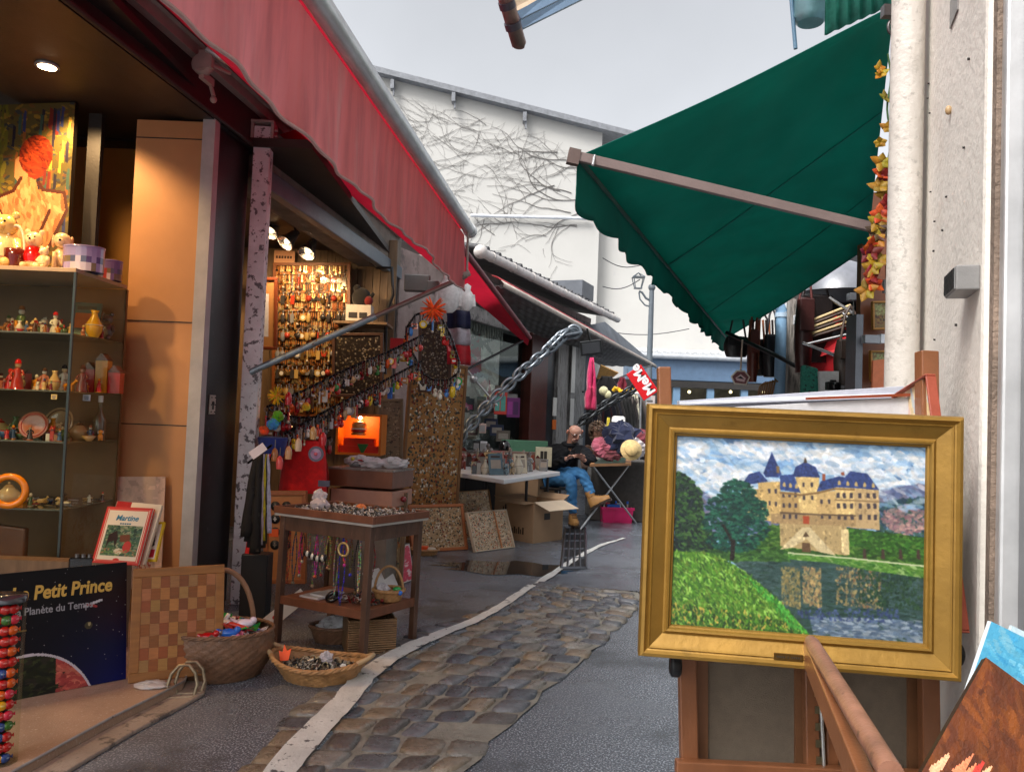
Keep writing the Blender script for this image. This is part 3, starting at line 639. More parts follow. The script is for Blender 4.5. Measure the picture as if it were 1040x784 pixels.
# second red awning farther on
a2 = thing('crimson_awning', P(500, 300, 8).xy.to_3d()+V((0, 0, 2.4)), 'small crimson awning hanging beyond the big faded one, slack and dark red', 'awning')
f0 = P(372, 122, 5.0); f1 = P(538, 343, 10.2); w0 = P(284, 137, 5.6); w1 = P(536, 351, 10.6)
g_ = []
for j in range(7):
    row = []
    for i in range(15):
        f = j/6; t = i/14; p = f0.lerp(f1, t).lerp(w0.lerp(w1, t), f); row.append(p+V((0, 0, .03*math.sin(math.pi*f)*(1-t))))
    g_.append(row)
b = MB(); b.sheet(g_); b.build('canopy', red, a2)
b = MB(); b.tube([f0, f1], .03, 10); b.build('front_bar', PM('dark_red_bar', (.20, .03, .04), .5), a2)
b = MB(); e_ = P(465, 380, 9.3); b.tube([e_, P(531, 346, 10.1)], .016, 6); b.build('brace', BLACKM, a2)
b = MB(); b.tube([P(468, 368, 9.6), P(486, 390, 9.6), P(505, 412, 9.6)], .014, 6); b.ball(P(481, 385, 9.6), .05); b.build('folding_arm', STEEL, a2)
# third awning along the glazed shop
a3 = thing('grey_awning', F2(3, -.8, 2.6), 'long grimy grey awning with cream and red striped edge along the glazed shop', 'awning')
grey = PM('grimy_grey_canvas', (.16, .155, .15), .85, var=.35, vs=3, bump=.3, trans=.2, wave=(3, 2, .5))
u0 = Hz(509, 291, 2.7); u1 = Hz(666, 373, 2.7); v0 = P(462, 300, 9.6); v1 = P(612, 372, 18.5)
g_ = []
for j in range(13):
    f = j/12; g_.append([u0.lerp(u1, i/20).lerp(v0.lerp(v1, i/20), f)+V((0, 0, .02*(j % 2))) for i in range(21)])
b = MB(); b.sheet(g_, .004, False); b.build('canopy', grey, a3)
cream = PM('cream_canvas', (.55, .48, .42), .8, var=.25, bump=.2, trans=.2); up = V((0, 0, .07)); ou = (F2.y*-1)
b = MB(); b.sheet([[u0.lerp(u1, i/20)+V((0, 0, z_))+ou*o_ for i in range(21)] for z_, o_ in ((-.01, .03), (.03, .035), (.07, .0))], .004); b.build('valance', cream, a3)
b = MB(); b.sheet([[u0.lerp(u1, i/20)+V((0, 0, z_))+ou*o_ for i in range(12)] for z_, o_ in ((.072, .0), (.11, -.05), (.13, -.12))], .004); b.build('red_edge', PM('faded_red_edge', (.5, .07, .08), .8), a3)
b = MB(); b.tube([u0, u1], .022, 8); b.build('front_bar', BLACKM, a3)
b = MB(); b.tube([Hz(662, 371, 2.6), P(592, 398, 13.5)], .018, 6); b.tube([P(666, 388, 15), P(612, 408, 14)], .012, 6); b.build('brace', BLACKM, a3)
b = MB(); t0 = P(614, 327, 17); t1 = P(660, 366, 19.5); t2 = P(655, 368, 19); t3 = P(585, 333, 15)
b.quad(t0, t1, t2, t3, .01); b.build('upper_canvas', PM('blue_grey_canvas', (.22, .24, .27), .8, var=.4, vs=2, trans=.2), a3)
# green awning on the right
ga = thing('green_awning', P(740, 200, 5).xy.to_3d()+V((0, 0, 2.3)), 'dark green canvas awning with scalloped valance on the right', 'awning')
grn = PM('green_canvas', (.005, .205, .165), .8, var=.16, vs=2.2, bump=.2, bs=180, trans=.62, wave=(1.2, 6, .6), spots=(1.5, .55, .25, (.004, .165, .13)))
a0 = Hz(586, 160, 2.3); a1 = Hz(738, 344, 2.3); b0 = P(908, 6, 2.95); b1 = P(881, 252, 4.7)
print('green', a0, a1, b0, b1)
g_ = []
for j in range(13):
    f = j/12; g_.append([a0.lerp(a1, i/40).lerp(b0.lerp(b1, i/40), f)-V((0, 0, .014*math.sin(math.pi*f)+.006*math.sin(i*.6+f*4)*math.sin(math.pi*f))) for i in range(41)])
b = MB(); b.sheet(g_, .003); b.build('canopy', grn, ga)
for k_ in (13, 27):
    b = MB(); b.sheet([[g_[j][k_]+V((0, 0, -.004)), g_[j][k_].lerp(g_[j][k_+1], .22)+V((0, 0, -.004))] for j in range(13)], .001); b.build('seam', PM('green_seam', (.004, .17, .135), .85, trans=.3), ga)
b = MB(); g_ = []; M_ = 170
for j in range(7):
    f = j/6; row = []
    for i in range(M_+1):
        t = i/M_; s_ = t*21; sc = .022*abs(math.sin(s_*math.pi)); p = a0.lerp(a1, t)+V((0, 0, -f*(.17+sc)+.0))
        p += V((-.02*f*math.sin(t*50)-.01*math.sin(t*120)*f, .0, 0)); row.append(p)
    g_.append(row)
b.sheet(g_, .003); b.build('valance', grn, ga)
b = MB(); b.tube([a0-(a1-a0).normalized()*.02, a1], .014, 8); b.build('front_bar', PM('dark_green_bar', (.01, .05, .035), .5), ga)
armc = PM('brown_grey_bar', (.20, .15, .14), .45, var=.15, metal=.1, spots=(30, .7, .03, (.5, .48, .45)))
b = MB(); c0 = P(577, 157, a0.y-.02); c1 = P(906, 236, 3.05); dd = (c1-c0).normalized(); fa = Fr(c0, dd, z=(0, 0, 1))
b.bx((0, -.012, -.018), ((c1-c0).length, .012, .018), fa); b.build('side_arm', armc, ga, bevel=.002)
b = MB(); b.bx((.0, -.016, -.034), (.045, .016, .024), fa); b.build('arm_end_bracket', PM('brown_bracket', (.12, .08, .07), .5), ga)
b = MB(); b.tube([P(604, 158, a0.y-.02), P(602, 168, a0.y-.05)], .005, 6); b.build('bolt', alu, ga)
ge = P(906, 28, 2.7); b = MB(); b.ring((0, 0, 0), .022, .006, Fr(ge, (1, 0, 0), (0, 0, 1)), 16, 6, .6, 1.1); b.cb(ge+V((-.01, 0, .055)), (.05, .03, .04)); b.build('ring_hook', PM('dark_steel_hook', (.12, .11, .11), .35, metal=.8), ga)
b = MB(); kx = [P(738, 338, 7.6), P(790, 362, 7.0), P(856, 398, 6.4)]; b.tube(kx, .02, 8); b.build('lower_arm', BLACKM, ga); 
# things above: zinc gutter head and green corrugated edge
zt_ = thing('gutter_outlet', P(820, 10, 4.5), 'bluish zinc gutter outlet above the green awning', 'gutter')
b = MB(); zf = upright(P(823, 24, 4.4)); b.lathe([(.07, 0), (.10, .03), (.10, .5), (.12, .52), (.12, .8)], zf, 20); b.build('zinc_drum', PM('patina_zinc', (.20, .38, .42), .35, metal=.35, var=.3, vs=6), zt_)
b = MB(); b.tube([P(802, -20, 4.4), P(808, 50, 4.4)], .012, 6); b.build('zinc_strap', PM('blue_strap', (.08, .16, .24), .4), zt_)
b = MB(); gg = []
for i in range(24): gg.append([P(838+i*3, 0, 4.0)+V((0, .0, .5-.15*i/24)), P(838+i*3, 36-i*1.35, 4.0)+V((0, .012*math.sin(i*1.6), 0))])
b.sheet(gg, .004); b.build('roof_flap', PM('green_translucent_sheet', (.06, .32, .24), .3, trans=.5, var=.4, vs=12), label='green translucent roofing sheet above the green awning', cat='roof sheet')
# overhead hanging awning corner at the top
oc = thing('hanging_awning_end', P(520, 10, 3.2), 'end of a brown banded awning arm with blue grey panels poking down from above', 'awning arm')
b = MB(); pe = P(527, 48, 3.2); pt2 = P(508, -20, 3.0); b.tube([pt2, pe-V((0, 0, -.012)), pe], [.031, .031, .024], 14); b.build('arm_tube', PM('rusty_pink_paint', (.28, .17, .15), .45, metal=.2, var=.4, vs=20), oc)
for t in (.35, .66): 
    b = MB(); b.tube([pt2.lerp(pe, t-.05), pt2.lerp(pe, t+.05)], .034, 14); b.build('arm_band', PM('dark_band', (.07, .06, .08), .4, metal=.3), oc)
b = MB(); b.quad(P(531, 29, 3.25), P(606, -8, 3.4), P(590, -10, 3.4), P(529, 21, 3.25), .02); b.quad(P(529, 19, 3.27), P(580, -6, 3.4), P(560, -8, 3.4), P(525, 12, 3.27), .02); b.build('frame_rail', PM('blue_grey_rail', (.10, .16, .24), .4, metal=.3), oc)
b = MB(); b.quad(P(524, 12, 3.3), P(570, -12, 3.4), P(530, -20, 3.4), P(520, -4, 3.3), .01); b.build('frame_board', PM('pale_wood_board', (.42, .32, .22), .6), oc)
# flower garland beside the wall
gl = thing('flower_garland', P(899, 180, 3.0), 'garland of red, yellow and orange artificial flowers hanging by the downpipe', 'garland')
b = MB(); b.tube([P(903+2*math.sin(y*.1), y, 3.0) for y in range(55, 300, 8)], .004, 5); b.build('stem', PM('garland_stem', (.03, .09, .02), .6), gl)
def petal(mb, c, r, n, col, seed):
    rr = random.Random(seed); ax = V((rr.uniform(-.5, .3), -1, rr.uniform(-.4, .4))).normalized(); f = Fr(c, ax.orthogonal(), z=ax)
    for k in range(n):
        mb.C(*[max(0, min(255, q+rr.randint(-14, 14))) for q in col]); a = 2*math.pi*k/n+rr.random()*.5; u = f.x*math.cos(a)+f.y*math.sin(a); v_ = ax.cross(u)
        L_ = r*rr.uniform(.8, 1.3); mb.sheet([[c+u*L_*t+v_*wd*r*.45*math.sin(math.pi*min(t+.12, 1))+ax*(.25*r*t*t) for wd in (-1, 0, 1)] for t in (0, .35, .7, .95)], .0008)
LF = PM('silk_petal', None, .6, var=.15, bump=.1, trans=.35)
ys = [70, 75, 100, 130, 145, 165, 176, 182, 190, 198, 208, 218, 226, 236, 244, 252, 258, 264, 272, 280, 288, 295]
for i, y in enumerate(ys):
    b = MB((200, 60, 20)); x = 899+rnd.uniform(-7, 3)+(-4 if 64 < y < 80 else 0)
    if y > 225: x -= 8+rnd.uniform(-4, 8)
    petal(b, P(x, y, 3.0-.002*i), .03+.012*(y > 160), 5, ([(180, 130, 20), (185, 140, 20), (130, 120, 30), (165, 115, 20), (170, 130, 20)][i] if i < 5 else [(165, 125, 20), (130, 20, 16), (190, 70, 20), (110, 14, 18), (150, 120, 30), (80, 54, 20)][(i*7+i//3) % 6]), i)
    b.build('flower', LF, gl)
# ================================================================ LEFT SHOP WINDOW
def warm_spot(name, loc, tgt, e, size=80, col=(1, .62, .28), r=.04, parent=None):
    l = bpy.data.lights.new(name, 'SPOT'); l.energy = e; l.spot_size = math.radians(size); l.spot_blend = .6; l.color = col; l.shadow_soft_size = r
    o = bpy.data.objects.new(name, l); C.objects.link(o); o.location = loc; o.rotation_euler = (V(tgt)-V(loc)).to_track_quat('-Z', 'Y').to_euler(); return o
lampm = PM('lamp_glow', (1, .85, .6), emit=(1, .8, .5), es=14, bump=0, var=0)
zso = ZF+.02
dl = Hz(48, 66, zso)
for i, (p, lab) in enumerate(((dl, 'lit round downlight in the dark soffit of the left shop'), (V((-3.0, 3.7, zso)), 'downlight over the glass cabinet'), (V((-2.6, 4.35, zso)), 'downlight in front of the ochre panel'))):
    t = thing('downlight', p, lab, 'ceiling lamp', 'downlights in the shop soffit') if i == 0 else None
    if t:
        b = MB(); b.lathe([(.055, 0), (.06, -.012), (.045, -.014)], upright(p), 20); b.build('trim_ring', alu, t)
        b = MB(); b.lathe([(.001, -.016), (.044, -.0155)], upright(p), 20); b.build('lamp_face', lampm, t)
    warm_spot('warm_light', p+V((0, 0, -.05)), p+V((.1 if i == 2 else -.0, .55, -2)), (3.5, 30, 30)[i], 115)
YC0, YC1 = 4.1, 4.65
xr_ = P(68, 430, YC0).x; xl_ = -3.6
zs = [P(68, y, YC0).z for y in (272, 338, 397, 449, 518)]
cab = thing('glass_cabinet', (xr_-.6, YC0+.25, TZ), 'tall glass display cabinet full of figurines in the left shop', 'display cabinet')
clr = glassmat('cabinet_glass', (.93, .95, .9), .08)
brn = PM('cabinet_brown', (.20, .105, .04), .5, var=.2, vs=4, bump=.05)
for i, z_ in enumerate(zs):
    if i == 0:
        b = MB(); b.bx((xl_, YC0, z_-.022), (xr_, YC1, z_)); b.build('top_board', PM('shelf_edge', (.40, .30, .20), .4), cab, bevel=.002)
    else:
        b = MB(); b.bx((xl_, YC0+.01, z_-.008), (xr_-.008, YC1-.01, z_)); b.build('shelf', PM('shelf_glass', (.10, .09, .06), .12, var=.1, bump=.02, coat=.3), cab)
b = MB(); b.bx((xl_, YC1, TZ), (xr_, YC1+.02, zs[0]-.025)); b.build('back_panel', brn, cab)
b = MB(); b.bx((xr_-.006, YC0+.006, TZ), (xr_, YC1, zs[0]-.024)); b.build('side_glass', clr, cab)
b = MB(); b.bx((xl_, YC0-.0, TZ), (xr_-.008, YC0+.005, zs[0]-.024)); b.build('front_glass', clr, cab)
b = MB(); b.bx((xr_-.009, YC0-.004, TZ), (xr_+.003, YC0+.008, zs[0]-.022)); b.build('corner_strip', PM('green_glass_edge', (.02, .035, .03), .2), cab)
b = MB(); b.bx((xl_, YC0, TZ), (xr_, YC1, TZ+.03)); b.build('base_board', brn, cab)
warm_spot('warm_light', V((xr_-.35, 3.2, 2.6)), V((xr_-.3, 4.5, 1.1)), 40, 60)  # added unseen spot without a fixture, brightens the cabinet shelves
# ---- small goods
def item(b, kind, f, s, c1, c2=(230, 200, 160), c3=(40, 30, 25)):
    if kind == 'person':
        b.C(*c3); b.lathe([(.22*s, 0), (.2*s, .04*s)], f, 10); b.C(*c1); b.lathe([(.2*s, .04*s), (.16*s, .3*s), (.1*s, .48*s), (.14*s, .62*s), (.05*s, .7*s)], f, 10)
        b.C(*c2); b.ball((0, 0, .79*s), .1*s, f, 10, 7)
        for k in (-1, 1): b.C(*c1); b.tube([f(k*.13*s, 0, .62*s), f(k*.2*s, -.05*s, .48*s), f(k*.1*s, -.14*s, .42*s)], [.045*s, .04*s, .03*s], 6)
        b.C(*c3); b.lathe([(.16*s, .84*s), (.1*s, .86*s), (.08*s, .96*s), (.001, 1.0*s)], f, 10)
    elif kind == 'bear':
        b.C(*c2); b.ball((0, 0, .3*s), (.22*s, .18*s, .3*s), f, 12, 8); b.ball((0, -.02*s, .7*s), (.2*s, .18*s, .18*s), f, 12, 8); b.ball((0, -.18*s, .66*s), (.09*s, .08*s, .07*s), f)
        for k in (-1, 1):
            b.C(*c2); b.ball((k*.15*s, 0, .87*s), (.07*s, .04*s, .07*s), f); b.tube([f(k*.18*s, 0, .45*s), f(k*.27*s, -.1*s, .3*s)], [.08*s, .06*s], 8); b.ball((k*.13*s, -.15*s, .08*s), (.08*s, .14*s, .08*s), f)
            b.C(20, 15, 12); b.ball((k*.07*s, -.17*s, .74*s), .022*s, f, 6, 5)
        b.ball((0, -.26*s, .68*s), .028*s, f, 6, 5); b.C(*c1); b.lathe([(.2*s, .18*s), (.235*s, .3*s), (.2*s, .48*s), (.12*s, .54*s)], f, 12)
    elif kind == 'animal':
        b.C(*c1); b.tube([f(-.3*s, 0, .3*s), f(-.1*s, 0, .33*s), f(.2*s, 0, .33*s)], [.1*s, .14*s, .12*s], 8); b.tube([f(.2*s, 0, .38*s), f(.34*s, 0, .55*s)], [.1*s, .07*s], 8); b.ball((.4*s, 0, .58*s), (.12*s, .07*s, .07*s), f, 8, 6)
        for x in (-.22, .18):
            for y in (-.07, .07): b.tube([f(x*s, y*s, .3*s), f(x*s, y*s, 0)], [.05*s, .035*s], 6)
        b.tube([f(-.3*s, 0, .35*s), f(-.42*s, 0, .2*s)], [.03*s, .015*s], 5)
        for y in (-.04, .04): b.lathe([(.03*s, 0), (.001, .09*s)], Fr(f(.36*s, y*s, .62*s), f.x, f.y), 5)
    elif kind == 'dog':
        b.C(*c1); b.ball((0, 0, .25*s), (.17*s, .22*s, .25*s), f, 10, 8); b.ball((0, -.15*s, .58*s), (.15*s, .16*s, .14*s), f, 10, 8); b.ball((0, -.3*s, .53*s), (.07*s, .08*s, .06*s), f)
        for k in (-1, 1): b.C(*c2); b.ball((k*.15*s, -.1*s, .56*s), (.03*s, .06*s, .12*s), f); b.C(*c1); b.tube([f(k*.1*s, -.18*s, .35*s), f(k*.1*s, -.22*s, 0)], .045*s, 6)
        b.C(15, 12, 10); b.ball((0, -.37*s, .55*s), .025*s, f, 6, 5)
    elif kind == 'vase':
        b.C(*c1); b.lathe([(.14*s, 0), (.24*s, .2*s), (.26*s, .4*s), (.1*s, .7*s), (.09*s, .8*s), (.14*s, .88*s), (.11*s, .86*s)], f, 16); b.C(*c2); b.ring((0, 0, .4*s), .262*s, .015*s, f)
    elif kind == 'teapot':
        b.C(*c1); b.lathe([(.16*s, 0), (.3*s, .15*s), (.3*s, .32*s), (.15*s, .45*s), (.14*s, .47*s)], f, 16); b.C(*c2); b.lathe([(.15*s, .47*s), (.08*s, .54*s), (.001, .55*s)], f, 12); b.ball((0, 0, .58*s), .04*s, f, 8, 6)
        b.C(*c1); b.tube([f(.26*s, 0, .2*s), f(.4*s, 0, .3*s), f(.46*s, 0, .45*s)], [.06*s, .045*s, .03*s], 8); b.tube([f(-.27*s, 0, .38*s), f(-.42*s, 0, .36*s), f(-.42*s, 0, .18*s), f(-.28*s, 0, .12*s)], .025*s, 6)
    elif kind == 'bottle':
        b.C(*c1); b.lathe([(.13*s, 0), (.14*s, .02*s), (.14*s, .45*s), (.05*s, .62*s), (.045*s, .85*s)], f, 12); b.C(*c2); b.lathe([(.055*s, .85*s), (.055*s, 1.0*s)], f, 10)
    elif kind == 'plate':
        g_ = Fr(f(0, 0, .34*s), f.x, z=(f.y*-1+f.z*.25)); b.C(*c1); b.lathe([(.001, -.02*s), (.2*s, -.02*s), (.34*s, .03*s), (.33*s, .04*s), (.2*s, 0), (.001, 0)], g_, 24); b.C(*c2); b.ring((0, 0, .03*s), .28*s, .012*s, g_); b.C(*c3); b.bx((-.12*s, 0, 0), (.12*s, .12*s, .05*s), f)
    elif kind == 'bowl':
        b.C(*c1); b.lathe([(.12*s, 0), (.14*s, .03*s), (.3*s, .22*s), (.28*s, .22*s), (.1*s, .05*s), (.001, .05*s)], f, 18); b.C(*c2); b.ring((0, 0, .22*s), .29*s, .012*s, f)
    elif kind == 'car':
        b.C(*c1); b.bx((-.4*s, -.16*s, .08*s), (.4*s, .16*s, .22*s), f); b.C(*c2); b.prism([(-.25, .22), (.2, .22), (.1, .36), (-.18, .36)], -.14*s, .14*s, Fr(f.o, f.x*1, f.z)) if 0 else b.bx((-.22*s, -.13*s, .22*s), (.15*s, .13*s, .35*s), f)
        b.C(10, 10, 10)
        for x in (-.25, .25):
            for y in (-.16, .16): b.lathe([(.08*s, -.02*s), (.08*s, .02*s)], Fr(f(x*s, y*s, .08*s), f.x, z=f.y), 12)
    elif kind == 'book':
        g_ = Fr(f.o, f.x, f.z+f.y*.25); b.C(*c1); b.bx((-.3*s, 0, -.03*s), (.3*s, .85*s, .03*s), g_); b.C(*c2); b.bx((-.22*s, .25*s, .031*s), (.22*s, .6*s, .034*s), g_); b.C(*c3); b.bx((-.2*s, .68*s, .031*s), (.2*s, .76*s, .034*s), g_)
    elif kind == 'houses':
        for k, c in enumerate((c1, c2, c3)):
            x = (-.28+.28*k)*s; h = (.5, .7, .45)[k]*s; b.C(*c); b.bx((x-.13*s, -.1*s, 0), (x+.13*s, .1*s, h), f); b.C(90, 30, 20)
            b.add([f(x-.14*s, -.12*s, h), f(x+.14*s, -.12*s, h), f(x+.14*s, .12*s, h), f(x-.14*s, .12*s, h), f(x, -.12*s, h+.16*s), f(x, .12*s, h+.16*s)], [(0, 1, 4), (3, 5, 2), (0, 4, 5, 3), (1, 2, 5, 4)])
def goods(name, kind, px, Y, z, s, ang, c1, c2, c3, label, cat, grp=None, mat=None):
    x = P(px, 400, Y).x*1; lo = P(px, 400, Y)
    # follow the upright of that column of the picture at height z
    for _ in range(3):
        d = (P(px, 300, Y)-P(px, 500, Y)); 
    yy = 400
    for _ in range(6): yy = yy+(P(px, yy, Y).z-z)*FL/Y
    p = P(px, yy, Y); p.z = z
    b = MB((9, 9, 9)); item(b, kind, upright(p, ang), s, c1, c2, c3)
    return b.build(name, mat or VCG, at=p, label=label, cat=cat, group=grp)
z0_ = zs[0]
SK = (245, 215, 165)
goods('bear_figurine', 'bear', 33, 4.22, z0_, .235, 10, (190, 20, 15), SK, (0, 0, 0), 'cream bear figurine in red vest on top of the glass cabinet', 'figurine')
goods('bear_figurine', 'bear', 44, 4.16, z0_, .13, -15, SK, SK, (0, 0, 0), 'small all cream bear figurine sitting beside the red vest bear', 'figurine')
goods('deer_figurine', 'dog', 63, 4.3, z0_, .30, 20, SK, (235, 190, 140), (0, 0, 0), 'tall cream fawn figurine just behind the round tin', 'figurine')
goods('bear_figurine', 'bear', 3, 4.2, z0_, .33, 5, (225, 205, 150), (240, 205, 130), (0, 0, 0), 'large pale bear figurine cut by the left edge of the photo', 'figurine')
# little dark red basket with a cream handle
p = P(14, 272, 4.18); p.z = z0_; t = thing('small_basket', p, 'little dark red pot with tall cream hoop handle among the bears', 'basket')
b = MB((92, 30, 22)); f = upright(p); b.lathe([(.035, 0), (.05, .06), (.055, .1), (.045, .1), (.03, .03), (.001, .03)], f, 14); b.build('pot', VCG, t)
b = MB((238, 225, 195)); b.tube([f(.05*math.cos(a), 0, .1+.13*math.sin(a)) for a in [math.pi*k/12 for k in range(13)]], .007, 6); b.build('hoop_handle', VCG, t)
# tins
def tin(px, Y, r, h, label, c, c2, seed):
    p = P(px, 300, Y); p.z = z0_; t = thing('round_tin', p, label, 'tin'); f = upright(p); rr = random.Random(seed)
    b = MB(c); n = 24
    for k in range(n):
        a0, a1 = 2*math.pi*k/n, 2*math.pi*(k+1)/n
        for (u, v_) in ((.02, .35), (.35, .6), (.6, .9), (.9, 1)):
            cc = c if v_ > .9 or u > .5 else rr.choice([c, c2, (120, 110, 90), (196, 190, 210), (90, 96, 130)]); b.C(*cc)
            b.add([f(r*math.cos(q), r*.8*math.sin(q), w_*h) for q, w_ in ((a0, u), (a1, u), (a1, v_), (a0, v_))], [(0, 1, 2, 3)])
    b.build('body', VCG, t); b = MB(tuple(int(q*.9) for q in c)); b.lathe([(r*1.03, h*.96), (r*1.04, h*1.03), (r*.95, h*1.04), (.001, h*1.05)], f, 24, 1, .8); b.build('lid', VCG, t)
tin(83, 4.25, .105, .135, 'larger lilac blue round tin with pale scenes at cabinet corner', (158, 150, 200), (90, 84, 140), 3)
tin(109, 4.52, .075, .115, 'smaller dusky purple tin behind the lilac tin', (120, 104, 160), (150, 60, 60), 4)
# rows of goods on the glass shelves
rr = random.Random(77)
pal = [(200, 40, 30), (228, 190, 120), (240, 230, 210), (170, 110, 60), (90, 60, 40), (60, 90, 130), (230, 150, 30), (130, 30, 30), (90, 110, 60), (196, 120, 90), (60, 50, 46)]
catn = {'person': 'figurine', 'animal': 'figurine', 'dog': 'figurine', 'bear': 'figurine', 'vase': 'vase', 'teapot': 'teapot', 'bottle': 'bottle', 'plate': 'plate', 'bowl': 'bowl', 'car': 'toy car', 'book': 'book', 'houses': 'ornament'}
nm = {'person': 'person_figurine', 'animal': 'animal_figurine', 'dog': 'dog_figurine', 'bear': 'bear_figurine', 'vase': 'vase', 'teapot': 'teapot', 'bottle': 'bottle', 'plate': 'china_plate', 'bowl': 'bowl', 'car': 'toy_car', 'book': 'book', 'houses': 'model_houses'}
sn = ['', 'first glass shelf under the tins', 'second glass shelf from the top', 'third glass shelf', 'lowest glass shelf']
rows_ = {1: [('animal', .08), ('person', .12), ('person', .10), ('dog', .09), ('person', .17), ('animal', .1), ('animal', .13), ('dog', .11), ('bear', .12), ('animal', .12), ('person', .13), ('bear', .10), ('dog', .08), ('person', .09)],
         2: [('houses', .1), ('person', .11), ('person', .12), ('bear', .1), ('houses', .13), ('animal', .1), ('person', .12), ('dog', .09), ('vase', .12), ('person', .15), ('animal', .1)],
         3: [('teapot', .16), ('bowl', .18), ('vase', .13), ('bowl', .14), ('dog', .08), ('plate', .22), ('animal', .12), ('bowl', .1), ('vase', .13), ('bear', .1), ('teapot', .12), ('animal', .09)],
         4: [('bowl', .14), ('bowl', .1), ('vase', .08), ('car', .09), ('car', .08), ('bowl', .08), ('animal', .1), ('car', .08)]}
for si, lst in rows_.items():
    n = len(lst)
    for k, (kd, s) in enumerate(lst):
        px = -2+76*(k+.5)/n+rr.uniform(-2, 2); Y = YC0+.08+rr.uniform(0, .3); c1, c2, c3 = rr.choice(pal), rr.choice([SK, (230, 220, 200), (200, 60, 40)]), rr.choice(pal)
        goods(nm[kd], kd, px, Y, zs[si]+.001, s, rr.uniform(-50, 50), c1, c2, c3, 'small %s crowded on the %s of the cabinet' % (nm[kd].replace('_', ' '), sn[si]), catn[kd], '%ss on the %s' % (nm[kd].replace('_', ' '), sn[si]))
for si in (1, 2, 3, 4):
    for k in range(17 if si < 4 else 8):
        kd = rr.choice(['person', 'animal', 'dog', 'bear', 'vase', 'bowl', 'houses', 'person']); px = rr.uniform(-4, 64) if k % 4 else rr.uniform(76, 104); Y = YC0+(.05 if px < 70 else .25)+rr.uniform(0, .16)
        goods(nm[kd], kd, px, Y, zs[si]+.001, rr.uniform(.05, .085), rr.uniform(-50, 50), rr.choice(pal), rr.choice([SK, (230, 220, 200), (200, 60, 40)]), rr.choice(pal), 'small %s crowded on the %s of the cabinet' % (nm[kd].replace('_', ' '), sn[si]), catn[kd], '%ss on the %s' % (nm[kd].replace('_', ' '), sn[si]))
for a in (('book', 84, 4.5, zs[1], .26, 8, (70, 120, 110), (205, 110, 60), (60, 90, 80), 'teal book with orange picture standing on the upper cabinet shelf', 'book'),
          ('vase', 95, 4.35, zs[1], .17, 0, (214, 160, 30), (230, 210, 170), (0, 0, 0), 'yellow mug shaped vase at the right of the upper shelf', 'vase'),
          ('bear', 108, 4.5, zs[1], .17, 0, (90, 80, 74), (80, 70, 62), (0, 0, 0), 'dark grey plush bear at the right end of the upper shelf', 'figurine'),
          ('houses', 104, 4.45, zs[2], .26, 0, (170, 20, 18), (205, 140, 40), (165, 20, 20), 'red and gold model houses at right of the second shelf', 'ornament'),
          ('person', 83, 4.3, zs[2], .15, 10, (110, 60, 60), (170, 120, 100), (100, 50, 50), 'brown hooded doll beside the red model houses', 'figurine'),
          ('person', 17, 4.14, zs[2], .16, 10, (180, 50, 28), (240, 190, 120), (190, 20, 20), 'bright red and orange clown doll on the second shelf', 'figurine'),
          ('plate', 59, 4.42, zs[3], .26, -5, (190, 150, 110), (120, 80, 60), (0, 0, 0), 'brown patterned plate standing on the third shelf', 'plate'),
          ('teapot', 80, 4.4, zs[3], .17, 30, (176, 140, 100), (90, 60, 40), (0, 0, 0), 'tan teapot right of the brown patterned plate', 'teapot'),
          ('bottle', 100, 4.45, zs[3], .25, 0, (90, 74, 50), (225, 225, 235), (0, 0, 0), 'brown bottle with long white stopper at shelf end', 'bottle'),
          ('bowl', 90, 4.3, zs[3], .13, 0, (190, 150, 90), (160, 120, 70), (0, 0, 0), 'low tan dish in front of the brown bottle', 'bowl'),
          ('teapot', 8, 4.2, zs[4], .2, 0, (214, 190, 150), (190, 160, 120), (0, 0, 0), 'cream teapot beside the big orange ring', 'teapot')):
    goods(nm[a[0]], *a)
p = P(13, 519, 4.15); p.z = zs[4]; b = MB((235, 140, 20)); f = upright(p, 15); b.ring((0, 0, .075), .075, .018, Fr(f.o+V((0, 0, .09)), f.x, z=f.y*-1), 24, 8); b.bx((-.05, -.02, 0), (.05, .05, .02), f); b.build('orange_ring', VCG, label='big glossy orange ring ornament on the lowest shelf', cat='ornament')
b = MB((200, 200, 205)); rq = random.Random(3)
for k in range(60):
    q = V((P(-3+rq.random()*105, 500, YC0+.1+.35*rq.random()).x, YC0+.06+rq.random()*.4, zs[4]+.006))
    if q.x < xr_-.03: b.C(*rq.choice([(200, 200, 205), (120, 100, 70), (230, 190, 120), (60, 60, 60)])); b.tube([q, q+V((rq.uniform(-.06, .06), rq.uniform(-.03, .03), .004))], .004, 5)
b.build('cutlery_trinkets', VCM, label='scatter of little spoons and metal trinkets on the lowest shelf', cat='trinkets', kind='stuff')
for (px, py, c, w_) in ((88, 404, (170, 186, 220), .04), (55, 403, (215, 190, 110), .03)):
    p = P(px, py, YC0-.02 if px < 70 else 4.3); b = MB(c); b.cb(p, (w_, .004, w_*.85)); b.C(60, 70, 120); b.cb(p+V((0, -.0025, .003)), (w_*.6, .001, .004)); b.cb(p+V((0, -.0025, -.006)), (w_*.5, .001, .004))
    b.build('price_tag', CARD, label='small %s price tag hanging under the second cabinet shelf' % ('blue' if px > 60 else 'yellow'), cat='price tag')
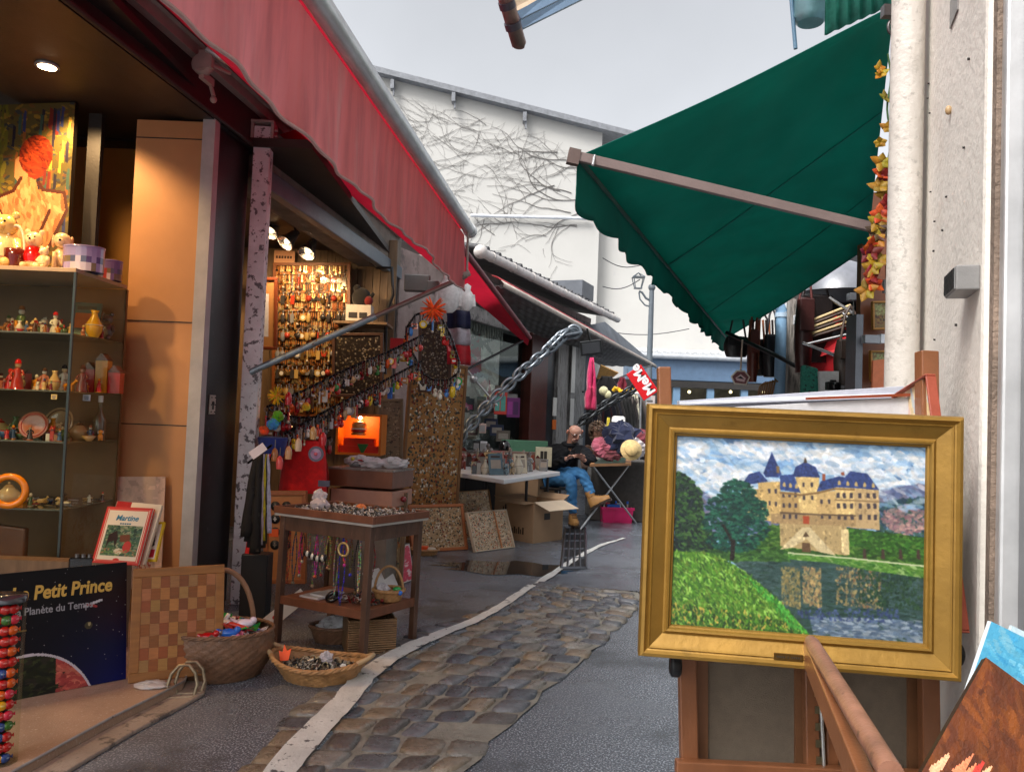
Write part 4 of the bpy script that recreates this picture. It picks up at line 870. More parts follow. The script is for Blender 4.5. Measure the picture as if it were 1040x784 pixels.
# floor level of the cabinet: chair back and dark gadget
p = P(8, 560, 4.3); b = MB((110, 42, 16)); f = Fr(p, (1, 0, 0), (0, 0, 1)); b.prism([(-.12, -.17), (.07, -.17), (.10, -.05), (.10, .13), (-.12, .15)], -.02, .02, f); b.build('wooden_box_lid', PM('varnished_red_wood', (.20, .06, .02), .25, var=.3, bump=.1), bevel=.01, label='varnished reddish wooden board standing low in the cabinet', cat='board')
p = P(85, 583, 4.02); t = thing('black_tin_box', p, 'black metal box with silver knobs beside the children\'s books', 'box')
b = MB((14, 14, 15)); f = upright(p, 10); b.bx((-.06, -.05, -.1), (.06, .05, .09), f); b.build('casing', VCG, t, bevel=.01); b = MB((150, 150, 150)); 
for k in (-1, 0, 1): b.tube([f(k*.03, -.02, .09), f(k*.03, -.02, .105)], .01, 8)
b.build('knob_row', VCM, t)
# painting of a red haired sitter above the cabinet
pt = Paint(150, 200, (96, 84, 40)); al = pt.u > -1
pt.dabs(al, [(120, 80, 40), (60, 50, 36), (150, 120, 40), (50, 60, 70)], 500, .03, .012)
pt.dabs(pt.mask([(0, 0), (.42, 0), (.42, 1), (0, 1)]), [(112, 112, 30), (96, 98, 26), (128, 120, 36)], 400, .05, .015, 1.4)
for k in range(46): x = .45+rnd.random()*.52; y = rnd.random()*.75; pt.poly([(x, y), (x+.025, y+.01), (x+.02, y+.13), (x-.005, y+.12)], rnd.choice([(120, 40, 30), (50, 60, 110), (150, 90, 40), (60, 90, 80), (200, 160, 60), (40, 34, 50)]))
pt.poly([(.30, .55), (.5, .50), (.55, .42), (.68, .42), (.72, .5), (.95, .52), (.98, .62), (.86, .8), (.72, 1), (.1, 1), (.15, .75)], (206, 150, 92), .05)
pt.dabs(pt.mask([(.30, .55), (.5, .50), (.55, .42), (.68, .42), (.72, .5), (.95, .52), (.98, .62), (.86, .8), (.72, 1), (.1, 1), (.15, .75)]), [(212, 158, 100), (196, 136, 80), (222, 172, 116), (176, 112, 62)], 380, .04, .014, 1.2)
pt.poly([(.5, .32), (.58, .28), (.62, .42), (.56, .47), (.5, .42)], (206, 150, 96)); pt.el(.68, .3, .15, .115, (130, 40, 16)); pt.poly([(.6, .32), (.72, .3), (.76, .42), (.68, .44), (.62, .42)], (150, 50, 20))
pt.dabs(pt.ell(.68, .3, .15, .115), [(150, 52, 20), (100, 28, 12), (172, 66, 26)], 110, .04, .008, .6); pt.el(.3, .62, .1, .09, (206, 110, 40)); [pt.line(l_, (84, 36, 16), .016) for l_ in ([(.35, .58), (.48, .7), (.45, .9)], [(.83, .62), (.72, .8), (.6, .95)], [(.30, .55), (.5, .50), (.56, .43)], [(.72, .46), (.76, .5), (.95, .52), (.98, .62), (.86, .8), (.74, .98)], [(.30, .55), (.18, .7), (.1, .98)])]
bl, brp, tlp = P(-50, 285, 4.55), P(66, 285, 4.50), P(-38, 108, 4.62); f, w_, h_ = face3(bl, brp, tlp)
t = thing('figure_painting', bl, 'tall canvas painting of a red haired bare shouldered sitter above the glass cabinet', 'painting')
f2 = Fr(f.o, f.x+f.y*.02, f.y+f.x*.12)
b = MB((26, 18, 14)); b.bx((-.003, 0, -.035), (w_+.0, h_, -.002), f2); b.build('stretcher', VC, t)
picture('canvas', pt.a, f2, w_, h_, OIL, t)
b = MB(); q = P(94, 112, 4.66); b.bx((q.x-.02, 4.66, zs[0]), (q.x+.06, 4.7, q.z-.02)); b.build('black_board', dark, label='narrow black board standing behind the figure painting', cat='board')
# books and sketch against the ochre panel
pt = Paint(50, 60, (202, 170, 150)); pt.dabs(pt.u > -1, [(208, 176, 156), (196, 164, 144)], 120, .08, .02)
pt.dabs(pt.ell(.62, .55, .26, .32), [(176, 84, 60), (196, 120, 96), (160, 70, 50)], 110, .04, .01, 1.3, .9)
bl, brp, tlp = P(113, 598, 4.66), P(163, 598, 4.66), P(115, 484, 4.70); f, w_, h_ = face3(bl, brp, tlp)
t = thing('tree_sketch', bl, 'pale paper with a reddish tree sketch leaning against the ochre panel', 'drawing'); b = MB((205, 180, 160)); b.bx((0, 0, -.006), (w_, h_, -.001), f); b.build('backing', CARD, t); picture('drawing', pt.a, f, w_, h_, CARD, t)
pt = Paint(90, 110, (226, 214, 190)); m_ = pt.mask([(.12, .33), (.9, .33), (.9, .86), (.12, .86)]); pt.fill(m_, (70, 100, 80)); pt.dabs(m_, [(60, 96, 60), (110, 140, 100), (150, 150, 120), (40, 60, 50), (90, 110, 70)], 260, .04, .02)
pt.poly([(.2, .5), (.36, .42), (.42, .55), (.4, .72), (.34, .6), (.24, .64), (.2, .76)], (52, 34, 26)); pt.poly([(.45, .5), (.66, .48), (.7, .62), (.48, .62)], (112, 66, 40)); pt.el(.66, .7, .09, .1, (190, 60, 50)); pt.el(.5, .78, .1, .05, (210, 200, 170)); pt.dabs(pt.mask([(.12, .74), (.9, .74), (.9, .86), (.12, .86)]), [(180, 130, 90), (100, 130, 70)], 50, .03, .012)
pt.el(.5, .93, .07, .03, (200, 50, 36))
for e in ([(.02, .015), (.98, .015), (.98, .985), (.02, .985), (.02, .015)],): pt.line(e, (196, 62, 52), .035)
for e in ([(.07, .05), (.93, .05), (.93, .95), (.07, .95), (.07, .05)],): pt.line(e, (206, 96, 80), .012)
bl, brp, tlp = P(93, 571, 3.98), P(140, 574, 3.92), P(107, 514, 4.08); f, w_, h_ = face3(bl, brp, tlp)
def book(name, f, w_, h_, th, img, label, spine=(190, 40, 30)):
    t = thing(name, f.o, label, 'book'); b = MB((228, 220, 200)); b.bx((.003, .003, -th+.003), (w_-.004, h_-.003, -.003), f); b.build('pages', CARD, t)
    b = MB(spine); b.bx((0, 0, -.003), (w_, h_, -.0008), f); b.bx((0, 0, -th), (w_, h_, -th+.003), f); b.bx((-.002, 0, -th), (.001, h_, -.0008), f); b.build('cover', VCG, t)
    o = picture('cover_print', img, f, w_, h_, PM('gloss_print', None, .3, var=.03, bump=.02, coat=.3), t); return t, o
t, o = book('picture_book', f, w_, h_, .018, pt.a, 'front red bordered children\'s book titled Martine in blue letters')
b = MB((40, 120, 150)); b.text('Martine', h_*.135, f.sh(w_*.26, h_*.76, .0006), .0004, .2, .001, sx=.86*w_/h_*1.35); b.C(60, 110, 130); [b.bx((w_*(.38+.05*k), h_*.69, .0006), (w_*(.42+.05*k), h_*.715, .001), f) for k in range(5)]; b.build('title', CARD, o)
img2 = Paint(30, 40, (222, 208, 180)); img2.poly([(0, 0), (.35, 0), (.35, .2), (0, .2)], (170, 40, 34)); f2 = Fr(f(.012, .02, -.03), f.x+f.y*-.04, f.y+f.x*.03); book('picture_book', f2, w_*1.0, h_*1.06, .016, img2.a, 'second cream book standing just behind the Martine book', (200, 190, 170))
pt = Paint(40, 50, (214, 180, 30)); pt.poly([(.08, .06), (.88, .06), (.88, .94), (.08, .94)], (224, 216, 200)); pt.poly([(.1, .3), (.6, .2), (.7, .6), (.3, .7)], (40, 36, 36)); pt.poly([(.1, .7), (.8, .7), (.8, .9), (.1, .9)], (190, 40, 60))
bl, brp, tlp = P(142, 570, 4.0), P(158, 570, 3.98), P(147, 530, 4.08); f, w_, h_ = face3(bl, brp, tlp); book('picture_book', f, w_, h_, .012, pt.a, 'yellow edged magazine behind the children\'s books', (214, 180, 30))
b = MB(); q = P(125, 585, 4.0); b.bx((P(-30, 585, 4).x, 3.98, TZ), (P(126, 585, 4).x, 4.08, P(100, 575, 3.9).z)); b.build('low_bench', wood, label='low wooden bench carrying the children\'s books', cat='bench')
# poster board: planet and stars, title lettering
W_, H_ = 200, 170; pt = Paint(W_, H_, (12, 12, 16))
pt.a[..., 2] += .22*np.clip(1.3*(pt.w-.25)*(pt.u-.1), 0, 1)*1.6; pt.a[..., 1] += .05*np.clip((pt.w-.3)*(pt.u), 0, 1); pt.a[..., 0] += .08*np.clip(1-((pt.u-.95)**2+(pt.w-.35)**2)*8, 0, 1)
for k in range(90): x, y = rnd.random(), rnd.random(); pt.a[int(y*H_), int(x*W_)] = rnd.choice([.35, .5, .7])
pl_ = ((pt.u-.26)/.52)**2+((pt.w-1.28)/.62)**2 < 1; pt.fill(pl_, (34, 40, 26)); pt.dabs(pl_, [(30, 36, 22), (52, 60, 34), (44, 40, 34), (24, 26, 22)], 260, .03, .012)
pk = pl_ & (pt.u > .46); pt.dabs(pk, [(176, 84, 74), (150, 60, 60), (196, 110, 92)], 130, .03, .012); rim = pl_ & ~(((pt.u-.26)/.505)**2+((pt.w-1.28)/.60)**2 < 1); pt.fill(rim, (190, 186, 196))
def star(cx, cy, r, c): pt.poly([(cx+(r if k % 2 == 0 else r*.45)*math.cos(math.pi*k/5-1.5), cy+(r if k % 2 == 0 else r*.45)*1.2*math.sin(math.pi*k/5-1.5)) for k in range(10)], c)
star(.14, .55, .07, (120, 122, 130)); star(.13, .38, .035, (130, 132, 140)); pt.line([(.66, .34), (.8, .3)], (190, 190, 196), .01); pt.line([(.68, .32), (.76, .35)], (150, 60, 60), .01); pt.el(.7, .5, .03, .03, (70, 66, 50)); pt.el(.705, .49, .012, .014, (160, 150, 110)); pt.line([(.15, .47), (.24, .47)], (120, 100, 50), .008)
bl, brp, tlp = G(-12, 716, TZ+.002), G(128, 689, TZ+.002), P(-12, 584, 3.28); f, w_, h_ = face3(bl, brp, tlp)
t = thing('poster_board', bl, 'dark blue starry planet poster titled Le Petit Prince leaning at the shop floor', 'poster')
b = MB((10, 10, 12)); b.bx((0, 0, -.02), (w_, h_, -.001), f); b.build('panel', VC, t, bevel=.003); o = picture('print', pt.a, f, w_, h_, PRINT, t)
b = MB((206, 170, 80)); b.text('Le Petit Prince', h_*.155, f.sh(w_*.13, h_*.77, .001), .0008, .12, .0022, sx=.83); b.C(150, 152, 158); b.text('la Planète du Temps', h_*.085, f.sh(w_*.16, h_*.65, .001), .0005, 0, .0006, sx=.84); b.build('title_lettering', CARD, o)
# inlaid chessboard panel
bl, brp, tlp = G(130, 694, TZ+.002), G(226, 683, TZ+.002), P(130, 578, 3.62); f, w_, h_ = face3(bl, brp, tlp)
t = thing('chessboard', bl, 'wooden chessboard of tan and honey squares leaning beside the dark poster', 'chessboard')
b = MB(); fw_ = .05*w_/.5; wd1 = PM('honey_wood', (.30, .125, .03), .4, var=.25, vs=6, bump=.15, stretch=(1, 1, 8))
b.bx((0, 0, -.02), (w_, fw_, .003), f); b.bx((0, h_-fw_, -.02), (w_, h_, .003), f); b.bx((0, fw_, -.02), (fw_, h_-fw_, .003), f); b.bx((w_-fw_, fw_, -.02), (w_, h_-fw_, .003), f); b.build('frame', wd1, t, bevel=.003)
b = MB((150, 90, 40)); n = 8
for i in range(n):
    for j in range(n):
        c = (138, 80, 38) if (i+j) % 2 else (166, 112, 64); b.C(*[int(q*rnd.uniform(.92, 1.06)) for q in c])
        x0 = fw_+(w_-2*fw_)*i/n; y0 = fw_+(h_-2*fw_)*j/n; b.bx((x0, y0, -.01), (x0+(w_-2*fw_)/n-.0006, y0+(h_-2*fw_)/n-.0006, 0), f)
b.build('squares', PM('inlaid_veneer', None, .4, var=.18, vs=20, bump=.12, stretch=(1, 1, 6)), t)
# column of wrapped sweets at the left edge
p = G(4, 775, TZ); t = thing('sweet_dispenser', p, 'clear column packed with colourful wrapped sweets at the left edge', 'sweet dispenser')
cf = upright(P(-5, 760, 2.75)); cf.o.z = TZ; hC = P(5, 610, 2.75).z-TZ; RC = .048
cans = {}
for i, c in enumerate([(200, 30, 24), (225, 90, 20), (230, 180, 20), (60, 110, 40), (214, 40, 70), (40, 70, 140)]):
    pass
nsw = 0
for r_ in range(int(hC/.036)):
    for k in range(5):
        a = math.pi*(1.12+.76*k/4)+(.09 if r_ % 2 else 0); c = rnd.choice([(200, 30, 24), (225, 90, 20), (230, 170, 20), (60, 110, 40), (214, 40, 70), (40, 70, 140), (190, 20, 20)])
        if nsw < 95:
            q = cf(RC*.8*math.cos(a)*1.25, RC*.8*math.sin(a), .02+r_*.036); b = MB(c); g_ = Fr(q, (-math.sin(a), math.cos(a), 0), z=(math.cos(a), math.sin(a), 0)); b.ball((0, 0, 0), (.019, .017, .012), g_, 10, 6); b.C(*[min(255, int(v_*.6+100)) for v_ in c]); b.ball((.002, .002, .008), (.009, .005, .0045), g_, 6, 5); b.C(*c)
            for sx in (-1, 1): b.add([g_(sx*.017, 0, 0), g_(sx*.026, .008, .002), g_(sx*.026, -.008, .002)], [(0, 1, 2)])
            b.build('wrapped_sweet', VCG, t); nsw += 1
b = MB(); b.lathe([(RC*1.25, 0), (RC*1.25, hC)], cf, 24, 1.2, 1); b.build('clear_tube', clr, t); b = MB(); b.lathe([(RC*.55, 0), (RC*.55, hC)], cf, 16, 1.2, 1); b.build('inner_core', dark, t)
b = MB((60, 60, 64)); b.lathe([(RC*1.28, hC), (RC*1.28, hC+.02), (.001, hC+.025)], cf, 24, 1.2, 1); b.build('lid', VCG, t)
# ================================================================ THE KEY RING BAY
# cork board with brass key rings
bl, brp, tlp = P(279, 420, 8.3), P(352, 420, 8.3), P(284, 270, 8.3); f, w_, h_ = face3(bl, brp, tlp)
t = thing('cork_board', bl, 'honey coloured slatted board covered with rows of hanging key rings', 'display board')
b = MB((176, 112, 42)); b.bx((0, 0, -.03), (w_, h_, 0), f)
for k in range(14): b.C(150, 92, 34); b.bx((w_*k/14, .01, 0), (w_*k/14+.01, h_-.01, .008), f)
b.build('panel', PM('honey_panel', None, .5, var=.15), t); b = MB((120, 66, 26)); b.bx((-.03, -.03, -.035), (w_+.03, 0, .02), f); b.bx((-.03, h_, -.035), (w_+.03, h_+.03, .02), f); b.bx((-.03, 0, -.035), (0, h_, .02), f); b.bx((w_, 0, -.035), (w_+.03, h_, .02), f); b.build('frame', VC, t)
b = MB((60, 50, 40)); rk = random.Random(12)
for r_ in range(16):
    b.C(70, 50, 30); b.bx((.01, h_*(r_+.95)/16, .009), (w_-.01, h_*(r_+.95)/16+.008, .014), f)
    for k in range(34):
        b.C(*rk.choice([(60, 50, 40), (190, 170, 110), (120, 110, 90), (40, 34, 30), (210, 190, 140), (110, 60, 30)])); u = w_*(k+.5)/34; v_ = h_*(r_+.95)/16; l_ = rk.uniform(.03, .08); b.bx((u-.004, v_-l_, .012), (u+.004, v_, .018), f); b.bx((u-.012, v_-l_-.02, .012), (u+.012, v_-l_, .02), f)
b.build('hook_rows', VCM, t)
# key ring prototypes
def keyring(kind, c, sz=1.0):
    b = MB((150, 150, 155)); f = WF; b.ring((0, 0, -.012), .012, .0016, Fr((0, 0, -.012), (1, 0, 0), (0, 0, 1)), 12, 5)
    b.tube([(0, 0, -.024), (.002, 0, -.045)], .0025, 5); L_ = -.045; b.C(*c)
    if kind == 0: b.lathe([(.012, 0), (.016, -.02), (.014, -.045), (.006, -.055)], Fr((0, 0, L_), (1, 0, 0), (0, 1, 0)), 8)
    elif kind == 1: b.bx((-.012, -.003, L_-.055), (.012, .003, L_))
    elif kind == 2: b.ball((0, 0, L_-.018), .019, n=8, m=6)
    elif kind == 3: b.lathe([(.022, -.003), (.022, .003)], Fr((0, 0, L_-.022), (1, 0, 0), z=(0, -1, 0)), 14); b.C(220, 215, 200); b.lathe([(.013, .0035), (.001, .0045)], Fr((0, -.0, L_-.022), (1, 0, 0), z=(0, -1, 0)), 10)
    elif kind == 4: b.ball((0, 0, L_-.012), (.012, .01, .012), n=8, m=6); b.ball((0, 0, L_-.036), (.015, .011, .017), n=8, m=6); b.C(30, 26, 24); b.ball((.004, -.01, L_-.012), .003, n=5, m=4)
    elif kind == 5: b.prism([(-.02, 0), (0, -.02), (.02, 0), (.012, -.034), (-.012, -.034)], -.003, .003, Fr((0, 0, L_), (1, 0, 0), (0, 0, 1)))
    elif kind == 6: b.tube([(0, 0, L_), (.001, 0, L_-.06)], [.007, .005], 6); b.C(210, 200, 180); b.ball((0, 0, L_-.062), .008, n=6, m=5)
    elif kind == 7: b.bx((-.016, -.007, L_-.03), (.016, .007, L_)); b.C(235, 235, 230); b.bx((-.012, -.0075, L_-.02), (.012, -.007, L_-.01))
    return b
KR = {}
def hang(kind, c, p, label, grp, sc=1, rz=0):
    k = (kind, c)
    if k not in KR or label != KR[k].get('label0'):
        if k not in KR:
            o = keyring(kind, c).build('keyring', VCG, at=(0, 0, 0), label=label, cat='key ring', group=grp); o.location = p; o.scale = (sc,)*3; o.rotation_euler.z = rz; KR[k] = o; return o
    o = dup(KR[k], p, label, rz, sc, grp); return o
brass = [(150, 110, 50), (120, 120, 122), (90, 70, 40), (180, 150, 90), (60, 56, 54), (170, 60, 40)]
for r_ in range(8):
    n = 14
    for k in range(n):
        if rnd.random() < .12: continue
        u = w_*(k+.5)/n+rnd.uniform(-.01, .01); v_ = h_*(1-(r_+.25)/8)
        hang(rnd.choice([0, 1, 2, 3, 5, 6]), rnd.choice(brass), f(u, v_, .025), 'small brass or steel key ring on the honey coloured slatted board', 'key rings on the slatted board', 1.7)
# loose frames, notice, register, dark board
def framed(name, px4, Y, label, cat, img, fc, mat=CARD, th=.03, fw=.03, Y2=None):
    if Y is None: bl, brp = G(*px4[0], fw), G(*px4[1], fw); tlp = P(*px4[2], bl.y+.12)
    else: bl, brp, tlp = P(*px4[0], Y), P(*px4[1], Y2 or Y), P(*px4[2], Y)
    f, w_, h_ = face3(bl, brp, tlp); t = thing(name, bl, label, cat)
    b = MB(fc); b.bx((-fw, -fw, -th), (w_+fw, 0, .012), f); b.bx((-fw, h_, -th), (w_+fw, h_+fw, .012), f); b.bx((-fw, 0, -th), (0, h_, .012), f); b.bx((w_, 0, -th), (w_+fw, h_, .012), f); b.build('frame', VC, t, bevel=.004)
    b = MB((150, 130, 110)); b.bx((0, 0, -th), (w_, h_, -.002), f); b.build('backing', VC, t); o = picture('print', img, f, w_, h_, mat, t); return t, f, w_, h_, o
pt = Paint(30, 60, (170, 120, 70)); pt.poly([(.22, .2), (.72, .2), (.72, .85), (.22, .85)], (196, 196, 208)); framed('framed_print', [(257, 352), (278, 352), (258, 285)], 7.6, 'pale framed print with brown mount left of the slatted board', 'picture', pt.a, (110, 50, 24))
b = MB((206, 150, 110)); q = P(289, 261, 8.35); b.cb(q, (.22, .01, .13)); b.C(80, 50, 30); [b.cb(q+V((-.08+.03*k, -.0065, -.005)), (.02, .003, .028)) for k in range(6)]; b.build('small_notice', CARD, label='small orange paper notice pinned above the slatted board', cat='notice')
b = MB((190, 120, 96)); q = P(262, 275, 8.0); b.cb(q, (.16, .02, .14)); b.build('small_box', CARD, label='small pinkish card above the pale framed print', cat='card')
t = thing('cash_register', P(366, 318, 8.2), 'white boxed gadget with black top standing on the bay wall shelf', 'appliance'); f = upright(P(366, 327, 8.2)); b = MB((196, 190, 180)); b.bx((-.14, -.08, 0), (.12, .08, .17), f); b.C(30, 30, 34); b.bx((-.11, -.085, .03), (-.02, -.079, .09), f); b.bx((.0, -.085, .03), (.08, -.079, .09), f)
b.build('casing', VC, t, bevel=.01); b = MB((26, 24, 24)); b.ball((0, 0, .25), (.10, .08, .11), f); b.ball((-.05, 0, .35), .04, f); b.tube([f(.05, 0, .2), f(.13, -.03, .3)], .02, 6); b.C(120, 24, 20); b.ball((.08, -.03, .22), .05, f); b.build('black_plush_top', VCF, t)
b = MB(); q = P(366, 328, 8.2); b.bx((q.x-.25, 8.05, q.z-.025), (q.x+.3, 8.5, q.z)); b.build('wall_shelf', wood, label='short wooden wall shelf under the white boxed gadget', cat='shelf')
def coins(W, H, bg, n, cols, r=.018, sep=None):
    pt = Paint(W, H, bg); pt.dabs(pt.u > -1, [tuple(int(q*.9) for q in bg), tuple(min(255, int(q*1.08)) for q in bg)], 150, .05, .02)
    for k in range(n):
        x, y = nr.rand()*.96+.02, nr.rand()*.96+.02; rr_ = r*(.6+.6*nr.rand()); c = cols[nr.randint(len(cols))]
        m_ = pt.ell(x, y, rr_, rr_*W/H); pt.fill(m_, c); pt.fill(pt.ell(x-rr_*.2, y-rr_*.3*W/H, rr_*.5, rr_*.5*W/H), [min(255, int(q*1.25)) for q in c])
    return pt
dkc = [(60, 54, 46), (84, 74, 60), (40, 36, 32), (110, 96, 70), (134, 126, 112)]
cpal = [(70, 60, 50), (110, 90, 60), (150, 130, 96), (196, 186, 164), (90, 60, 40), (60, 70, 60), (160, 110, 60), (50, 46, 44), (170, 160, 150), (120, 50, 36)]
framed('dark_pin_board', [(340, 400), (386, 400), (341, 341)], 8.0, 'dark framed board crowded with small metal pins right of the slatted board', 'display board', coins(60, 74, (34, 26, 20), 380, dkc, .02).a, (66, 42, 30), COIN)
framed('coin_board', [(428, 395), (455, 395), (428, 330)], 7.4, 'narrow dark brown board of coins inside the looped chain of key rings', 'display board', coins(40, 90, (52, 36, 22), 400, dkc, .03).a, (70, 44, 26), COIN)
pt = Paint(20, 60, (120, 104, 84)); pt.dabs(pt.u > -1, [(150, 134, 108), (84, 76, 64), (60, 54, 48), (170, 160, 140)], 160, .06, .04)
framed('small_case', [(386, 470), (406, 470), (386, 408)], 7.6, 'small pinned display case of metal items beside the coin panel', 'display case', pt.a, (110, 96, 76))
# three spotlights
trk = thing('spot_track', P(300, 215, 7.6), 'dark ceiling track with three silver spotlights above the slatted board', 'ceiling lamp')
b = MB(); b.tube([P(266, 203, 7.4), P(330, 232, 8.2)], .02, 6); b.build('track', BLACKM, trk)
for px, py, tx in ((277, 232, -.3), (294, 243, -.5), (314, 253, -.2)):
    c = P(px, py, 7.5); dirv = V((tx, -.6, -.8)).normalized(); g_ = Fr(c, dirv.orthogonal(), z=dirv); b = MB()
    b.lathe([(.03, -.12), (.045, -.08), (.055, -.02), (.085, .06), (.09, .07), (.075, .065), (.03, .02), (.001, .01)], g_, 16); s_ = b.build('spot_head', PM('spot_silver', (.62, .62, .64), .25, metal=.85, bump=.02), trk)
    b = MB(); b.tube([g_(0, 0, -.1), c+V((.02, .02, .2))], .012, 6); b.build('spot_arm', BLACKM, trk)
    b = MB(); b.ball((0, 0, .035), .03, g_); b.build('spot_bulb', PM('soft_bulb', (1, .9, .7), emit=(1, .8, .5), es=1.2, bump=0, var=0), trk)
    warm_spot('warm_light', g_(0, 0, .12), P(px+30, 350, 8.45), 17, 120, (1, .66, .34))


# little lit shelf with a burger toy
cell = thing('lit_niche', P(365, 450, 7.3), 'glowing orange lit box shelf behind the wooden drawer', 'display shelf')
f = upright(P(365, 460, 7.1)); b = MB((206, 112, 24)); b.bx((-.21, .28, 0), (.18, .3, .33), f); b.bx((-.22, 0, 0), (-.20, .3, .33), f); b.bx((.17, 0, 0), (.19, .3, .33), f); b.bx((-.22, 0, .33), (.19, .3, .35), f); b.bx((-.22, 0, -.02), (.19, .3, 0), f); b.build('box_panels', VC, cell)
lq = bpy.data.lights.new('niche_lamp', 'POINT'); lq.energy = 1.6; lq.color = (1, .6, .2); lq.shadow_soft_size = .03; lo = bpy.data.objects.new('niche_lamp', lq); C.objects.link(lo); lo.location = f(-.02, .08, .29)
b = MB(); b.ball((-.02, .08, .315), .015, f); b.build('lit_bulb', lampm, cell)
t = thing('toy_burger', f(-.02, .0, .2), 'toy burger with red and white layers in the glowing niche', 'toy'); fq = f.sh(-.02, .02, .16)
for c, z0q, z1q, r_, nme in (((200, 130, 60), .0, .03, .07, 'bun'), ((190, 30, 20), .03, .05, .075, 'tomato_slice'), ((230, 220, 200), .05, .065, .08, 'cheese_slice'), ((206, 140, 70), .065, .12, .07, 'bun')):
    b = MB(c); b.lathe([(r_*.9, z0q), (r_, (z0q+z1q)/2), (r_*.7, z1q), (.001, z1q+.002)], fq, 16); b.build(nme, VCG, t)
b = MB((190, 40, 14)); fz = f.sh(0, .04, 0); b.bx((-.2, 0, 0), (.16, .1, .06), fz); b.bx((-.16, .02, .06), (.12, .1, .13), fz); b.C(40, 110, 50); b.prism([(-.03, .04), (.07, .04), (.02, -.06)], -.03, -.01, Fr(fz(0, -.02, .04), fz.x, (0, 0, 1))); b.build('red_toy_box', VC, label='red toy box with green flap under the toy burger', cat='box')
# hooked wire strings with key rings
bright = [(200, 24, 24), (170, 20, 28), (220, 216, 206), (150, 20, 24), (225, 190, 30), (230, 90, 20), (120, 90, 60), (40, 40, 46), (190, 150, 100), (60, 110, 190), (210, 60, 50), (60, 140, 60), (170, 170, 175)]
def string(name, pts, label, step, grp, klabel, first=0, sc=1.3, pal_=bright, big=0):
    wm = MB((16, 16, 17)); wm.tube(pts, .009, 6)
    L_ = 0; tot = sum((pts[i+1]-pts[i]).length for i in range(len(pts)-1)); d = first
    nlink = int(tot/.03)
    def at(dd):
        for i in range(len(pts)-1):
            l = (pts[i+1]-pts[i]).length
            if dd <= l: return pts[i].lerp(pts[i+1], dd/l)
            dd -= l
        return pts[-1]
    for k in range(nlink): q = at(k*.03); wm.C(*((60, 60, 62) if k % 2 else (22, 22, 24))); wm.ball(q+V((0, -.004, 0)), .011, n=6, m=4)
    for k in range(int(tot/.016)):
        q = at(k*.016)+V((rnd.uniform(-.01, .01), rnd.uniform(-.05, .02), 0)); L2 = rnd.uniform(.03, .12); wm.C(*rnd.choice([(90, 90, 94), (40, 40, 42), (130, 120, 100), (110, 24, 28), (60, 50, 44)])); wm.tube([q, q+V((rnd.uniform(-.006, .006), 0, -L2))], .0028, 4); wm.ball(q+V((0, 0, -L2)), rnd.uniform(.005, .012), n=6, m=4)
    wm.build(name, VCM, label=label, cat='chain rack')
    while d < tot:
        q = at(d)+V((rnd.uniform(-.008, .008), rnd.uniform(-.03, .01), -.005)); 
        ln = rnd.choice([0, .03, .06]) 
        hang(rnd.choice([0, 1, 2, 3, 4, 4, 5, 6, 7]), rnd.choice(pal_), q, klabel, grp, sc*rnd.uniform(.85, 1.25), rnd.uniform(-.5, .5)); d += step*rnd.uniform(.7, 1.3)
def pxs(lst): return [P(x, y, Y) for x, y, Y in lst]
string('hook_chain', pxs([(272, 413, 5.3), (310, 396, 5.5), (350, 376, 5.8), (395, 357, 6.1), (430, 340, 6.4)]), 'upper black bead chain hung with key rings sloping up across the bay', .034, 'key rings on the upper chain', 'small key ring dangling from the upper black bead chain')
string('hook_chain', pxs([(290, 440, 5.3), (330, 418, 5.5), (380, 392, 5.9), (428, 367, 6.3)]), 'middle black bead chain hung with key rings below the upper one', .036, 'key rings on the middle chain', 'small key ring dangling from the middle black bead chain')
string('hook_chain', pxs([(276, 425, 5.5), (300, 448, 5.5), (318, 452, 5.55), (336, 444, 5.6)]), 'short lower black bead chain with mostly red key rings', .035, 'key rings on the short chain', 'small reddish key ring on the short lower bead chain', pal_=[(170, 20, 26), (190, 26, 30), (120, 14, 20), (210, 200, 190), (160, 120, 80), (150, 18, 24)])
string('hook_chain', pxs([(274, 416, 5.4), (300, 424, 5.45), (330, 424, 5.5), (352, 410, 5.7)]), 'second short bead chain with red and white charms behind the pompoms', .04, 'key rings on the second short chain', 'small red or pale charm on the second short bead chain', pal_=[(170, 20, 26), (190, 26, 30), (210, 200, 190), (60, 50, 50), (200, 30, 40)])
loop = [(412, 352, 6.3), (413, 333, 6.3), (422, 320, 6.3), (436, 315, 6.3), (448, 322, 6.3), (458, 342, 6.3), (466, 366, 6.3), (466, 378, 6.3), (456, 386, 6.3), (440, 386, 6.3), (430, 380, 6.3), (422, 364, 6.3), (414, 348, 6.3)]
string('hook_chain', pxs(loop), 'looped bead chain beside the orange flower hung with bright key rings', .05, 'key rings on the looped chain', 'small bright key ring dangling from the looped bead chain', pal_=[(225, 190, 30), (230, 90, 20), (60, 130, 210), (200, 24, 24), (225, 220, 200), (40, 150, 70), (150, 140, 60)])
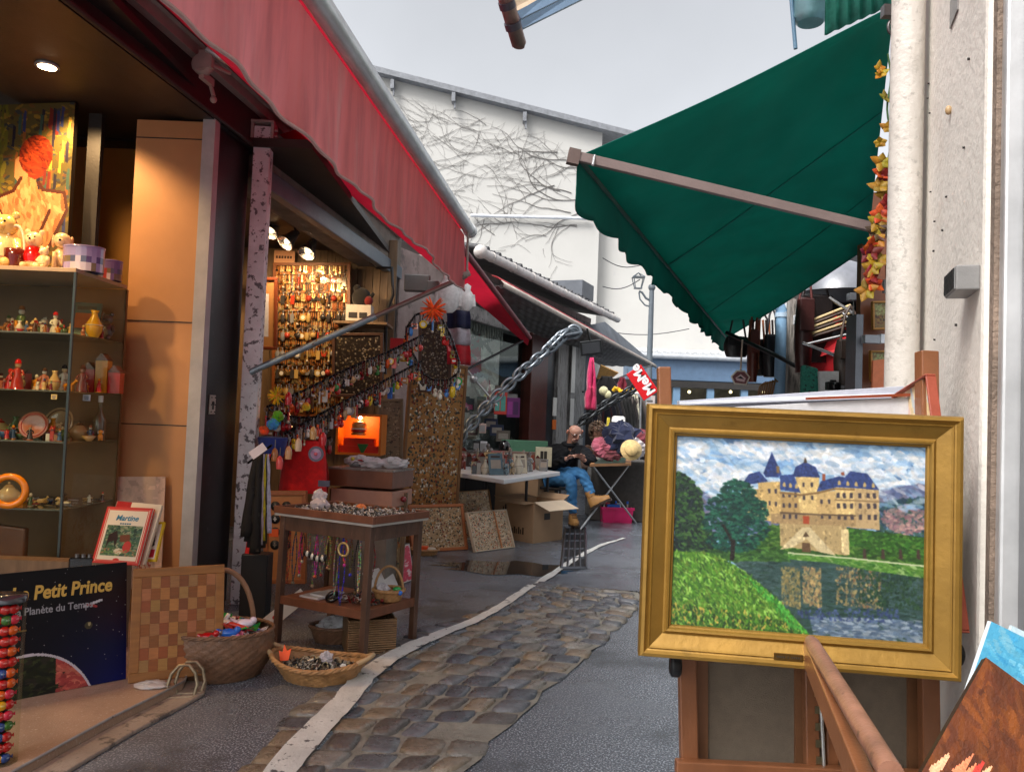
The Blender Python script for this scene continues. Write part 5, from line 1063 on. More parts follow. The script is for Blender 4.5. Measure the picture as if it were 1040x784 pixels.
# pompoms and bright plush on the post side
def puff(px, py, Y, r, c, label, spike=0):
    p = P(px, py, Y); b = MB(c); rr = random.Random(px)
    for k in range(46 if spike else 22):
        d = V((rr.gauss(0, 1), rr.gauss(0, 1) if not spike else rr.gauss(0, .35), rr.gauss(0, 1))).normalized(); b.C(*[max(0, min(255, int(q*rr.uniform(.8, 1.1)))) for q in c])
        if spike: b.tube([p, p+d*r*1.1], [r*.16, .002], 5)
        else: b.ball(p+d*r*.55, r*.5, n=7, m=5)
    b.build('plush_pompom', VCF, label=label, cat='pompom')
puff(281, 402, 5.2, .055, (240, 190, 10), 'yellow frilly pompom at the top of the hanging cluster', 1)
puff(282, 423, 5.2, .04, (110, 180, 30), 'lime green plush blob under the yellow pompom')
puff(277, 431, 5.15, .04, (60, 160, 210), 'sky blue plush blob beside the green one')
puff(268, 437, 5.15, .035, (235, 80, 30), 'orange red plush blob left of the blue one')
puff(440, 314, 6.25, .10, (255, 90, 10), 'bright orange spiky flower on top of the looped chain', 1)
puff(311, 413, 5.3, .03, (220, 190, 30), 'small yellow plush bird among the red charms')
b = MB((20, 44, 120)); p = P(277, 448, 5.25); f = upright(p); b.lathe([(.075, -.1), (.10, .02), (.09, .03), (.06, -.08), (.001, -.08)], f, 14); b.build('blue_pouch', VCF, label='dark blue pouch under the orange and blue plush blobs', cat='pouch')
for px, py, c, lab in ((279, 462, (170, 110, 60), 'little wooden spool charm hanging below the blue pouch'), (284, 470, (230, 90, 90), 'pink ball charm hanging right of the wooden spool'), (293, 460, (220, 170, 120), 'cream doll charm hanging above the red bag'), (303, 452, (214, 190, 160), 'ivory bottle charm hanging above the red bag'), (318, 440, (200, 160, 100), 'tan cork charm among the red charms'), (328, 446, (190, 20, 30), 'crimson ribbon charm by the pink medallion'), (293, 405, (190, 25, 30), 'red heart charm near the yellow pompom')):
    b = MB(c); f = upright(P(px, py, 5.15)); b.lathe([(.02, -.04), (.024, 0), (.018, .03), (.006, .045)], f, 10); b.C(120, 120, 120); b.tube([f(0, 0, .045), f(0, 0, .1)], .003, 4); b.build('charm', VCG, label=lab, cat='charm')
t = thing('round_medallion', P(321, 461, 5.1), 'purple and pink round badge hanging beside the red bag', 'badge'); f = Fr(P(321, 461, 5.1), (1, 0, 0), (0, 0, 1)); b = MB((70, 56, 80)); b.lathe([(.05, -.004), (.05, .004)], f, 20); b.build('rim', VCG, t); b = MB((150, 110, 150)); b.lathe([(.035, .004), (.001, .007)], f, 16); b.C(200, 90, 110); b.ball((0, 0, .006), (.012, .012, .006), f); b.build('centre', VCG, t)
# red bag
p = P(308, 500, 5.5); t = thing('red_bag', p, 'plain bright red cloth bag hanging behind the jewellery stand', 'bag'); f = upright(p)
b = MB((205, 16, 18)); g_ = []
for i in range(9):
    v_ = i/8; r_ = .17*(1-.32*v_**2); row = [f(r_*math.cos(2*math.pi*j/16)*(1+.05*math.sin(3*j+v_*4)), .08*math.sin(2*math.pi*j/16), v_*.36) for j in range(17)]; g_.append(row)
b.sheet(g_); b.build('sack', VCF, t); b = MB((150, 12, 14)); b.tube([f(-.08, -.05, .34), f(-.04, -.07, .46), f(.05, -.07, .46), f(.08, -.05, .34)], .008, 6); b.build('handle', VCF, t)
b = MB((90, 92, 110)); q = P(329, 491, 5.2); b.cb(q, (.075, .01, .04)); b.build('small_sign', CARD, label='tiny grey blue sign standing below the red bag', cat='sign')
# dark slim stand between the post and the stall, with scarves
st = thing('scarf_stand', G(258, 622), 'bunch of lanyards and scarves with a white tag by the steel post', 'scarf rack')
b = MB((20, 18, 18)); a_ = P(260, 456, 4.75); b.tube([P(252, 470, 4.8), P(276, 452, 4.7)], .008, 6); b.build('hook_bar', VCM, st)
SCF = PM('lanyard_cloth', None, .8, var=.3, vs=30, bump=.3, bs=160)
cols = [((16, 15, 17), 10), ((20, 20, 22), 9), ((30, 26, 30), 9), ((14, 14, 16), 9), ((120, 108, 120), 5), ((190, 180, 190), 5), ((84, 70, 96), 5), ((215, 200, 40), 5), ((60, 60, 40), 5), ((200, 205, 225), 8), ((50, 44, 40), 5), ((190, 20, 24), 8), ((24, 20, 24), 8)]
xs = [250, 253, 256, 259, 262, 264, 261, 266, 268, 271, 267, 252, 257]; yb_ = [545, 550, 556, 562, 556, 553, 550, 549, 552, 541, 556, 574, 566]
for i, ((c, wd), x, yb) in enumerate(zip(cols, xs, yb_)):
    t0 = P(262+i*1.0, 461, 4.74+.004*i); Yq = 4.68+.012*i if x > 258 else 4.72+.01*i; b = MB(c); g_ = []
    for k in range(15):
        v_ = k/14; px = (262+i)*(1-v_**.7)+x*v_**.7; c0 = P(px, 461+(yb-461)*v_, Yq); ww = wd*.0035*(.55+.5*v_)
        g_.append([c0+V((-ww, .006*math.sin(k+i), 0)), c0+V((0, -.01, 0)), c0+V((ww, .006*math.cos(k*1.3+i), 0))])
    b.sheet(g_, .002); b.build('scarf', SCF, st)
b = MB((224, 216, 220)); q = P(262, 458, 4.62); fz = Fr(q, V((.8, 0, .62)), V((-.5, 0, .8))); b.bx((-.05, -.025, 0), (.05, .025, .002), fz); b.build('white_tag', CARD, st)
b = MB((22, 22, 24)); q0, q1_ = G(250, 632), P(262, 560, 4.9); b.bx((q0.x-.05, q0.y, 0), (q0.x+.11, q0.y+.12, q1_.z)); b.build('black_stand', VC, label='black box stand between the steel post and the jewellery stand', cat='stand', bevel=.006)
# board of round badges behind the stall
t, f, w_, h_, o = framed('badge_board', [(272, 588), (306, 588), (273, 503)], 5.25, 'tan board with round dark badges left of the jewellery stand', 'display board', Paint(20, 40, (176, 116, 66)).a, (150, 90, 50))
for i in range(4):
    for j in range(2):
        b = MB((20, 22, 24)); g_ = Fr(f(.045+j*.075, h_-.07-i*.085, .004), f.x, f.y); b.lathe([(.032, 0), (.03, .004), (.001, .005)], g_, 16); b.C(*rnd.choice([(50, 100, 60), (190, 190, 190), (120, 110, 100)])); b.bx((-.012, -.004, .005), (.012, .004, .0065), g_); b.bx((-.004, -.014, .005), (.004, .014, .0066), g_); b.build('badge', VC, t)
b = MB((225, 90, 30)); q = P(278, 541, 5.15); b.cb(q, (.06, .004, .05)); b.build('orange_tag', CARD, label='small orange price tag on the round badge board', cat='price tag')
# coin panels
framed('coin_board', [(406, 548), (460, 548), (411, 368)], 7.75, 'tall upright panel covered with hundreds of old coins', 'display board', coins(110, 290, (166, 118, 66), 1500, cpal, .018).a, (120, 84, 50), COIN, Y2=8.0)
framed('coin_board', [(421, 558), (472, 555), (420, 516)], None, 'wood framed coin tray leaning at the foot of the tall coin panel', 'coin board', coins(120, 90, (176, 146, 110), 520, cpal+[(200, 190, 170)], .014).a, (168, 100, 56), COIN)
framed('coin_board', [(466, 546), (502, 541), (464, 500)], None, 'thin edged coin board behind the white edged one', 'coin board', coins(90, 90, (186, 156, 120), 420, cpal+[(180, 90, 60)], .015).a, (176, 130, 84), COIN, fw=.008)
t, f, w_, h_, o = framed('coin_board', [(483, 560), (522, 555), (477, 521)], None, 'white edged coin board with an orange divider in front of the cardboard box', 'coin board', coins(110, 100, (200, 176, 146), 640, cpal+[(190, 96, 60)]*2, .013).a, (206, 190, 168), COIN, fw=.008)
b = MB((190, 120, 70)); b.bx((w_*.66, 0, .002), (w_*.69, h_, .008), f); b.build('divider', VC, t)
framed('coin_board', [(333, 596), (404, 600), (333, 500)], 5.75, 'coin tray of old medals behind the jewellery stand tray', 'coin board', coins(110, 50, (150, 130, 96), 300, cpal, .013).a, (110, 84, 56), COIN)
# ================================================================ STREET STALL GOODS (left and middle)
dw = PM('dark_walnut', (.10, .05, .03), .4, var=.35, vs=6, bump=.2, bs=60, stretch=(3, 3, .8), spots=(14, .62, .1, (.22, .13, .08)))
rwd = PM('reddish_wood', (.17, .062, .03), .4, var=.3, vs=5, bump=.15, stretch=(1, 4, 1))
# jewellery stand
oT = G(368, 672); oL = G(281, 652); xT = (oL-oT); yT = Hz(416, 515, .73)-Hz(385, 527, .73)
W_ = xT.length; T = Fr(oT, xT, z=(0.05, .0, 1)); D_ = .44; HT = .73
T = Fr(oT, T.x, T.z.cross(T.x) if (T.z.cross(T.x)).dot(yT) > 0 else T.x.cross(T.z))
if T.z.z < 0: T.z = -T.z
print('table', W_, T.x, T.y, T.z)
t = thing('jewellery_stand', oT, 'dark wooden two tier stand with a jewellery tray on top and hanging necklaces', 'display stand')
for (x, y) in ((0, 0), (W_, 0), (0, D_), (W_, D_)):
    b = MB(); b.bx((x-.018, y-.018, 0), (x+.018, y+.018, HT-.03), T); b.build('leg', dw, t, bevel=.003)
b = MB(); b.bx((0, -.012, HT-.11), (W_, .008, HT-.03), T); b.build('front_apron', dw, t); b = MB(); b.bx((-.014, 0, HT-.11), (.006, D_, HT-.03), T); b.build('side_apron', dw, t)
b = MB(); b.bx((-.0, -.0, .235), (W_, D_, .25), T); b.bx((-.0, -.014, .215), (W_, .004, .262), T); b.bx((-.012, 0, .215), (.006, D_, .262), T); b.build('lower_shelf', rwd, t, bevel=.002)
b = MB(); b.bx((-.045, -.04, HT-.03), (W_+.04, D_+.03, HT-.018), T); b.build('pale_top_edge', PM('pale_worn_edge', (.45, .42, .38), .5, var=.2), t)
b = MB(); e = .018
for a_, c_ in (((-.05, -.045), (W_+.045, -.045+e)), ((-.05, D_+.035-e), (W_+.045, D_+.035)), ((-.05, -.045+e), (-.05+e, D_+.035-e)), ((W_+.045-e, -.045+e), (W_+.045, D_+.035-e))): b.bx((a_[0], a_[1], HT-.0175), (c_[0], c_[1], HT+.022), T)
b.build('tray_rim', rwd, t, bevel=.003)
b = MB((130, 125, 118)); b.bx((-.03, -.025, HT-.017), (W_+.025, D_+.015, HT-.008), T); b.build('tray_lining', VCF, t)
def heap(name, fr, x0, x1, y0, y1, z, n, cols, label, cat, mat, kinds=('ring', 'rod', 'bead'), s=.014, hz=.02, seed=1, ell=False):
    rr = random.Random(seed); b = MB(cols[0])
    for k in range(n):
        u, v_ = rr.random(), rr.random()
        if ell:
            a = rr.random()*6.283; r_ = math.sqrt(rr.random()); u = .5+.5*r_*math.cos(a); v_ = .5+.5*r_*math.sin(a); hh = hz*(1-r_*r_*.8)
        else: hh = hz
        c = fr(x0+(x1-x0)*u, y0+(y1-y0)*v_, z+rr.random()*hh); b.C(*rr.choice(cols)); q = rr.choice(kinds); d = V((rr.gauss(0, 1), rr.gauss(0, 1), rr.gauss(0, .5))).normalized(); sz = s*rr.uniform(.6, 1.5)
        if q == 'ring': b.ring((0, 0, 0), sz*.9, sz*.2, Fr(c, d.orthogonal(), z=d), 10, 4)
        elif q == 'rod': b.tube([c-d*sz*1.3, c, c+d*sz*1.2+V((0, 0, -.003))], sz*.28, 5)
        elif q == 'bead': b.ball(c, sz*.55, n=6, m=4)
        elif q == 'disc': b.lathe([(sz*.9, -.001), (sz*.9, .001)], Fr(c, d.orthogonal(), z=(d+V((0, 0, 1.5))).normalized()), 10)
        elif q == 'rag':
            g_ = [[c+V(((i-1)*sz+rr.uniform(-.3, .3)*sz, (j-1)*sz+rr.uniform(-.3, .3)*sz, rr.uniform(-.4, .6)*sz)) for j in range(3)] for i in range(3)]; b.sheet(g_, .001)
    return b.build(name, mat, label=label, cat=cat, kind='stuff')
silv = [(200, 200, 200), (150, 150, 150), (90, 90, 88), (60, 62, 60), (214, 212, 205), (120, 112, 96), (40, 42, 44)]
JM = PM('jewel_mix', None, .3, metal=.35, var=.15, vs=30, bump=.05)
heap('jewellery_heap', T, -.025, W_+.02, -.02, D_+.01, HT-.005, 620, silv, 'tangle of silver and black costume jewellery filling the top tray', 'jewellery', JM, s=.013, seed=5)
BAGM = PM('clear_plastic', (.75, .75, .77), .12, var=.1, bump=.5, bs=14, trans=.35, coat=.6)
def crumple(c, r, seed, mat, name, label, cat, sq=.6, n=16, m=10):
    rr = random.Random(seed); b = MB(); vs = []
    ph = [(rr.uniform(2, 7), rr.uniform(0, 6), rr.uniform(2, 6)) for _ in range(5)]
    for i in range(m+1):
        th = math.pi*i/m
        for j in range(n):
            a = 2*math.pi*j/n; k = 1+sum(.09*math.sin(p*a+q+s_*th) for p, q, s_ in ph)+rr.uniform(-.07, .07)
            vs.append(V(c)+V((r*k*math.sin(th)*math.cos(a), r*k*.7*math.sin(th)*math.sin(a), r*sq*(k*-math.cos(th)+.9))))
    b.add(vs, [(i*n+j, i*n+(j+1) % n, (i+1)*n+(j+1) % n, (i+1)*n+j) for i in range(m) for j in range(n)]); return b.build(name, mat, label=label, cat=cat)
WP = PM('white_plastic_film', (.72, .68, .72), .25, var=.1, bump=.3, bs=30, trans=.3, coat=.3)
crumple(T(W_*.82, .16, HT), .055, 3, WP, 'plastic_bag', 'crumpled white plastic bag at the left end of the jewellery tray', 'plastic bag')
crumple(T(W_*.92, .22, HT+.03), .04, 4, WP, 'plastic_bag', 'twisted white plastic wrap standing in the tray corner', 'plastic bag', 1.0)
crumple(T(W_*.55, .33, HT), .03, 8, PM('orange_film', (.8, .25, .08), .4), 'orange_packet', 'small orange packet lying at the back of the jewellery tray', 'packet')
# necklaces hanging under the apron
ncol = [(150, 70, 40), (60, 70, 80), (190, 40, 110), (36, 40, 44), (150, 100, 70), (120, 110, 90), (200, 60, 150), (150, 130, 100), (190, 170, 110), (120, 100, 60), (150, 140, 120), (60, 60, 180), (200, 90, 60), (110, 90, 50), (40, 40, 40), (170, 160, 140), (90, 70, 40), (140, 50, 50)]
for k, c in enumerate(ncol):
    x = W_*(1-(k+.6)/len(ncol)); L_ = (.10+.22*rnd.random())*(1.2 if k in (6, 10, 11) else 1); b = MB(c); n = int(L_/.009); wd = rnd.uniform(.006, .02)
    for i in range(n):
        v_ = i/n
        for sg in (-1, 1):
            b.C(*[max(0, min(255, int(q*rnd.uniform(.6, 1.3)))) for q in c]); b.ball((x+sg*wd*math.sin(math.pi*min(v_*1.0, 1))*1.0+rnd.uniform(-.001, .001), .028+.01*(k % 3), HT-.115-L_*v_), rnd.uniform(.0035, .0055), T, 6, 4)
    b.C(*ncol[(k*5) % len(ncol)]); b.ball((x, .028+.01*(k % 3), HT-.12-L_), .010, T, 8, 5)
    nmk = {2: 'magenta', 3: 'black', 0: 'rust brown', 1: 'slate', 6: 'bright pink', 8: 'pale gold', 11: 'blue violet', 12: 'coral'}.get(k)
    b.build('necklace', JM, label=('%s beaded necklace hanging from the jewellery stand' % nmk) if nmk else 'mixed brown and grey bead necklace hanging from the jewellery stand', cat='necklace', group='necklaces on the jewellery stand')
b = MB((205, 180, 120)); b.ring((0, 0, 0), .034, .006, Fr(T(W_*.27, -.01, HT-.17), T.x, z=-T.y), 20, 6); b.build('bead_bracelet', JM, label='cream round bracelet hanging at the right front of the stand', cat='bracelet')
b = MB((30, 28, 30)); 
for k in range(9): b.C(*((220, 216, 205) if k % 2 else (30, 30, 32))); b.ball((W_*(.72-.03*k), -.006, HT-.23+.01*math.cos(k*.6)), (.012, .008, .018), T, 7, 5)
b.build('chunky_necklace', JM, label='black and white chunky bead necklace in the middle of the stand', cat='necklace')
# things on and under the lower shelf
b = MB((170, 190, 205)); b.bx((W_*.62, .06, .252), (W_*.85, .22, .262), T); b.bx((W_*.6, .1, .262), (W_*.78, .26, .27), T); b.build('blue_packet', BAGM, label='pale blue plastic packets on the lower shelf of the jewellery stand', cat='packet')
b = MB((16, 16, 18)); b.ring((0, 0, .02), .03, .012, Fr(T(W_*.5, .1, .262), T.x, z=(T.z+T.y*-.8)), 16, 8); b.build('black_bangle', VCG, label='black bangle upright on the lower shelf', cat='bangle')
heap('trinket_heap', T, W_*.1, W_*.5, .1, .35, .252, 120, [(130, 30, 30), (60, 60, 60), (200, 190, 180), (110, 80, 60)], 'reddish trinkets scattered on the lower shelf of the stand', 'trinkets', JM, seed=9)
# wicker helper
def wicker(name, fr, rx, ry, h, rb, rows, stakes, mat, label, cat='basket', flare=1.0, parent=None, belly=.0, segs=0, rim=.012, group=None, lip=.0):
    t = thing(name, fr.o, label, cat, group) if parent is None else parent; n = stakes*2; segs = n; g_ = []; b = MB((140, 92, 52)); sub = 3
    vs = []; N_ = stakes*4; R_ = rows*2
    for i in range(R_+1):
        v_ = i/R_; k = rb+(1-rb)*v_**flare+belly*math.sin(math.pi*v_)
        for j in range(N_):
            a = 2*math.pi*j/N_; row = i//2; ins = .0045*math.cos(stakes*a+math.pi*(row % 2))*(1 if i % 2 else .25); bul = .0022 if i % 2 else -.001
            z_ = h*v_+lip*math.cos(2*a)*v_**3; vs.append(fr((rx*k+ins+bul)*math.cos(a), (ry*k+ins+bul)*math.sin(a), z_))
    for i in range(R_):
        for j in range(N_):
            q = (i*N_+j, i*N_+(j+1) % N_, (i+1)*N_+(j+1) % N_, (i+1)*N_+j); 
            o_ = len(b.v)
            b.f.append(q); b.sm.append(True); sh_ = .75+.4*((i*7+j*3) % 5)/5; b.c.append(tuple(c*sh_ for c in b.col))
    b.v = [tuple(p) for p in vs]
    kb = rb; b.add([fr(rx*kb*math.cos(2*math.pi*j/24), ry*kb*math.sin(2*math.pi*j/24), .004) for j in range(24)], [tuple(range(24))])
    b.build('woven_body', mat, t)
    k = 1; b = MB((150, 100, 60))
    for s_ in range(3):
        b.tube([fr((rx*k+rim*.5*math.cos(s_*2.1+a*14))*math.cos(a), (ry*k+rim*.5*math.cos(s_*2.1+a*14))*math.sin(a), h+lip*math.cos(2*a)+rim*.5*math.sin(s_*2.1+a*14)) for a in [2*math.pi*j/72 for j in range(72)]], rim*.5, 6, True)
    b.build('braided_rim', mat, t); return t
wk1 = PM('dark_wicker', (.19, .10, .055), .45, var=.4, vs=22, bump=.5, bs=90, coat=.1); wk2 = PM('honey_wicker', (.42, .22, .085), .45, var=.4, vs=22, bump=.5, bs=90, coat=.1)
# big basket with hoop handle
c = G(214, 690); fB = upright(c+V((0, .08, 0)), 12); RX = .25
t = wicker('hoop_basket', fB, RX, .19, .22, .78, 12, 26, wk1, 'round dark wicker basket with tall hoop handle, full of small toys', belly=.12)
b = MB(); hp = [fB(RX*math.cos(a)*.62+ -.0, -.0+.04*math.cos(a), .20+.30*math.sin(a)) for a in [math.pi*k/20 for k in range(21)]]
b.tube(hp, .013, 8); b.tube([p+V((.004*math.sin(i*2), .008*math.cos(i*2), .004)) for i, p in enumerate(hp)], .009, 6); b.build('hoop_handle', PM('wicker_handle', (.28, .15, .08), .5, var=.3, bump=.4), t)
heap('toy_heap', fB, -.2, .2, -.15, .15, .17, 300, [(214, 60, 40), (230, 120, 160), (240, 235, 235), (40, 170, 70), (30, 110, 210), (230, 120, 40), (120, 100, 90), (220, 215, 225), (160, 50, 40)], 'mixed bright little toys and wrappers piled in the hoop basket', 'toys', VCG, ('rag', 'bead', 'rod', 'rag'), .028, .11, 11, True)
def blobtoy(fr, c, x, y, z, s, label):
    b = MB(c); b.ball((x, y, z), (s*1.3, s*.8, s*.6), fr, 10, 7); b.ball((x+s*1.1, y, z+s*.4), s*.5, fr, 8, 6); b.tube([fr(x-s, y, z), fr(x-s*2, y+.01, z+s*.6)], [s*.4, s*.15], 6); b.build('plastic_toy', VCG, label=label, cat='toy')
blobtoy(fB, (30, 160, 60), -.12, -.12, .22, .035, 'green plastic toy at the left of the hoop basket'); blobtoy(fB, (190, 20, 24), -.03, -.14, .22, .032, 'red plastic toy at the front of the hoop basket'); blobtoy(fB, (20, 100, 200), .06, -.12, .23, .034, 'blue plastic toy at the middle of the hoop basket'); blobtoy(fB, (230, 215, 230), .12, -.03, .25, .035, 'white pinkish toy at the right of the hoop basket')
# stirrups at the foot
for k, (px, py) in enumerate(((184, 706), (192, 702))):
    f = Fr(G(px, py+4), V((.9, .25, 0)), z=V((.15, -.75, .65))); f.o += V((0, 0, .008)); b = MB((120, 104, 84)); z3 = f.x.cross(f.z)*1
    g2 = Fr(f.o, f.x, (0, .35, 1)); b.tube([g2(-.05, .0, 0), g2(-.062, .05, 0), g2(-.05, .10, 0), g2(-.02, .135, 0), g2(.02, .135, 0), g2(.05, .10, 0), g2(.062, .05, 0), g2(.05, 0, 0)], .008, 6)
    b.bx((-.055, -.008, -.03), (.055, .004, -.018), g2); b.bx((-.055, -.008, .018), (.055, .004, .03), g2); b.bx((-.055, -.008, -.03), (-.045, .004, .03), g2); b.bx((.045, -.008, -.03), (.055, .004, .03), g2); b.bx((-.055, -.006, -.005), (.055, .003, .005), g2)
    b.build('stirrup', PM('old_brass', (.30, .24, .16), .4, metal=.8, var=.4, vs=30, bump=.3), label='old metal stirrup leaning at the %s of the hoop basket' % ('left foot' if k == 0 else 'front'), cat='stirrup')
crumple(G(155, 697, TZ), .07, 6, BAGM, 'plastic_packet', 'flat clear plastic packet on the threshold by the chessboard', 'plastic packet', .16)
# oval tray basket
c = G(323, 690); fO = Fr(c, V((.94, -.2, 0)), V((.2, .94, 0)))
t = wicker('oval_basket', fO, .24, .155, .10, .68, 7, 24, wk2, 'oval honey coloured wicker tray full of pale beads on the asphalt', rim=.014, lip=.018)
for sx in (-1, 1):
    b = MB(); b.tube([fO(sx*.22, -.06, .115), fO(sx*.262, -.035, .135), fO(sx*.27, 0, .14), fO(sx*.262, .035, .135), fO(sx*.22, .06, .115)], .012, 8); b.build('handle', PM('pale_wicker_handle', (.50, .34, .18), .45, var=.3, bump=.3), t)
heap('bead_heap', fO, -.19, .19, -.12, .12, .055, 420, [(150, 146, 136), (80, 78, 72), (200, 196, 186), (110, 100, 84), (50, 50, 50), (170, 160, 130)], 'pale and grey beads and bits filling the oval wicker tray', 'beads', JM, ('bead', 'ring', 'rod', 'disc'), .014, .035, 17, True)
crumple(fO(.04, .0, .085), .03, 14, WP, 'plastic_bag', 'small white plastic wrap on the beads of the oval tray', 'plastic bag', .9)
b = MB((255, 90, 20)); g_ = Fr(fO(-.17, -.02, .10), (1, 0, .1), (0, .5, 1)); b.prism([(-.02, -.02), (-.03, .03), (-.012, .02), (-.005, .055), (.01, .025), (.03, .035), (.02, -.02)], -.002, .002, g_); b.build('orange_tag', CARD, label='bright orange star card stuck in the oval wicker tray', cat='price tag')
# baskets and box below the stand
fU = upright(T(W_*.62, .2, 0)); t = wicker('low_basket', fU, .13, .1, .09, .75, 5, 18, wk1, 'low brown basket with grey plastic under the jewellery stand'); crumple(fU(0, 0, .05), .09, 23, BAGM, 'plastic_bag', 'grey clear plastic bag in the low basket under the stand', 'plastic bag', .5)
fU = upright(T(W_*.2, .2, 0), 20); t = thing('square_basket', fU.o, 'square tan rattan basket under the right end of the jewellery stand', 'basket')
b = MB((150, 100, 56)); b.bx((-.13, -.11, 0), (.13, -.10, .19), fU); b.bx((-.13, .10, 0), (.13, .11, .19), fU); b.bx((-.13, -.1, 0), (-.12, .1, .19), fU); b.bx((.12, -.1, 0), (.13, .1, .19), fU); b.bx((-.12, -.1, 0), (.12, .1, .01), fU)
b.build('woven_body', PM('flat_weave', (.33, .19, .09), .6, var=.3, vs=10, bump=.4, wave=(26, 1, .9, 'Z')), t, bevel=.006)
fU = upright(T(W_*.13, .3, .255)); t = wicker('small_hoop_basket', fU, .085, .075, .06, .75, 4, 14, wk2, 'small honey basket with hoop handle on the lower shelf of the stand'); b = MB(); b.tube([fU(.08*math.cos(a), 0, .05+.14*math.sin(a)) for a in [math.pi*k/16 for k in range(17)]], .007, 6); b.build('hoop_handle', wk2, t)
crumple(fU(-.03, -.02, .045), .035, 31, WP, 'plastic_bag', 'white tissue bundle in the small hoop basket', 'tissue', .8); b = MB((30, 150, 70)); b.ball((.05, -.03, .07), (.025, .02, .015), fU); b.C(30, 110, 210); b.ball((.07, -.05, .055), .014, fU); b.build('plastic_toy', VCG, label='green and blue plastic toy in the small hoop basket', cat='toy')
# signs / packs leaning on the ground by the stand
for (q, lab, img, fc) in (([(262, 636), (282, 630), (270, 618)], None, None, None),):
    f = Fr(G(266, 640)+V((0, .05, 0)), V((.75, .1, .65)), z=V((.2, -1, .1))); b = MB((216, 210, 206)); b.bx((-.02, -.03, 0), (.30, .05, .006), f); b.C(190, 40, 40); b.text('8', .05, f.sh(.07, -.012, .0065), .0005, bold=.002); b.build('white_sign', CARD, label='white cardboard sign with a red 8 tilted behind the stand leg', cat='sign')
pt = Paint(40, 50, (205, 60, 84)); pt.dabs(pt.u > -1, [(214, 90, 110), (226, 200, 200), (170, 30, 50)], 160, .04, .03)
for (bl, brp, tlp, lab, im) in ((G(392, 600)+V((0, 0, .02)), G(420, 590)+V((0, .0, .02)), P(384, 562, 5.75), 'pink flowered boxed pack leaning right of the stand', pt.a), (G(385, 612), G(408, 604), P(376, 580, 5.5), 'white leaflet pack lying below the pink flowered one', Paint(20, 20, (196, 194, 190)).a)):
    f, w_, h_ = face3(bl, brp, tlp); t = thing('boxed_pack', bl, lab, 'box'); b = MB((206, 200, 196)); b.bx((-.008, -.008, -.03), (w_+.008, h_+.008, -.001), f); b.build('box', CARD, t); picture('print', im, f, w_, h_, CARD, t)
f = Fr(G(384, 618), (.8, .3, 0), (0, .5, 1)); 
# wooden drawer with plastic bags on top of a pedestal
dz = .74; c0 = Hz(400, 497, dz-.12)
f = Fr(P(398, 497, 5.55), V((-1.0, .28, 0)), z=(0, 0, 1)); f.y = V((.32, .95, 0)).normalized()
zt = f.o.z; t = thing('drawer_box', f(.2, .1, 0), 'shallow reddish wooden drawer with plastic bags on top behind the stand', 'drawer')
wD = (P(335, 485, 5.7)-P(398, 497, 5.55)).length; dD = .34; hD = .12
b = MB(); b.bx((0, 0, 0), (wD, dD, hD), f); b.build('case', rwd, t, bevel=.004); b = MB(); b.bx((-.006, -.006, hD), (wD+.006, dD+.006, hD+.012), f); b.build('worn_lid', PM('worn_grey_lid', (.20, .17, .15), .45, var=.3, bump=.3, spots=(20, .55, .1, (.35, .32, .3))), t)
t = thing('drawer_cabinet', f(.2, .1, -f.o.z), 'grey brown cabinet with pinkish drawer front under the wooden drawer', 'cabinet'); zb = -f.o.z
b = MB(); b.bx((.04, .03, zb), (wD-.03, dD-.02, -.14), f); b.build('case', conc, t); b = MB((176, 130, 110)); b.bx((.0, .01, -.13), (wD-.02, dD-.01, -.02), f); b.build('pink_front', CARD, t, bevel=.004); b = MB((130, 20, 30)); b.ball((-.02, .15, -.08), .022, f); b.build('red_knob', VCG, t)
for (x, y, r_, sd, lab) in ((wD*.75, .2, .10, 41, 'clear plastic bag with red print at the left on the drawer lid'), (wD*.45, .15, .09, 42, 'clear plastic bag in the middle of the drawer lid'), (wD*.18, .2, .10, 43, 'white plastic bag at the right of the drawer lid')):
    crumple(f(x, y, hD+.012), r_, sd, BAGM, 'plastic_bag', lab, 'plastic bag', .42)
heap('sweet_heap', f, wD*.6, wD*.9, .1, .3, hD+.02, 26, [(190, 40, 40), (220, 210, 190), (60, 60, 60), (210, 190, 60)], 'red and pale wrapped bits among the plastic bags on the drawer', 'trinkets', VCG, ('bead', 'rag'), .02, .05, 51)
fU = upright(G(432, 560)+V((0, 0, .0)), 0); fU.o = G(430, 563); t = wicker('round_tray', fU, .14, .10, .05, .8, 3, 18, wk2, 'small round wicker tray with an orange card at the foot of the coin panel'); b = MB((235, 90, 40)); b.cb((-.02, 0, .06), (.12, .06, .03), fU); b.C(200, 190, 170); b.ball((.07, .0, .05), (.05, .05, .02), fU); b.build('orange_packet', CARD, label='orange packet in the round tray by the coin panel', cat='packet')
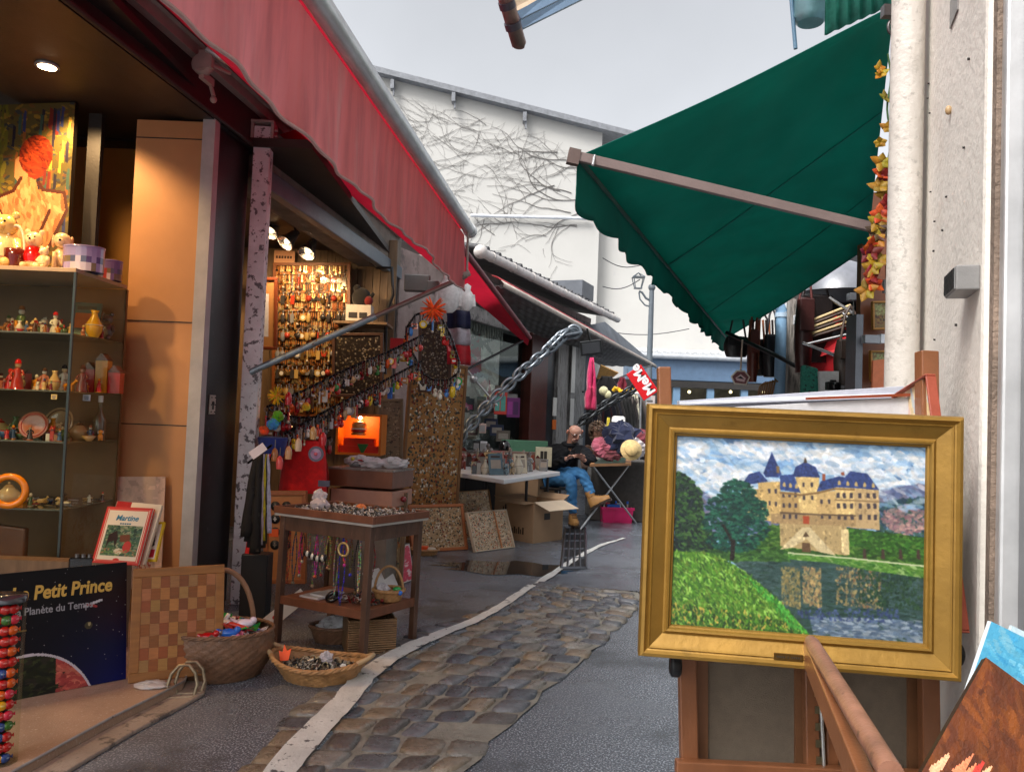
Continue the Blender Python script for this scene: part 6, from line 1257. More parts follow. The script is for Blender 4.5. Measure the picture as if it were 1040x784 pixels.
# French flag cloth and white gloves
def flag():
    t = thing('tricolour_flag', P(468, 370, 7.2), 'blue, white and red tricolour cloth hanging beside the looped chain', 'flag')
    for (y0, y1, c) in ((315, 333, (16, 22, 60)), (333, 350, (176, 168, 176)), (350, 370, (170, 14, 30))):
        b = MB(c); g_ = [[P(453+24*i/8+(1 if j else 0), y0+(y1-y0)*j/3+.03*24*i/8, 7.3)+V((0, .05*math.sin(i*1.1), 0)) for i in range(9)] for j in range(4)]; b.sheet(g_, .003); b.build('stripe', VCF, t)
flag()
for px, py, s_, lab in ((456, 297, 1, 'white knitted puppet hanging under the red awning end'), (474, 303, .6, 'smaller white cloth bundle right of the white puppet')):
    b = MB((214, 212, 212)); f = upright(P(px, py, 6.9)); b.lathe([(.04*s_, -.18*s_), (.10*s_, -.12*s_), (.11*s_, 0), (.08*s_, .08*s_), (.05*s_, .12*s_), (.06*s_, .18*s_), (.001, .22*s_)], f, 14, 1, .6)
    for k in (-1, 1): b.tube([f(k*.08*s_, 0, .03), f(k*.11*s_, 0, -.12*s_)], [.04*s_, .03*s_], 7)
    b.build('white_puppet', VCF, label=lab, cat='puppet')
b = MB((90, 88, 86)); b.cb(P(424, 288, 8.0), (.26, .1, .17)); b.cb(P(440, 292, 7.9), (.12, .1, .12)); b.build('wall_box', VC, label='grey electrical box high on the pinkish wall', cat='electrical box', bevel=.01)
b = MB((170, 20, 28)); b.cb(P(404, 349, 7.6), (.14, .05, .1)); b.build('red_card', CARD, label='small red card left of the looped chain', cat='card')
# cardboard boxes
kraft = PM('kraft_card', (.40, .25, .14), .7, var=.12, vs=5, bump=.15, bs=30)
kp_ = PM('pale_kraft', (.62, .50, .36), .7, var=.1)
def carton(p0, px_r, px_l, hgt, dep, label, text, flaps=True, holes=False):
    c = G(*p0); r_ = G(*px_r); l_ = G(*px_l); fr = Fr(c, l_-c, z=(0, 0, 1)); wl_ = (l_-c).length; sd = (r_-c); sd -= fr.x*sd.dot(fr.x); fr.y = sd.normalized(); wr = sd.length; wr = max(wr, .2)
    t = thing('cardboard_box', fr(wl_/2, wr/2, 0), label, 'cardboard box'); b = MB(); th = .006
    b.bx((0, 0, 0), (wl_, th, hgt), fr); b.bx((0, wr-th, 0), (wl_, wr, hgt), fr); b.bx((0, th, 0), (th, wr-th, hgt), fr); b.bx((wl_-th, th, 0), (wl_, wr-th, hgt), fr); b.bx((th, th, 0), (wl_-th, wr-th, th), fr); b.build('carton', kraft, t)
    if flaps:
        def flap(a, b_, d, m_): 
            q = MB(); q.quad(a, b_, b_+d, a+d, .005); q.build('flap', m_, t)
        up = V((0, 0, 1)); flap(fr(0, 0, hgt), fr(wl_, 0, hgt), -fr.y*.16+up*-.01, kraft); flap(fr(0, 0, hgt), fr(0, wr, hgt), -fr.x*.26+up*-.06+fr.y*-.06, kp_); flap(fr(0, wr, hgt), fr(wl_, wr, hgt), fr.y*.1+up*.05, kraft); flap(fr(wl_, 0, hgt), fr(wl_, wr, hgt), fr.x*.2+up*.02, kraft)
    else:
        q = MB(); q.bx((0, 0, hgt), (wl_, wr, hgt+.004), fr); q.build('lid', kraft, t)
    q = MB((60, 40, 26)); tf = Fr(fr(wl_*.8, -.001, hgt*.18), -fr.x, (0, 0, 1)); [q.bx((.03*k, 0, 0), (.03*k+.016+.006*(k % 2), hgt*(.12+.05*((k*3) % 2)), .0012), tf) for k in range(6)]; q.build('print_marks', CARD, t)
    sf = Fr(fr(-.001, wr*.35, hgt*.55), fr.y, (0, 0, 1)); q = MB((30, 22, 16)); q.bx((0, 0, 0), (wr*.2, hgt*.16, .0012), sf); q.build('hand_hole', CARD, t)
    return t
carton((541, 552), (560, 546), (514, 547), .42, .3, 'open cardboard box with pale flaps spread in front of the white table', 'FRAGILE')
cc = carton((545, 531), (557, 527), (502, 526), .0+.55, .3, 'closed brown carton with black print standing behind the open box', 'BANANES', flaps=False)
# white trestle table
zt_ = .70; ta = Hz(460, 477, zt_+.04); tb = Hz(569, 476, zt_+.04)
a_, b_, c_, d_ = Hz(432, 475, zt_), Hz(512, 487, zt_), Hz(569, 479, zt_), Hz(500, 468, zt_)
t = thing('white_table', V((b_.x, b_.y, 0)), 'long white folding table crowded with knick-knacks in front of the glazed shop', 'table')
wt = PM('white_table_plastic', (.66, .67, .68), .35, var=.06, bump=.05)
fw2 = Fr(b_, a_-b_, z=(0, 0, 1)); d2_ = c_-b_; 
c2_ = b_+d2_; cA = a_+d2_
b = MB(); b.quad(a_+V((0, 0, .0)), b_, c2_, cA, .045); b.build('tabletop', wt, t, bevel=.008)
for q in (b_+d2_*.55+(a_-b_)*.12, b_+d2_*.92+(a_-b_)*.1, a_*.9+b_*.1+d2_*.2, cA*.9+c2_*.1-d2_*.1):
    b = MB(); b.tube([V((q.x, q.y, 0)), V((q.x, q.y, zt_-.04))], .016, 8); b.build('leg', BLACKM, t)
def TT(u, v_, z=0): return b_.lerp(a_, u)+d2_*v_+V((0, 0, z))
tf = Fr(b_, (a_-b_)*-1, z=(0, 0, 1))
def tbox(px, py, w_, d_, h_, c, label, Y=None, ang=0, name='goods_box', cat='box', details=None, mat=None):
    p = Hz(px, py, zt_+.001) if Y is None else P(px, py, Y); f = upright(p, ang); t = thing(name, p, label, cat); b = MB(c); h_ *= 1.25; b.bx((-w_/2, 0, 0), (w_/2, d_, h_), f); b.build('case', mat or VC, t, bevel=min(.006, h_*.1))
    if details:
        b = MB(details[0])
        for k, dc in enumerate(details):
            b.C(*dc); n = len(details); b.bx((-w_*.45+w_*.9*k/n, -.003, h_*.15), (-w_*.45+w_*.9*(k+.85)/n, -.001, h_*.8), f)
        b.build('label_print', CARD, t)
    return f
tbox(552, 474, .2, .05, .19, (216, 206, 176), 'cream boxed picture card standing at the right end of the white table', ang=8, details=[(216, 206, 176), (50, 44, 38), (60, 54, 46), (210, 200, 170)])
tbox(527, 472, .45, .12, .13, (120, 96, 84), 'box of small dark figures in the front row of the white table', ang=5, details=[(40, 36, 34), (150, 130, 110), (50, 44, 40), (190, 170, 150), (60, 50, 46), (140, 60, 40)])
tbox(500, 474, .45, .1, .09, (110, 130, 170), 'blue striped row of little boxes on the white table', ang=3, details=[(60, 80, 130), (170, 180, 200), (90, 100, 140), (200, 200, 214), (50, 60, 100)])
tbox(476, 471, .35, .12, .13, (84, 82, 80), 'grey tray of metal trinkets at the left end of the white table', ang=3, details=[(120, 110, 100), (50, 48, 46), (160, 150, 140), (70, 66, 60)])
tbox(519, 466, .12, .1, .1, (70, 140, 170), 'small turquoise tin in the middle of the white table')
tbox(533, 468, .62, .2, .22, (90, 140, 110), 'green toned picture box behind the front row of the table', ang=6)
f = tbox(533, 452, .55, .3, .05, (120, 170, 190), 'flat blue and yellow landscape box lying on the green picture box', ang=6, details=[(190, 180, 60), (90, 140, 60), (70, 150, 200), (210, 200, 90), (225, 225, 220)])
tbox(503, 448, .46, .2, .42, (150, 160, 170), 'clear glazed showcase with silver goods at the back of the table', ang=5, details=[(200, 200, 205), (80, 84, 90), (170, 150, 120), (190, 190, 196), (60, 66, 90)])
tbox(508, 421, .18, .1, .26, (190, 60, 50), 'red and turquoise boxed toy standing on the glazed showcase', Y=11.0, details=[(90, 160, 150), (80, 150, 140)])
tbox(521, 424, .18, .1, .22, (110, 40, 110), 'purple packet right of the red boxed toy', Y=11.0, details=[(150, 60, 140), (80, 40, 90)])
for px, py, c, lab in ((484, 458, (40, 40, 42), 'small black framed card on the table'), (491, 458, (200, 200, 205), 'small white framed card on the table'), (490, 440, (196, 170, 160), 'pink portrait card above the framed cards')):
    tbox(px, py, .09, .02, .10, c, lab, Y=10.1, details=[(150, 150, 150)])
b = MB((14, 14, 15)); f = upright(P(512, 466, 10)); b.ball((0, 0, .13), (.08, .07, .11), f); b.ball((.02, 0, .03), (.04, .04, .06), f); b.C(30, 30, 32); b.lathe([(.06, -.05), (.04, 0)], f, 10); b.build('black_bust', VCG, label='small black carved bust in the middle of the white table', cat='bust')
for k in range(70):
    kd = rnd.choice(['vase', 'bowl', 'dog', 'person', 'car', 'bottle', 'animal', 'houses', 'book', 'book']); u = rnd.uniform(.12, .98); v_ = rnd.uniform(.08, .95); p = TT(u, v_, .001); b = MB(); item(b, kd, upright(p, rnd.uniform(-40, 40)), rnd.uniform(.14, .26), rnd.choice([(120, 120, 120), (60, 60, 60), (160, 140, 110), (90, 110, 120), (190, 180, 160), (130, 60, 50)]), (150, 140, 130), (70, 60, 56))
    b.build(nm[kd], VCG, label='small %s among the knick-knacks along the white table' % nm[kd].replace('_', ' '), cat=catn[kd], group='%ss on the white table' % nm[kd].replace('_', ' '))
# shelf racks with goods inside the shop window
for k in range(14):
    px = 472+rnd.random()*50; py = 400+rnd.random()*50; p = P(px, py, 11.4+rnd.random()*.4); c = rnd.choice([(60, 70, 74), (120, 110, 100), (90, 60, 60), (150, 150, 150), (50, 60, 90)])
    b = MB(c); f = upright(p); b.bx((-.1, 0, 0), (.1, .08, .16), f); b.C(170, 160, 150); b.bx((-.07, -.002, .04), (.07, 0, .12), f); b.build('shelf_goods', VC, label='dim boxed item behind the shop window above the white table', cat='box', group='boxed items behind the window')
b = MB((10, 60, 190)); f = upright(G(547, 525)+V((0, .5, 0))); f = upright(P(540, 500, 10.2)); b.lathe([(.22, -.06), (.27, .2), (.285, .21), (.285, .235), (.26, .235), (.24, .19), (.2, -.03), (.001, -.03)], f, 20, 1, .7); b.build('blue_tub', PM('blue_plastic', (.01, .10, .62), .3, bump=.03), label='bright blue plastic tub under the white table', cat='tub')
b = MB(); b.bx((-.45, 0, .02), (.35, .5, .45), Fr(G(547, 528), V((-1, .1, 0)).normalized()*-1, (0, 1, 0))); 
b = MB((150, 154, 158)); f = upright(P(552, 505, 10.0)); b.bx((-.14, 0, -.35), (.16, .3, .0), f); b.build('grey_crate', VC, label='grey plastic crate behind the closed carton under the table', cat='crate', bevel=.01)
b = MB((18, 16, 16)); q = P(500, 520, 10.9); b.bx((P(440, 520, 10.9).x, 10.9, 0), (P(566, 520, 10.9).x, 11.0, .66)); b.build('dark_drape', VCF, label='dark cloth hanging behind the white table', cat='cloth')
# heavy chains
CH = PM('silvered_chain', (.22, .25, .28), .3, metal=.75, var=.25, bump=.1)
CHD = PM('dark_chain', (.05, .055, .06), .35, metal=.7, var=.3, bump=.1)
def chain(pts, n, R, r, mat, label):
    b = MB()
    for k in range(n):
        tt = (k+.5)/n*(len(pts)-1); i = min(int(tt), len(pts)-2); p = pts[i].lerp(pts[i+1], tt-i); d = (pts[i+1]-pts[i]).normalized(); s_ = d.orthogonal().normalized(); s2_ = d.cross(s_)
        z = s_ if k % 2 else s2_; f = Fr(p, d, z=(z+d.cross(z)*.6).normalized()); b.ring((0, 0, 0), R, r, f, 14, 6, 1.35, .8)
    b.build('display_chain', mat, label=label, cat='chain')
chain([P(584, 338, 8.6), P(572, 340, 8.55), P(560, 352, 8.5), P(530, 378, 8.4), P(498, 408, 8.3), P(464, 448, 8.2)], 27, .064, .018, CH, 'big silvery decorative chain slanting down past the shop window')
b = MB(); b.ring((0, 0, 0), .07, .018, Fr(P(583, 337, 8.6), (1, 0, 0), (0, 0, 1)), 16, 6); b.build('chain_loop', CH, label='round silver ring holding the top of the big chain', cat='ring')
chain([P(652, 387, 10.5), P(640, 397, 10.5), P(620, 408, 10.5), P(604, 418, 10.5), P(586, 432, 10.5)], 13, .07, .017, CHD, 'second darker heavy chain slanting above the seated people')
# black lamp box under the grey awning
t = thing('flood_lamp', P(600, 355, 9), 'flat black floodlight hanging under the edge of the grey awning', 'lamp'); f = Fr(P(588, 357, 9), V((1, 0, .12)), (.12, .3, -1)); f = Fr(P(590, 361, 9), V((1, 0, .16)), V((0, -.25, 1))); b = MB((26, 28, 30)); b.bx((0, 0, 0), (.24, .16, .05), f); b.C(60, 62, 66); b.bx((.02, .02, .05), (.22, .14, .054), f); b.build('housing', VC, t, bevel=.008); b = MB((20, 20, 20)); b.tube([f(.12, .16, 0), f(.1, .3, 0)], .012, 6); b.build('hanger', VC, t)
# ================================================================ PEOPLE
def skin_fig(name, verts, edges, radii, mat, parent=None, lev=2, root=0, wr=0, **tg):
    me = bpy.data.meshes.new(name); org = ORG[parent.name] if parent is not None else V(verts[0])
    me.from_pydata([tuple(V(v)-org) for v in verts], edges, []); o = bpy.data.objects.new(name, me); C.objects.link(o)
    md = o.modifiers.new('skin', 'SKIN'); md.use_smooth_shade = True
    for i, r in enumerate(radii):
        sv = me.skin_vertices[0].data[i]; sv.radius = r if isinstance(r, tuple) else (r, r); sv.use_root = (i == root)
    ss = o.modifiers.new('sub', 'SUBSURF'); ss.levels = lev; ss.render_levels = lev
    bpy.context.view_layer.update(); dg = bpy.context.evaluated_depsgraph_get()
    m2 = bpy.data.meshes.new_from_object(o.evaluated_get(dg)); m2.name = name; o.modifiers.clear(); o.data = m2; bpy.data.meshes.remove(me)
    m2.materials.clear(); m2.materials.append(mat)
    for p in m2.polygons: p.use_smooth = True
    if wr:
        nn_ = [v.normal.copy() for v in m2.vertices]
        for v, q in zip(m2.vertices, nn_):
            c = v.co; v.co += q*wr*(math.sin(c.x*43+math.sin(c.z*31)*2)*math.sin(c.z*57+c.y*29+1)+.6*math.sin(c.z*95+c.x*60+math.sin(c.y*50)))
    if parent is not None: o.parent = parent
    else: o.location = org
    ORG[o.name] = org; tag(o, **tg); return o
skin = PM('skin', (.50, .27, .20), .5, var=.1, vs=20, bump=.08, bs=120, sub=.1)
jack = PM('black_jacket', (.007, .008, .011), .75, var=.3, vs=14, bump=.5, bs=26, spec=.25)
jean = PM('blue_denim', (.045, .19, .42), .85, var=.25, vs=11, bump=.4, bs=34, spots=(6, .58, .15, (.12, .32, .56)))
boot = PM('tan_boot', (.34, .17, .05), .6, var=.2, vs=20, bump=.2)
def pp(px, py, Y): return P(px, py, Y)
hipL, hipR = pp(556, 484, 9.95), pp(566, 486, 9.8); pelv = pp(561, 483, 9.95)
man = thing('person', V((pelv.x, pelv.y, 0)), 'bald man in black jacket, blue jeans and tan boots sitting looking at his phone', 'person')
waist = pp(562, 472, 9.95); chest = pp(570, 459, 9.9); neck = pp(579, 452, 9.82); head = pp(584, 438, 9.74)
shL, shR = pp(558, 459, 9.98), pp(592, 459, 9.78)
elL, elR = pp(562, 473, 9.72), pp(603, 470, 9.62); wrL, wrR = pp(577, 465, 9.5), pp(592, 467, 9.46)
kA, kB = pp(591, 480, 9.5), pp(580, 487, 9.48)          # upper crossed knee, supporting knee
aA, aB = pp(602, 505, 9.42), pp(582, 525, 9.55)
tA, tB = pp(611, 509, 9.3), pp(583, 533, 9.38)
vs = [pelv, waist, chest, neck, shL, elL, wrL, shR, elR, wrR, hipL, kA, aA, tA, hipR, kB, aB, tB]
ed = [(0, 1), (1, 2), (2, 3), (2, 4), (4, 5), (5, 6), (2, 7), (7, 8), (8, 9), (0, 10), (10, 11), (11, 12), (12, 13), (0, 14), (14, 15), (15, 16), (16, 17)]
# body: one continuous surface with head
hd = (head-neck); hn = hd.normalized()
vs[13] = aA+(aA-kA).normalized()*.03; vs[12] = aA; vb = vs+[neck+hd*.45, head-hn*.0, head+hn*.075]; eb_ = ed+[(3, 18), (18, 19), (19, 20)]
ra_ = [.10, .10, .12, .055, .06, .04, .028, .06, .04, .028, .075, .055, .035, .03, .075, .055, .035, .03, .058, .098, .07]
skin_fig('body', vb, eb_, ra_, skin, man)
# jacket follows torso and arms
vj = [pelv+V((0, 0, .02)), waist, chest, neck+V((0, 0, -.03)), shL, shL.lerp(elL, .5), elL, elL.lerp(wrL, .9), shR, shR.lerp(elR, .5), elR, elR.lerp(wrR, .9)]
ej = [(0, 1), (1, 2), (2, 3), (2, 4), (4, 5), (5, 6), (6, 7), (2, 8), (8, 9), (9, 10), (10, 11)]
skin_fig('jacket', vj, ej, [(.17, .15), (.17, .15), (.19, .15), .09, .095, .085, .072, .055, .095, .085, .072, .055], jack, man, 3, wr=.009)
b = MB(); nk = neck+V((0, 0, -.01)); b.tube([nk+V((.085*math.cos(a), .07*math.sin(a), .02+.015*math.sin(a))) for a in [2*math.pi*k/14 for k in range(14)]], .028, 7, True); b.build('collar', jack, man)
vj = [pelv, hipL, hipL.lerp(kA, .5), kA, kA.lerp(aA, .45), aA.lerp(kA, .06), hipR, hipR.lerp(kB, .5), kB, kB.lerp(aB, .45), aB.lerp(kB, .06)]
ej = [(0, 1), (1, 2), (2, 3), (3, 4), (4, 5), (0, 6), (6, 7), (7, 8), (8, 9), (9, 10)]
skin_fig('jeans', vj, ej, [(.13, .13), .11, .095, .078, .065, .055, .11, .095, .078, .065, .055], jean, man, 3, wr=.006)
def mk_boot(ank, toe, up):
    fwd = (toe-ank); fwd -= up*fwd.dot(up); fwd.normalize(); f = Fr(ank-up*.08, fwd, z=up); b = MB((160, 104, 44)); g_ = []
    for (x, w_, h0, h1) in ((-.07, .03, 0, .08), (-.06, .045, 0, .14), (-.01, .05, 0, .15), (.04, .05, 0, .11), (.10, .052, 0, .075), (.16, .045, 0, .06), (.19, .02, .005, .045)):
        g_.append([f(x, -w_, h0), f(x, -w_, h0+(h1-h0)*.6), f(x, -w_*.5, h1), f(x, w_*.5, h1), f(x, w_, h0+(h1-h0)*.6), f(x, w_, h0), f(x, -w_, h0)])
    b.sheet(g_); b.add(g_[0][:6], [(0, 1, 2, 3, 4, 5)]); b.add(g_[-1][:6], [(5, 4, 3, 2, 1, 0)]); b.lathe([(.05, .11), (.056, .17), (.05, .19)], f.sh(-.015, 0, 0), 14)
    o = b.build('boot', boot, man); b = MB((46, 32, 22)); b.prism([(-.08, -.045), (.05, -.045), (.06, -.056), (.16, -.052), (.2, -.02), (.2, .02), (.16, .052), (.06, .056), (.05, .045), (-.08, .045)], -.025, .004, f); b.build('sole', VC, o)
    b = MB((90, 60, 30)); 
    for k in range(4): b.tube([f(.02+.025*k, -.03, .125-.014*k), f(.02+.025*k, .03, .125-.014*k)], .005, 5)
    b.build('laces', VC, o)
sh_ = (kA-aA).normalized(); mk_boot(aA-sh_*.02, aA+V((.8, -.35, -.05)), sh_)
fb_ = aB.copy(); fb_.z = .115; mk_boot(fb_, fb_+V((.12, -1, 0)), V((0, 0, 1)))
# face: he looks down to the phone at front right
look = V((.30, -.75, -.62)).normalized(); hf = Fr(head, V((.85, .45, 0)), z=hn); hf = Fr(head+look*.02, look.cross(V((0, 0, 1))).normalized()*-1, z=(V((0, 0, 1))-look*look.z).normalized())
fy = look
def HF(x, y, z): return head+hf.x*x+fy*y+hf.z*z
hF = Fr(head, hf.x, z=hf.z)
sg = 1 if hF.y.dot(look) > 0 else -1
b = MB((196, 140, 118)); b.tube([HF(0, .10, .02), HF(0, .13, -.012), HF(0, .10, -.03)], [.010, .018, .012], 7); b.ball((0, sg*.075, -.075), (.045, .035, .03), hF); b.build('nose_and_chin', PM('skin_light', (.52, .28, .21), .5, bump=.05), man)
b = MB((120, 104, 96)); b.ball((0, sg*.085, -.062), (.04, .03, .012), hF); b.ball((0, sg*.07, -.095), (.045, .03, .022), hF); b.build('grey_stubble', VCF, man); b = MB((110, 40, 40)); b.ball((0, sg*.103, -.052), (.022, .01, .006), hF); b.build('mouth', VC, man)
for sx in (-1, 1):
    b = MB((190, 130, 110)); b.ball((sx*.1, 0, -.01), (.014, .02, .032), hF); b.build('ear', VC, man)
    b = MB((235, 235, 230)); b.ball((sx*.036, sg*.082, .012), (.012, .009, .006), hF, 8, 6); b.C(30, 24, 20); b.ball((sx*.036, sg*.089, .010), .005, hF, 6, 5); b.build('eye', VC, man)
b = MB((12, 12, 14))
for sx in (-1, 1): b.ring((sx*.037, sg*.112, .012), .026, .0035, Fr(hF(0, 0, 0), hF.x, z=hF.y) if 0 else hF, 12, 5) if 0 else b.tube([hF(sx*.037+.027*math.cos(a), sg*.108, .01+.019*math.sin(a)) for a in [2*math.pi*k/12 for k in range(12)]], .004, 5, True); b.tube([hF(sx*.064, sg*.104, .012), hF(sx*.1, sg*.01, .008)], .0035, 5)
b.tube([hF(-.01, sg*.11, .014), hF(.01, sg*.11, .014)], .0035, 5); b.build('glasses', VC, man)
# hands: palm, four bent fingers and a thumb, holding the phone
ph = pp(587, 461.5, 9.40)
def hand(w_, tgt, side):
    d = (tgt-w_).normalized(); up = V((0, 0, 1)); lat = d.cross(up).normalized(); nn = lat.cross(d)
    vv = [w_, w_+d*.045, w_+d*.085]; ee = [(0, 1), (1, 2)]; rr_ = [(.024, .020), (.034, .018), (.036, .015)]
    for k, ln in enumerate((.065, .075, .07, .055)):
        o_ = (k-1.5)*.019; base = w_+d*.075+lat*o_; i0 = len(vv); vv += [base, base+d*ln*.5+nn*.004, base+d*ln*.85-nn*.018*1, base+d*ln*.8-nn*.036]; ee += [(1, i0), (i0, i0+1), (i0+1, i0+2), (i0+2, i0+3)]; rr_ += [.010, .0095, .0088, .0078]
    i0 = len(vv); t0 = w_+d*.03+lat*side*.03; vv += [t0, t0+d*.03+lat*side*.018+nn*.01, t0+d*.055+lat*side*.008+nn*.014]; ee += [(0, i0), (i0, i0+1), (i0+1, i0+2)]; rr_ += [.013, .011, .009]
    return skin_fig('hand', vv, ee, rr_, skin, man, 1)
hand(wrL, ph+V((-.01, 0, 0)), 1); hand(wrR, ph+V((.02, 0, 0)), -1)
pn = thing('mobile_phone', ph, 'dark mobile phone held in the seated man\'s hands', 'phone'); f = Fr(ph+V((-.01, -.08, .03)), V((1, .2, 0)), V((0, -.6, .8))); b = MB((12, 12, 14)); b.bx((-.036, -.03, -.004), (.036, .11, .004), f); b.build('case', VCG, pn, bevel=.003); b = MB((60, 70, 80)); b.bx((-.032, -.024, -.0055), (.032, .104, -.0042), f); b.build('screen', VCG, pn)
# his chair
ct = thing('black_chair', V((pelv.x, pelv.y, 0)), 'black metal chair under the seated man', 'chair'); f = upright(V((pelv.x+.02, pelv.y+.0, 0)), -30); sz_ = pelv.z-.13
b = MB(); b.bx((-.2, -.22, sz_-.03), (.2, .22, sz_), f); b.build('seat', BLACKM, ct, bevel=.01)
for x in (-.19, .19):
    for y in (-.2, .2): b = MB(); b.tube([f(x, y, sz_-.02), f(x*1.1, y*1.15, 0)], .011, 7); b.build('leg', BLACKM, ct)
b = MB(); b.tube([f(-.19, .21, sz_), f(-.19, .27, sz_+.38)], .011, 7); b.tube([f(.19, .21, sz_), f(.19, .27, sz_+.38)], .011, 7); b.bx((-.2, .255, sz_+.2), (.2, .275, sz_+.4), f); b.build('backrest', BLACKM, ct)
# second seller, mostly hidden: curly hair, looking down
h2 = pp(607, 437, 11.0); p2 = thing('person', V((h2.x, h2.y, 0)), 'second seller with curly light brown hair sitting behind the folding table', 'person'); n2 = pp(606, 452, 11.05); c2 = pp(606, 464, 11.1); w2 = pp(606, 490, 11.15); 
l2, r2 = pp(595, 458, 11.1), pp(618, 458, 11.05); kl, kr = pp(600, 490, 10.7), pp(614, 490, 10.7)
skin_fig('body', [w2, c2, n2, h2, h2+V((0, 0, .07)), l2, pp(594, 474, 10.9), pp(603, 472, 10.6), r2, pp(622, 473, 10.8), pp(613, 468, 10.6), kl, V((kl.x, kl.y, .06)), kr, V((kr.x, kr.y, .06))], [(0, 1), (1, 2), (2, 3), (3, 4), (1, 5), (5, 6), (6, 7), (1, 8), (8, 9), (9, 10), (0, 11), (11, 12), (0, 13), (13, 14)], [.12, .13, .05, .085, .06, .06, .04, .028, .06, .04, .028, .07, .045, .07, .045], skin, p2)
skin_fig('brown_coat', [w2+V((0, 0, .0)), c2, n2-V((0, 0, .03)), l2, pp(594, 474, 10.9), pp(602, 472, 10.62), r2, pp(622, 473, 10.8), pp(614, 469, 10.62)], [(0, 1), (1, 2), (1, 3), (3, 4), (4, 5), (1, 6), (6, 7), (7, 8)], [.17, .17, .08, .09, .07, .055, .09, .07, .055], PM('brown_coat', (.16, .07, .035), .9, sheen=.3, bump=.4), p2)
skin_fig('trousers', [w2, kl, V((kl.x, kl.y, .1)), kr, V((kr.x, kr.y, .1))], [(0, 1), (1, 2), (0, 3), (3, 4)], [.15, .09, .06, .09, .06], PM('dark_trousers', (.03, .03, .04), .9), p2)
b = MB((120, 96, 74)); rr = random.Random(9)
for k in range(170):
    d = V((rr.gauss(0, 1), rr.gauss(0, 1), rr.gauss(.2, 1))).normalized()
    if d.y < -.55 and d.z < .25: continue
    c = h2+V((0, 0, .02))+V((d.x*.125, d.y*.12, d.z*.13-.015)); b.C(*rr.choice([(120, 96, 74), (90, 66, 48), (150, 126, 100), (76, 56, 42)])); q = rr.random()*6; a1_ = d.orthogonal().normalized(); a2_ = d.cross(a1_)
    b.tube([c+a1_*.02*math.cos(q+i*1.3)+a2_*.02*math.sin(q+i*1.3)+V((0, 0, -.011*i)) for i in range(6)], .0075, 4)
b.build('curly_hair', VCF, p2)
# ================================================================ FOLDING TABLE AND THE STALL BEHIND
tz = .78
A_, B_ = Hz(599, 471, tz), Hz(641, 470, tz); C_, D2 = Hz(655, 464, tz), Hz(606, 464, tz)
t = thing('folding_table', V((A_.x, A_.y, 0)), 'wooden topped folding table on crossed steel legs beside the seated man', 'table')
b = MB(); b.quad(A_, B_, B_+(D2-A_), D2, .035); b.build('tabletop', PM('orange_board', (.42, .20, .08), .5, var=.2), t, bevel=.004)
for (u, v_) in ((.05, .95), (.95, .05)):
    for w_ in (.1, .9):
        b = MB(); s_ = A_.lerp(B_, u)+(D2-A_)*w_; e_ = A_.lerp(B_, v_ + (.3 if v_ > .5 else -.3)*.8)+(D2-A_)*w_; b.tube([s_-V((0, 0, .03)), V((e_.x, e_.y, .0))], .012, 7); b.build('leg', STEEL, t)
def small(px, py, Yz, kind, s, c1, c2, c3, label, cat, mat=None, ang=0):
    p = Hz(px, py, tz+.001); b = MB(); item(b, kind, upright(p, ang), s, c1, c2, c3); return b.build(nm[kind], mat or VCG, label=label, cat=cat)
small(608, 467, 0, 'vase', .16, (226, 226, 226), (200, 200, 200), (0, 0, 0), 'white cup near the left end of the folding table', 'cup')
small(616, 467, 0, 'bowl', .16, (160, 160, 160), (120, 120, 120), (0, 0, 0), 'grey metal bowl beside the white cup', 'bowl')
small(628, 467, 0, 'bottle', .24, (20, 130, 70), (220, 220, 220), (0, 0, 0), 'green glass jar with white lid on the folding table', 'jar')
small(622, 466, 0, 'dog', .16, (110, 100, 90), (90, 80, 70), (0, 0, 0), 'small grey figure between the bowl and the green jar', 'figurine')
b = MB((40, 70, 60)); b.quad(A_.lerp(B_, .1)+V((0, 0, .004)), A_.lerp(B_, .85)+V((0, 0, .004)), A_.lerp(B_, .85)+(D2-A_)*.8+V((0, 0, .004)), A_.lerp(B_, .1)+(D2-A_)*.8+V((0, 0, .004)), .003); b.build('green_tray', VC, label='flat dark green tray on the folding table', cat='tray')
for i, (px, py, c, s, lab) in enumerate(((612, 455, (190, 100, 120), .1, 'pink scarf bundle behind the folding table'), (620, 459, (150, 80, 90), .09, 'rose cloth bundle right of the pink scarf'), (632, 452, (24, 34, 66), .16, 'navy folded jeans pile behind the table'), (644, 455, (216, 206, 206), .12, 'white cloth bundle at the right of the jeans'), (650, 447, (120, 50, 60), .1, 'dark red cloth bundle near the gold frame'))):
    p = P(px, py+8, 9.9); b = MB(c); rr = random.Random(i); b2 = crumple(p, s*1.5, 60+i, PM('bundle_%d' % i if 0 else 'cloth_bundle_%s' % ('pink', 'rose', 'navy', 'white', 'red')[i], lin(c), .9, bump=.4, sheen=.3), 'cloth_bundle', lab, 'cloth', .8)
b = MB((70, 66, 62)); q = P(628, 492, 10.2); b.bx((P(600, 492, 10.2).x, 10.2, 0), (P(662, 492, 10.2).x, 10.9, P(620, 468, 10.2).z)); b.build('draped_counter', VCF, label='counter draped in grey cloth behind the folding table', cat='counter', bevel=.02)
t = thing('straw_hat', P(643, 458, 9.6), 'round straw boater hat propped on the folding table', 'hat'); f = Fr(P(641, 457, 9.5), V((1, 0, 0)), z=V((-.1, -1, .35))); b = MB((220, 190, 130)); b.lathe([(.13, 0), (.13, .008), (.08, .012), (.078, .06), (.001, .065)], f, 24); b.build('straw', VCF, t); b = MB((120, 80, 60)); b.lathe([(.081, .014), (.081, .03)], f, 24); b.build('band', VC, t)
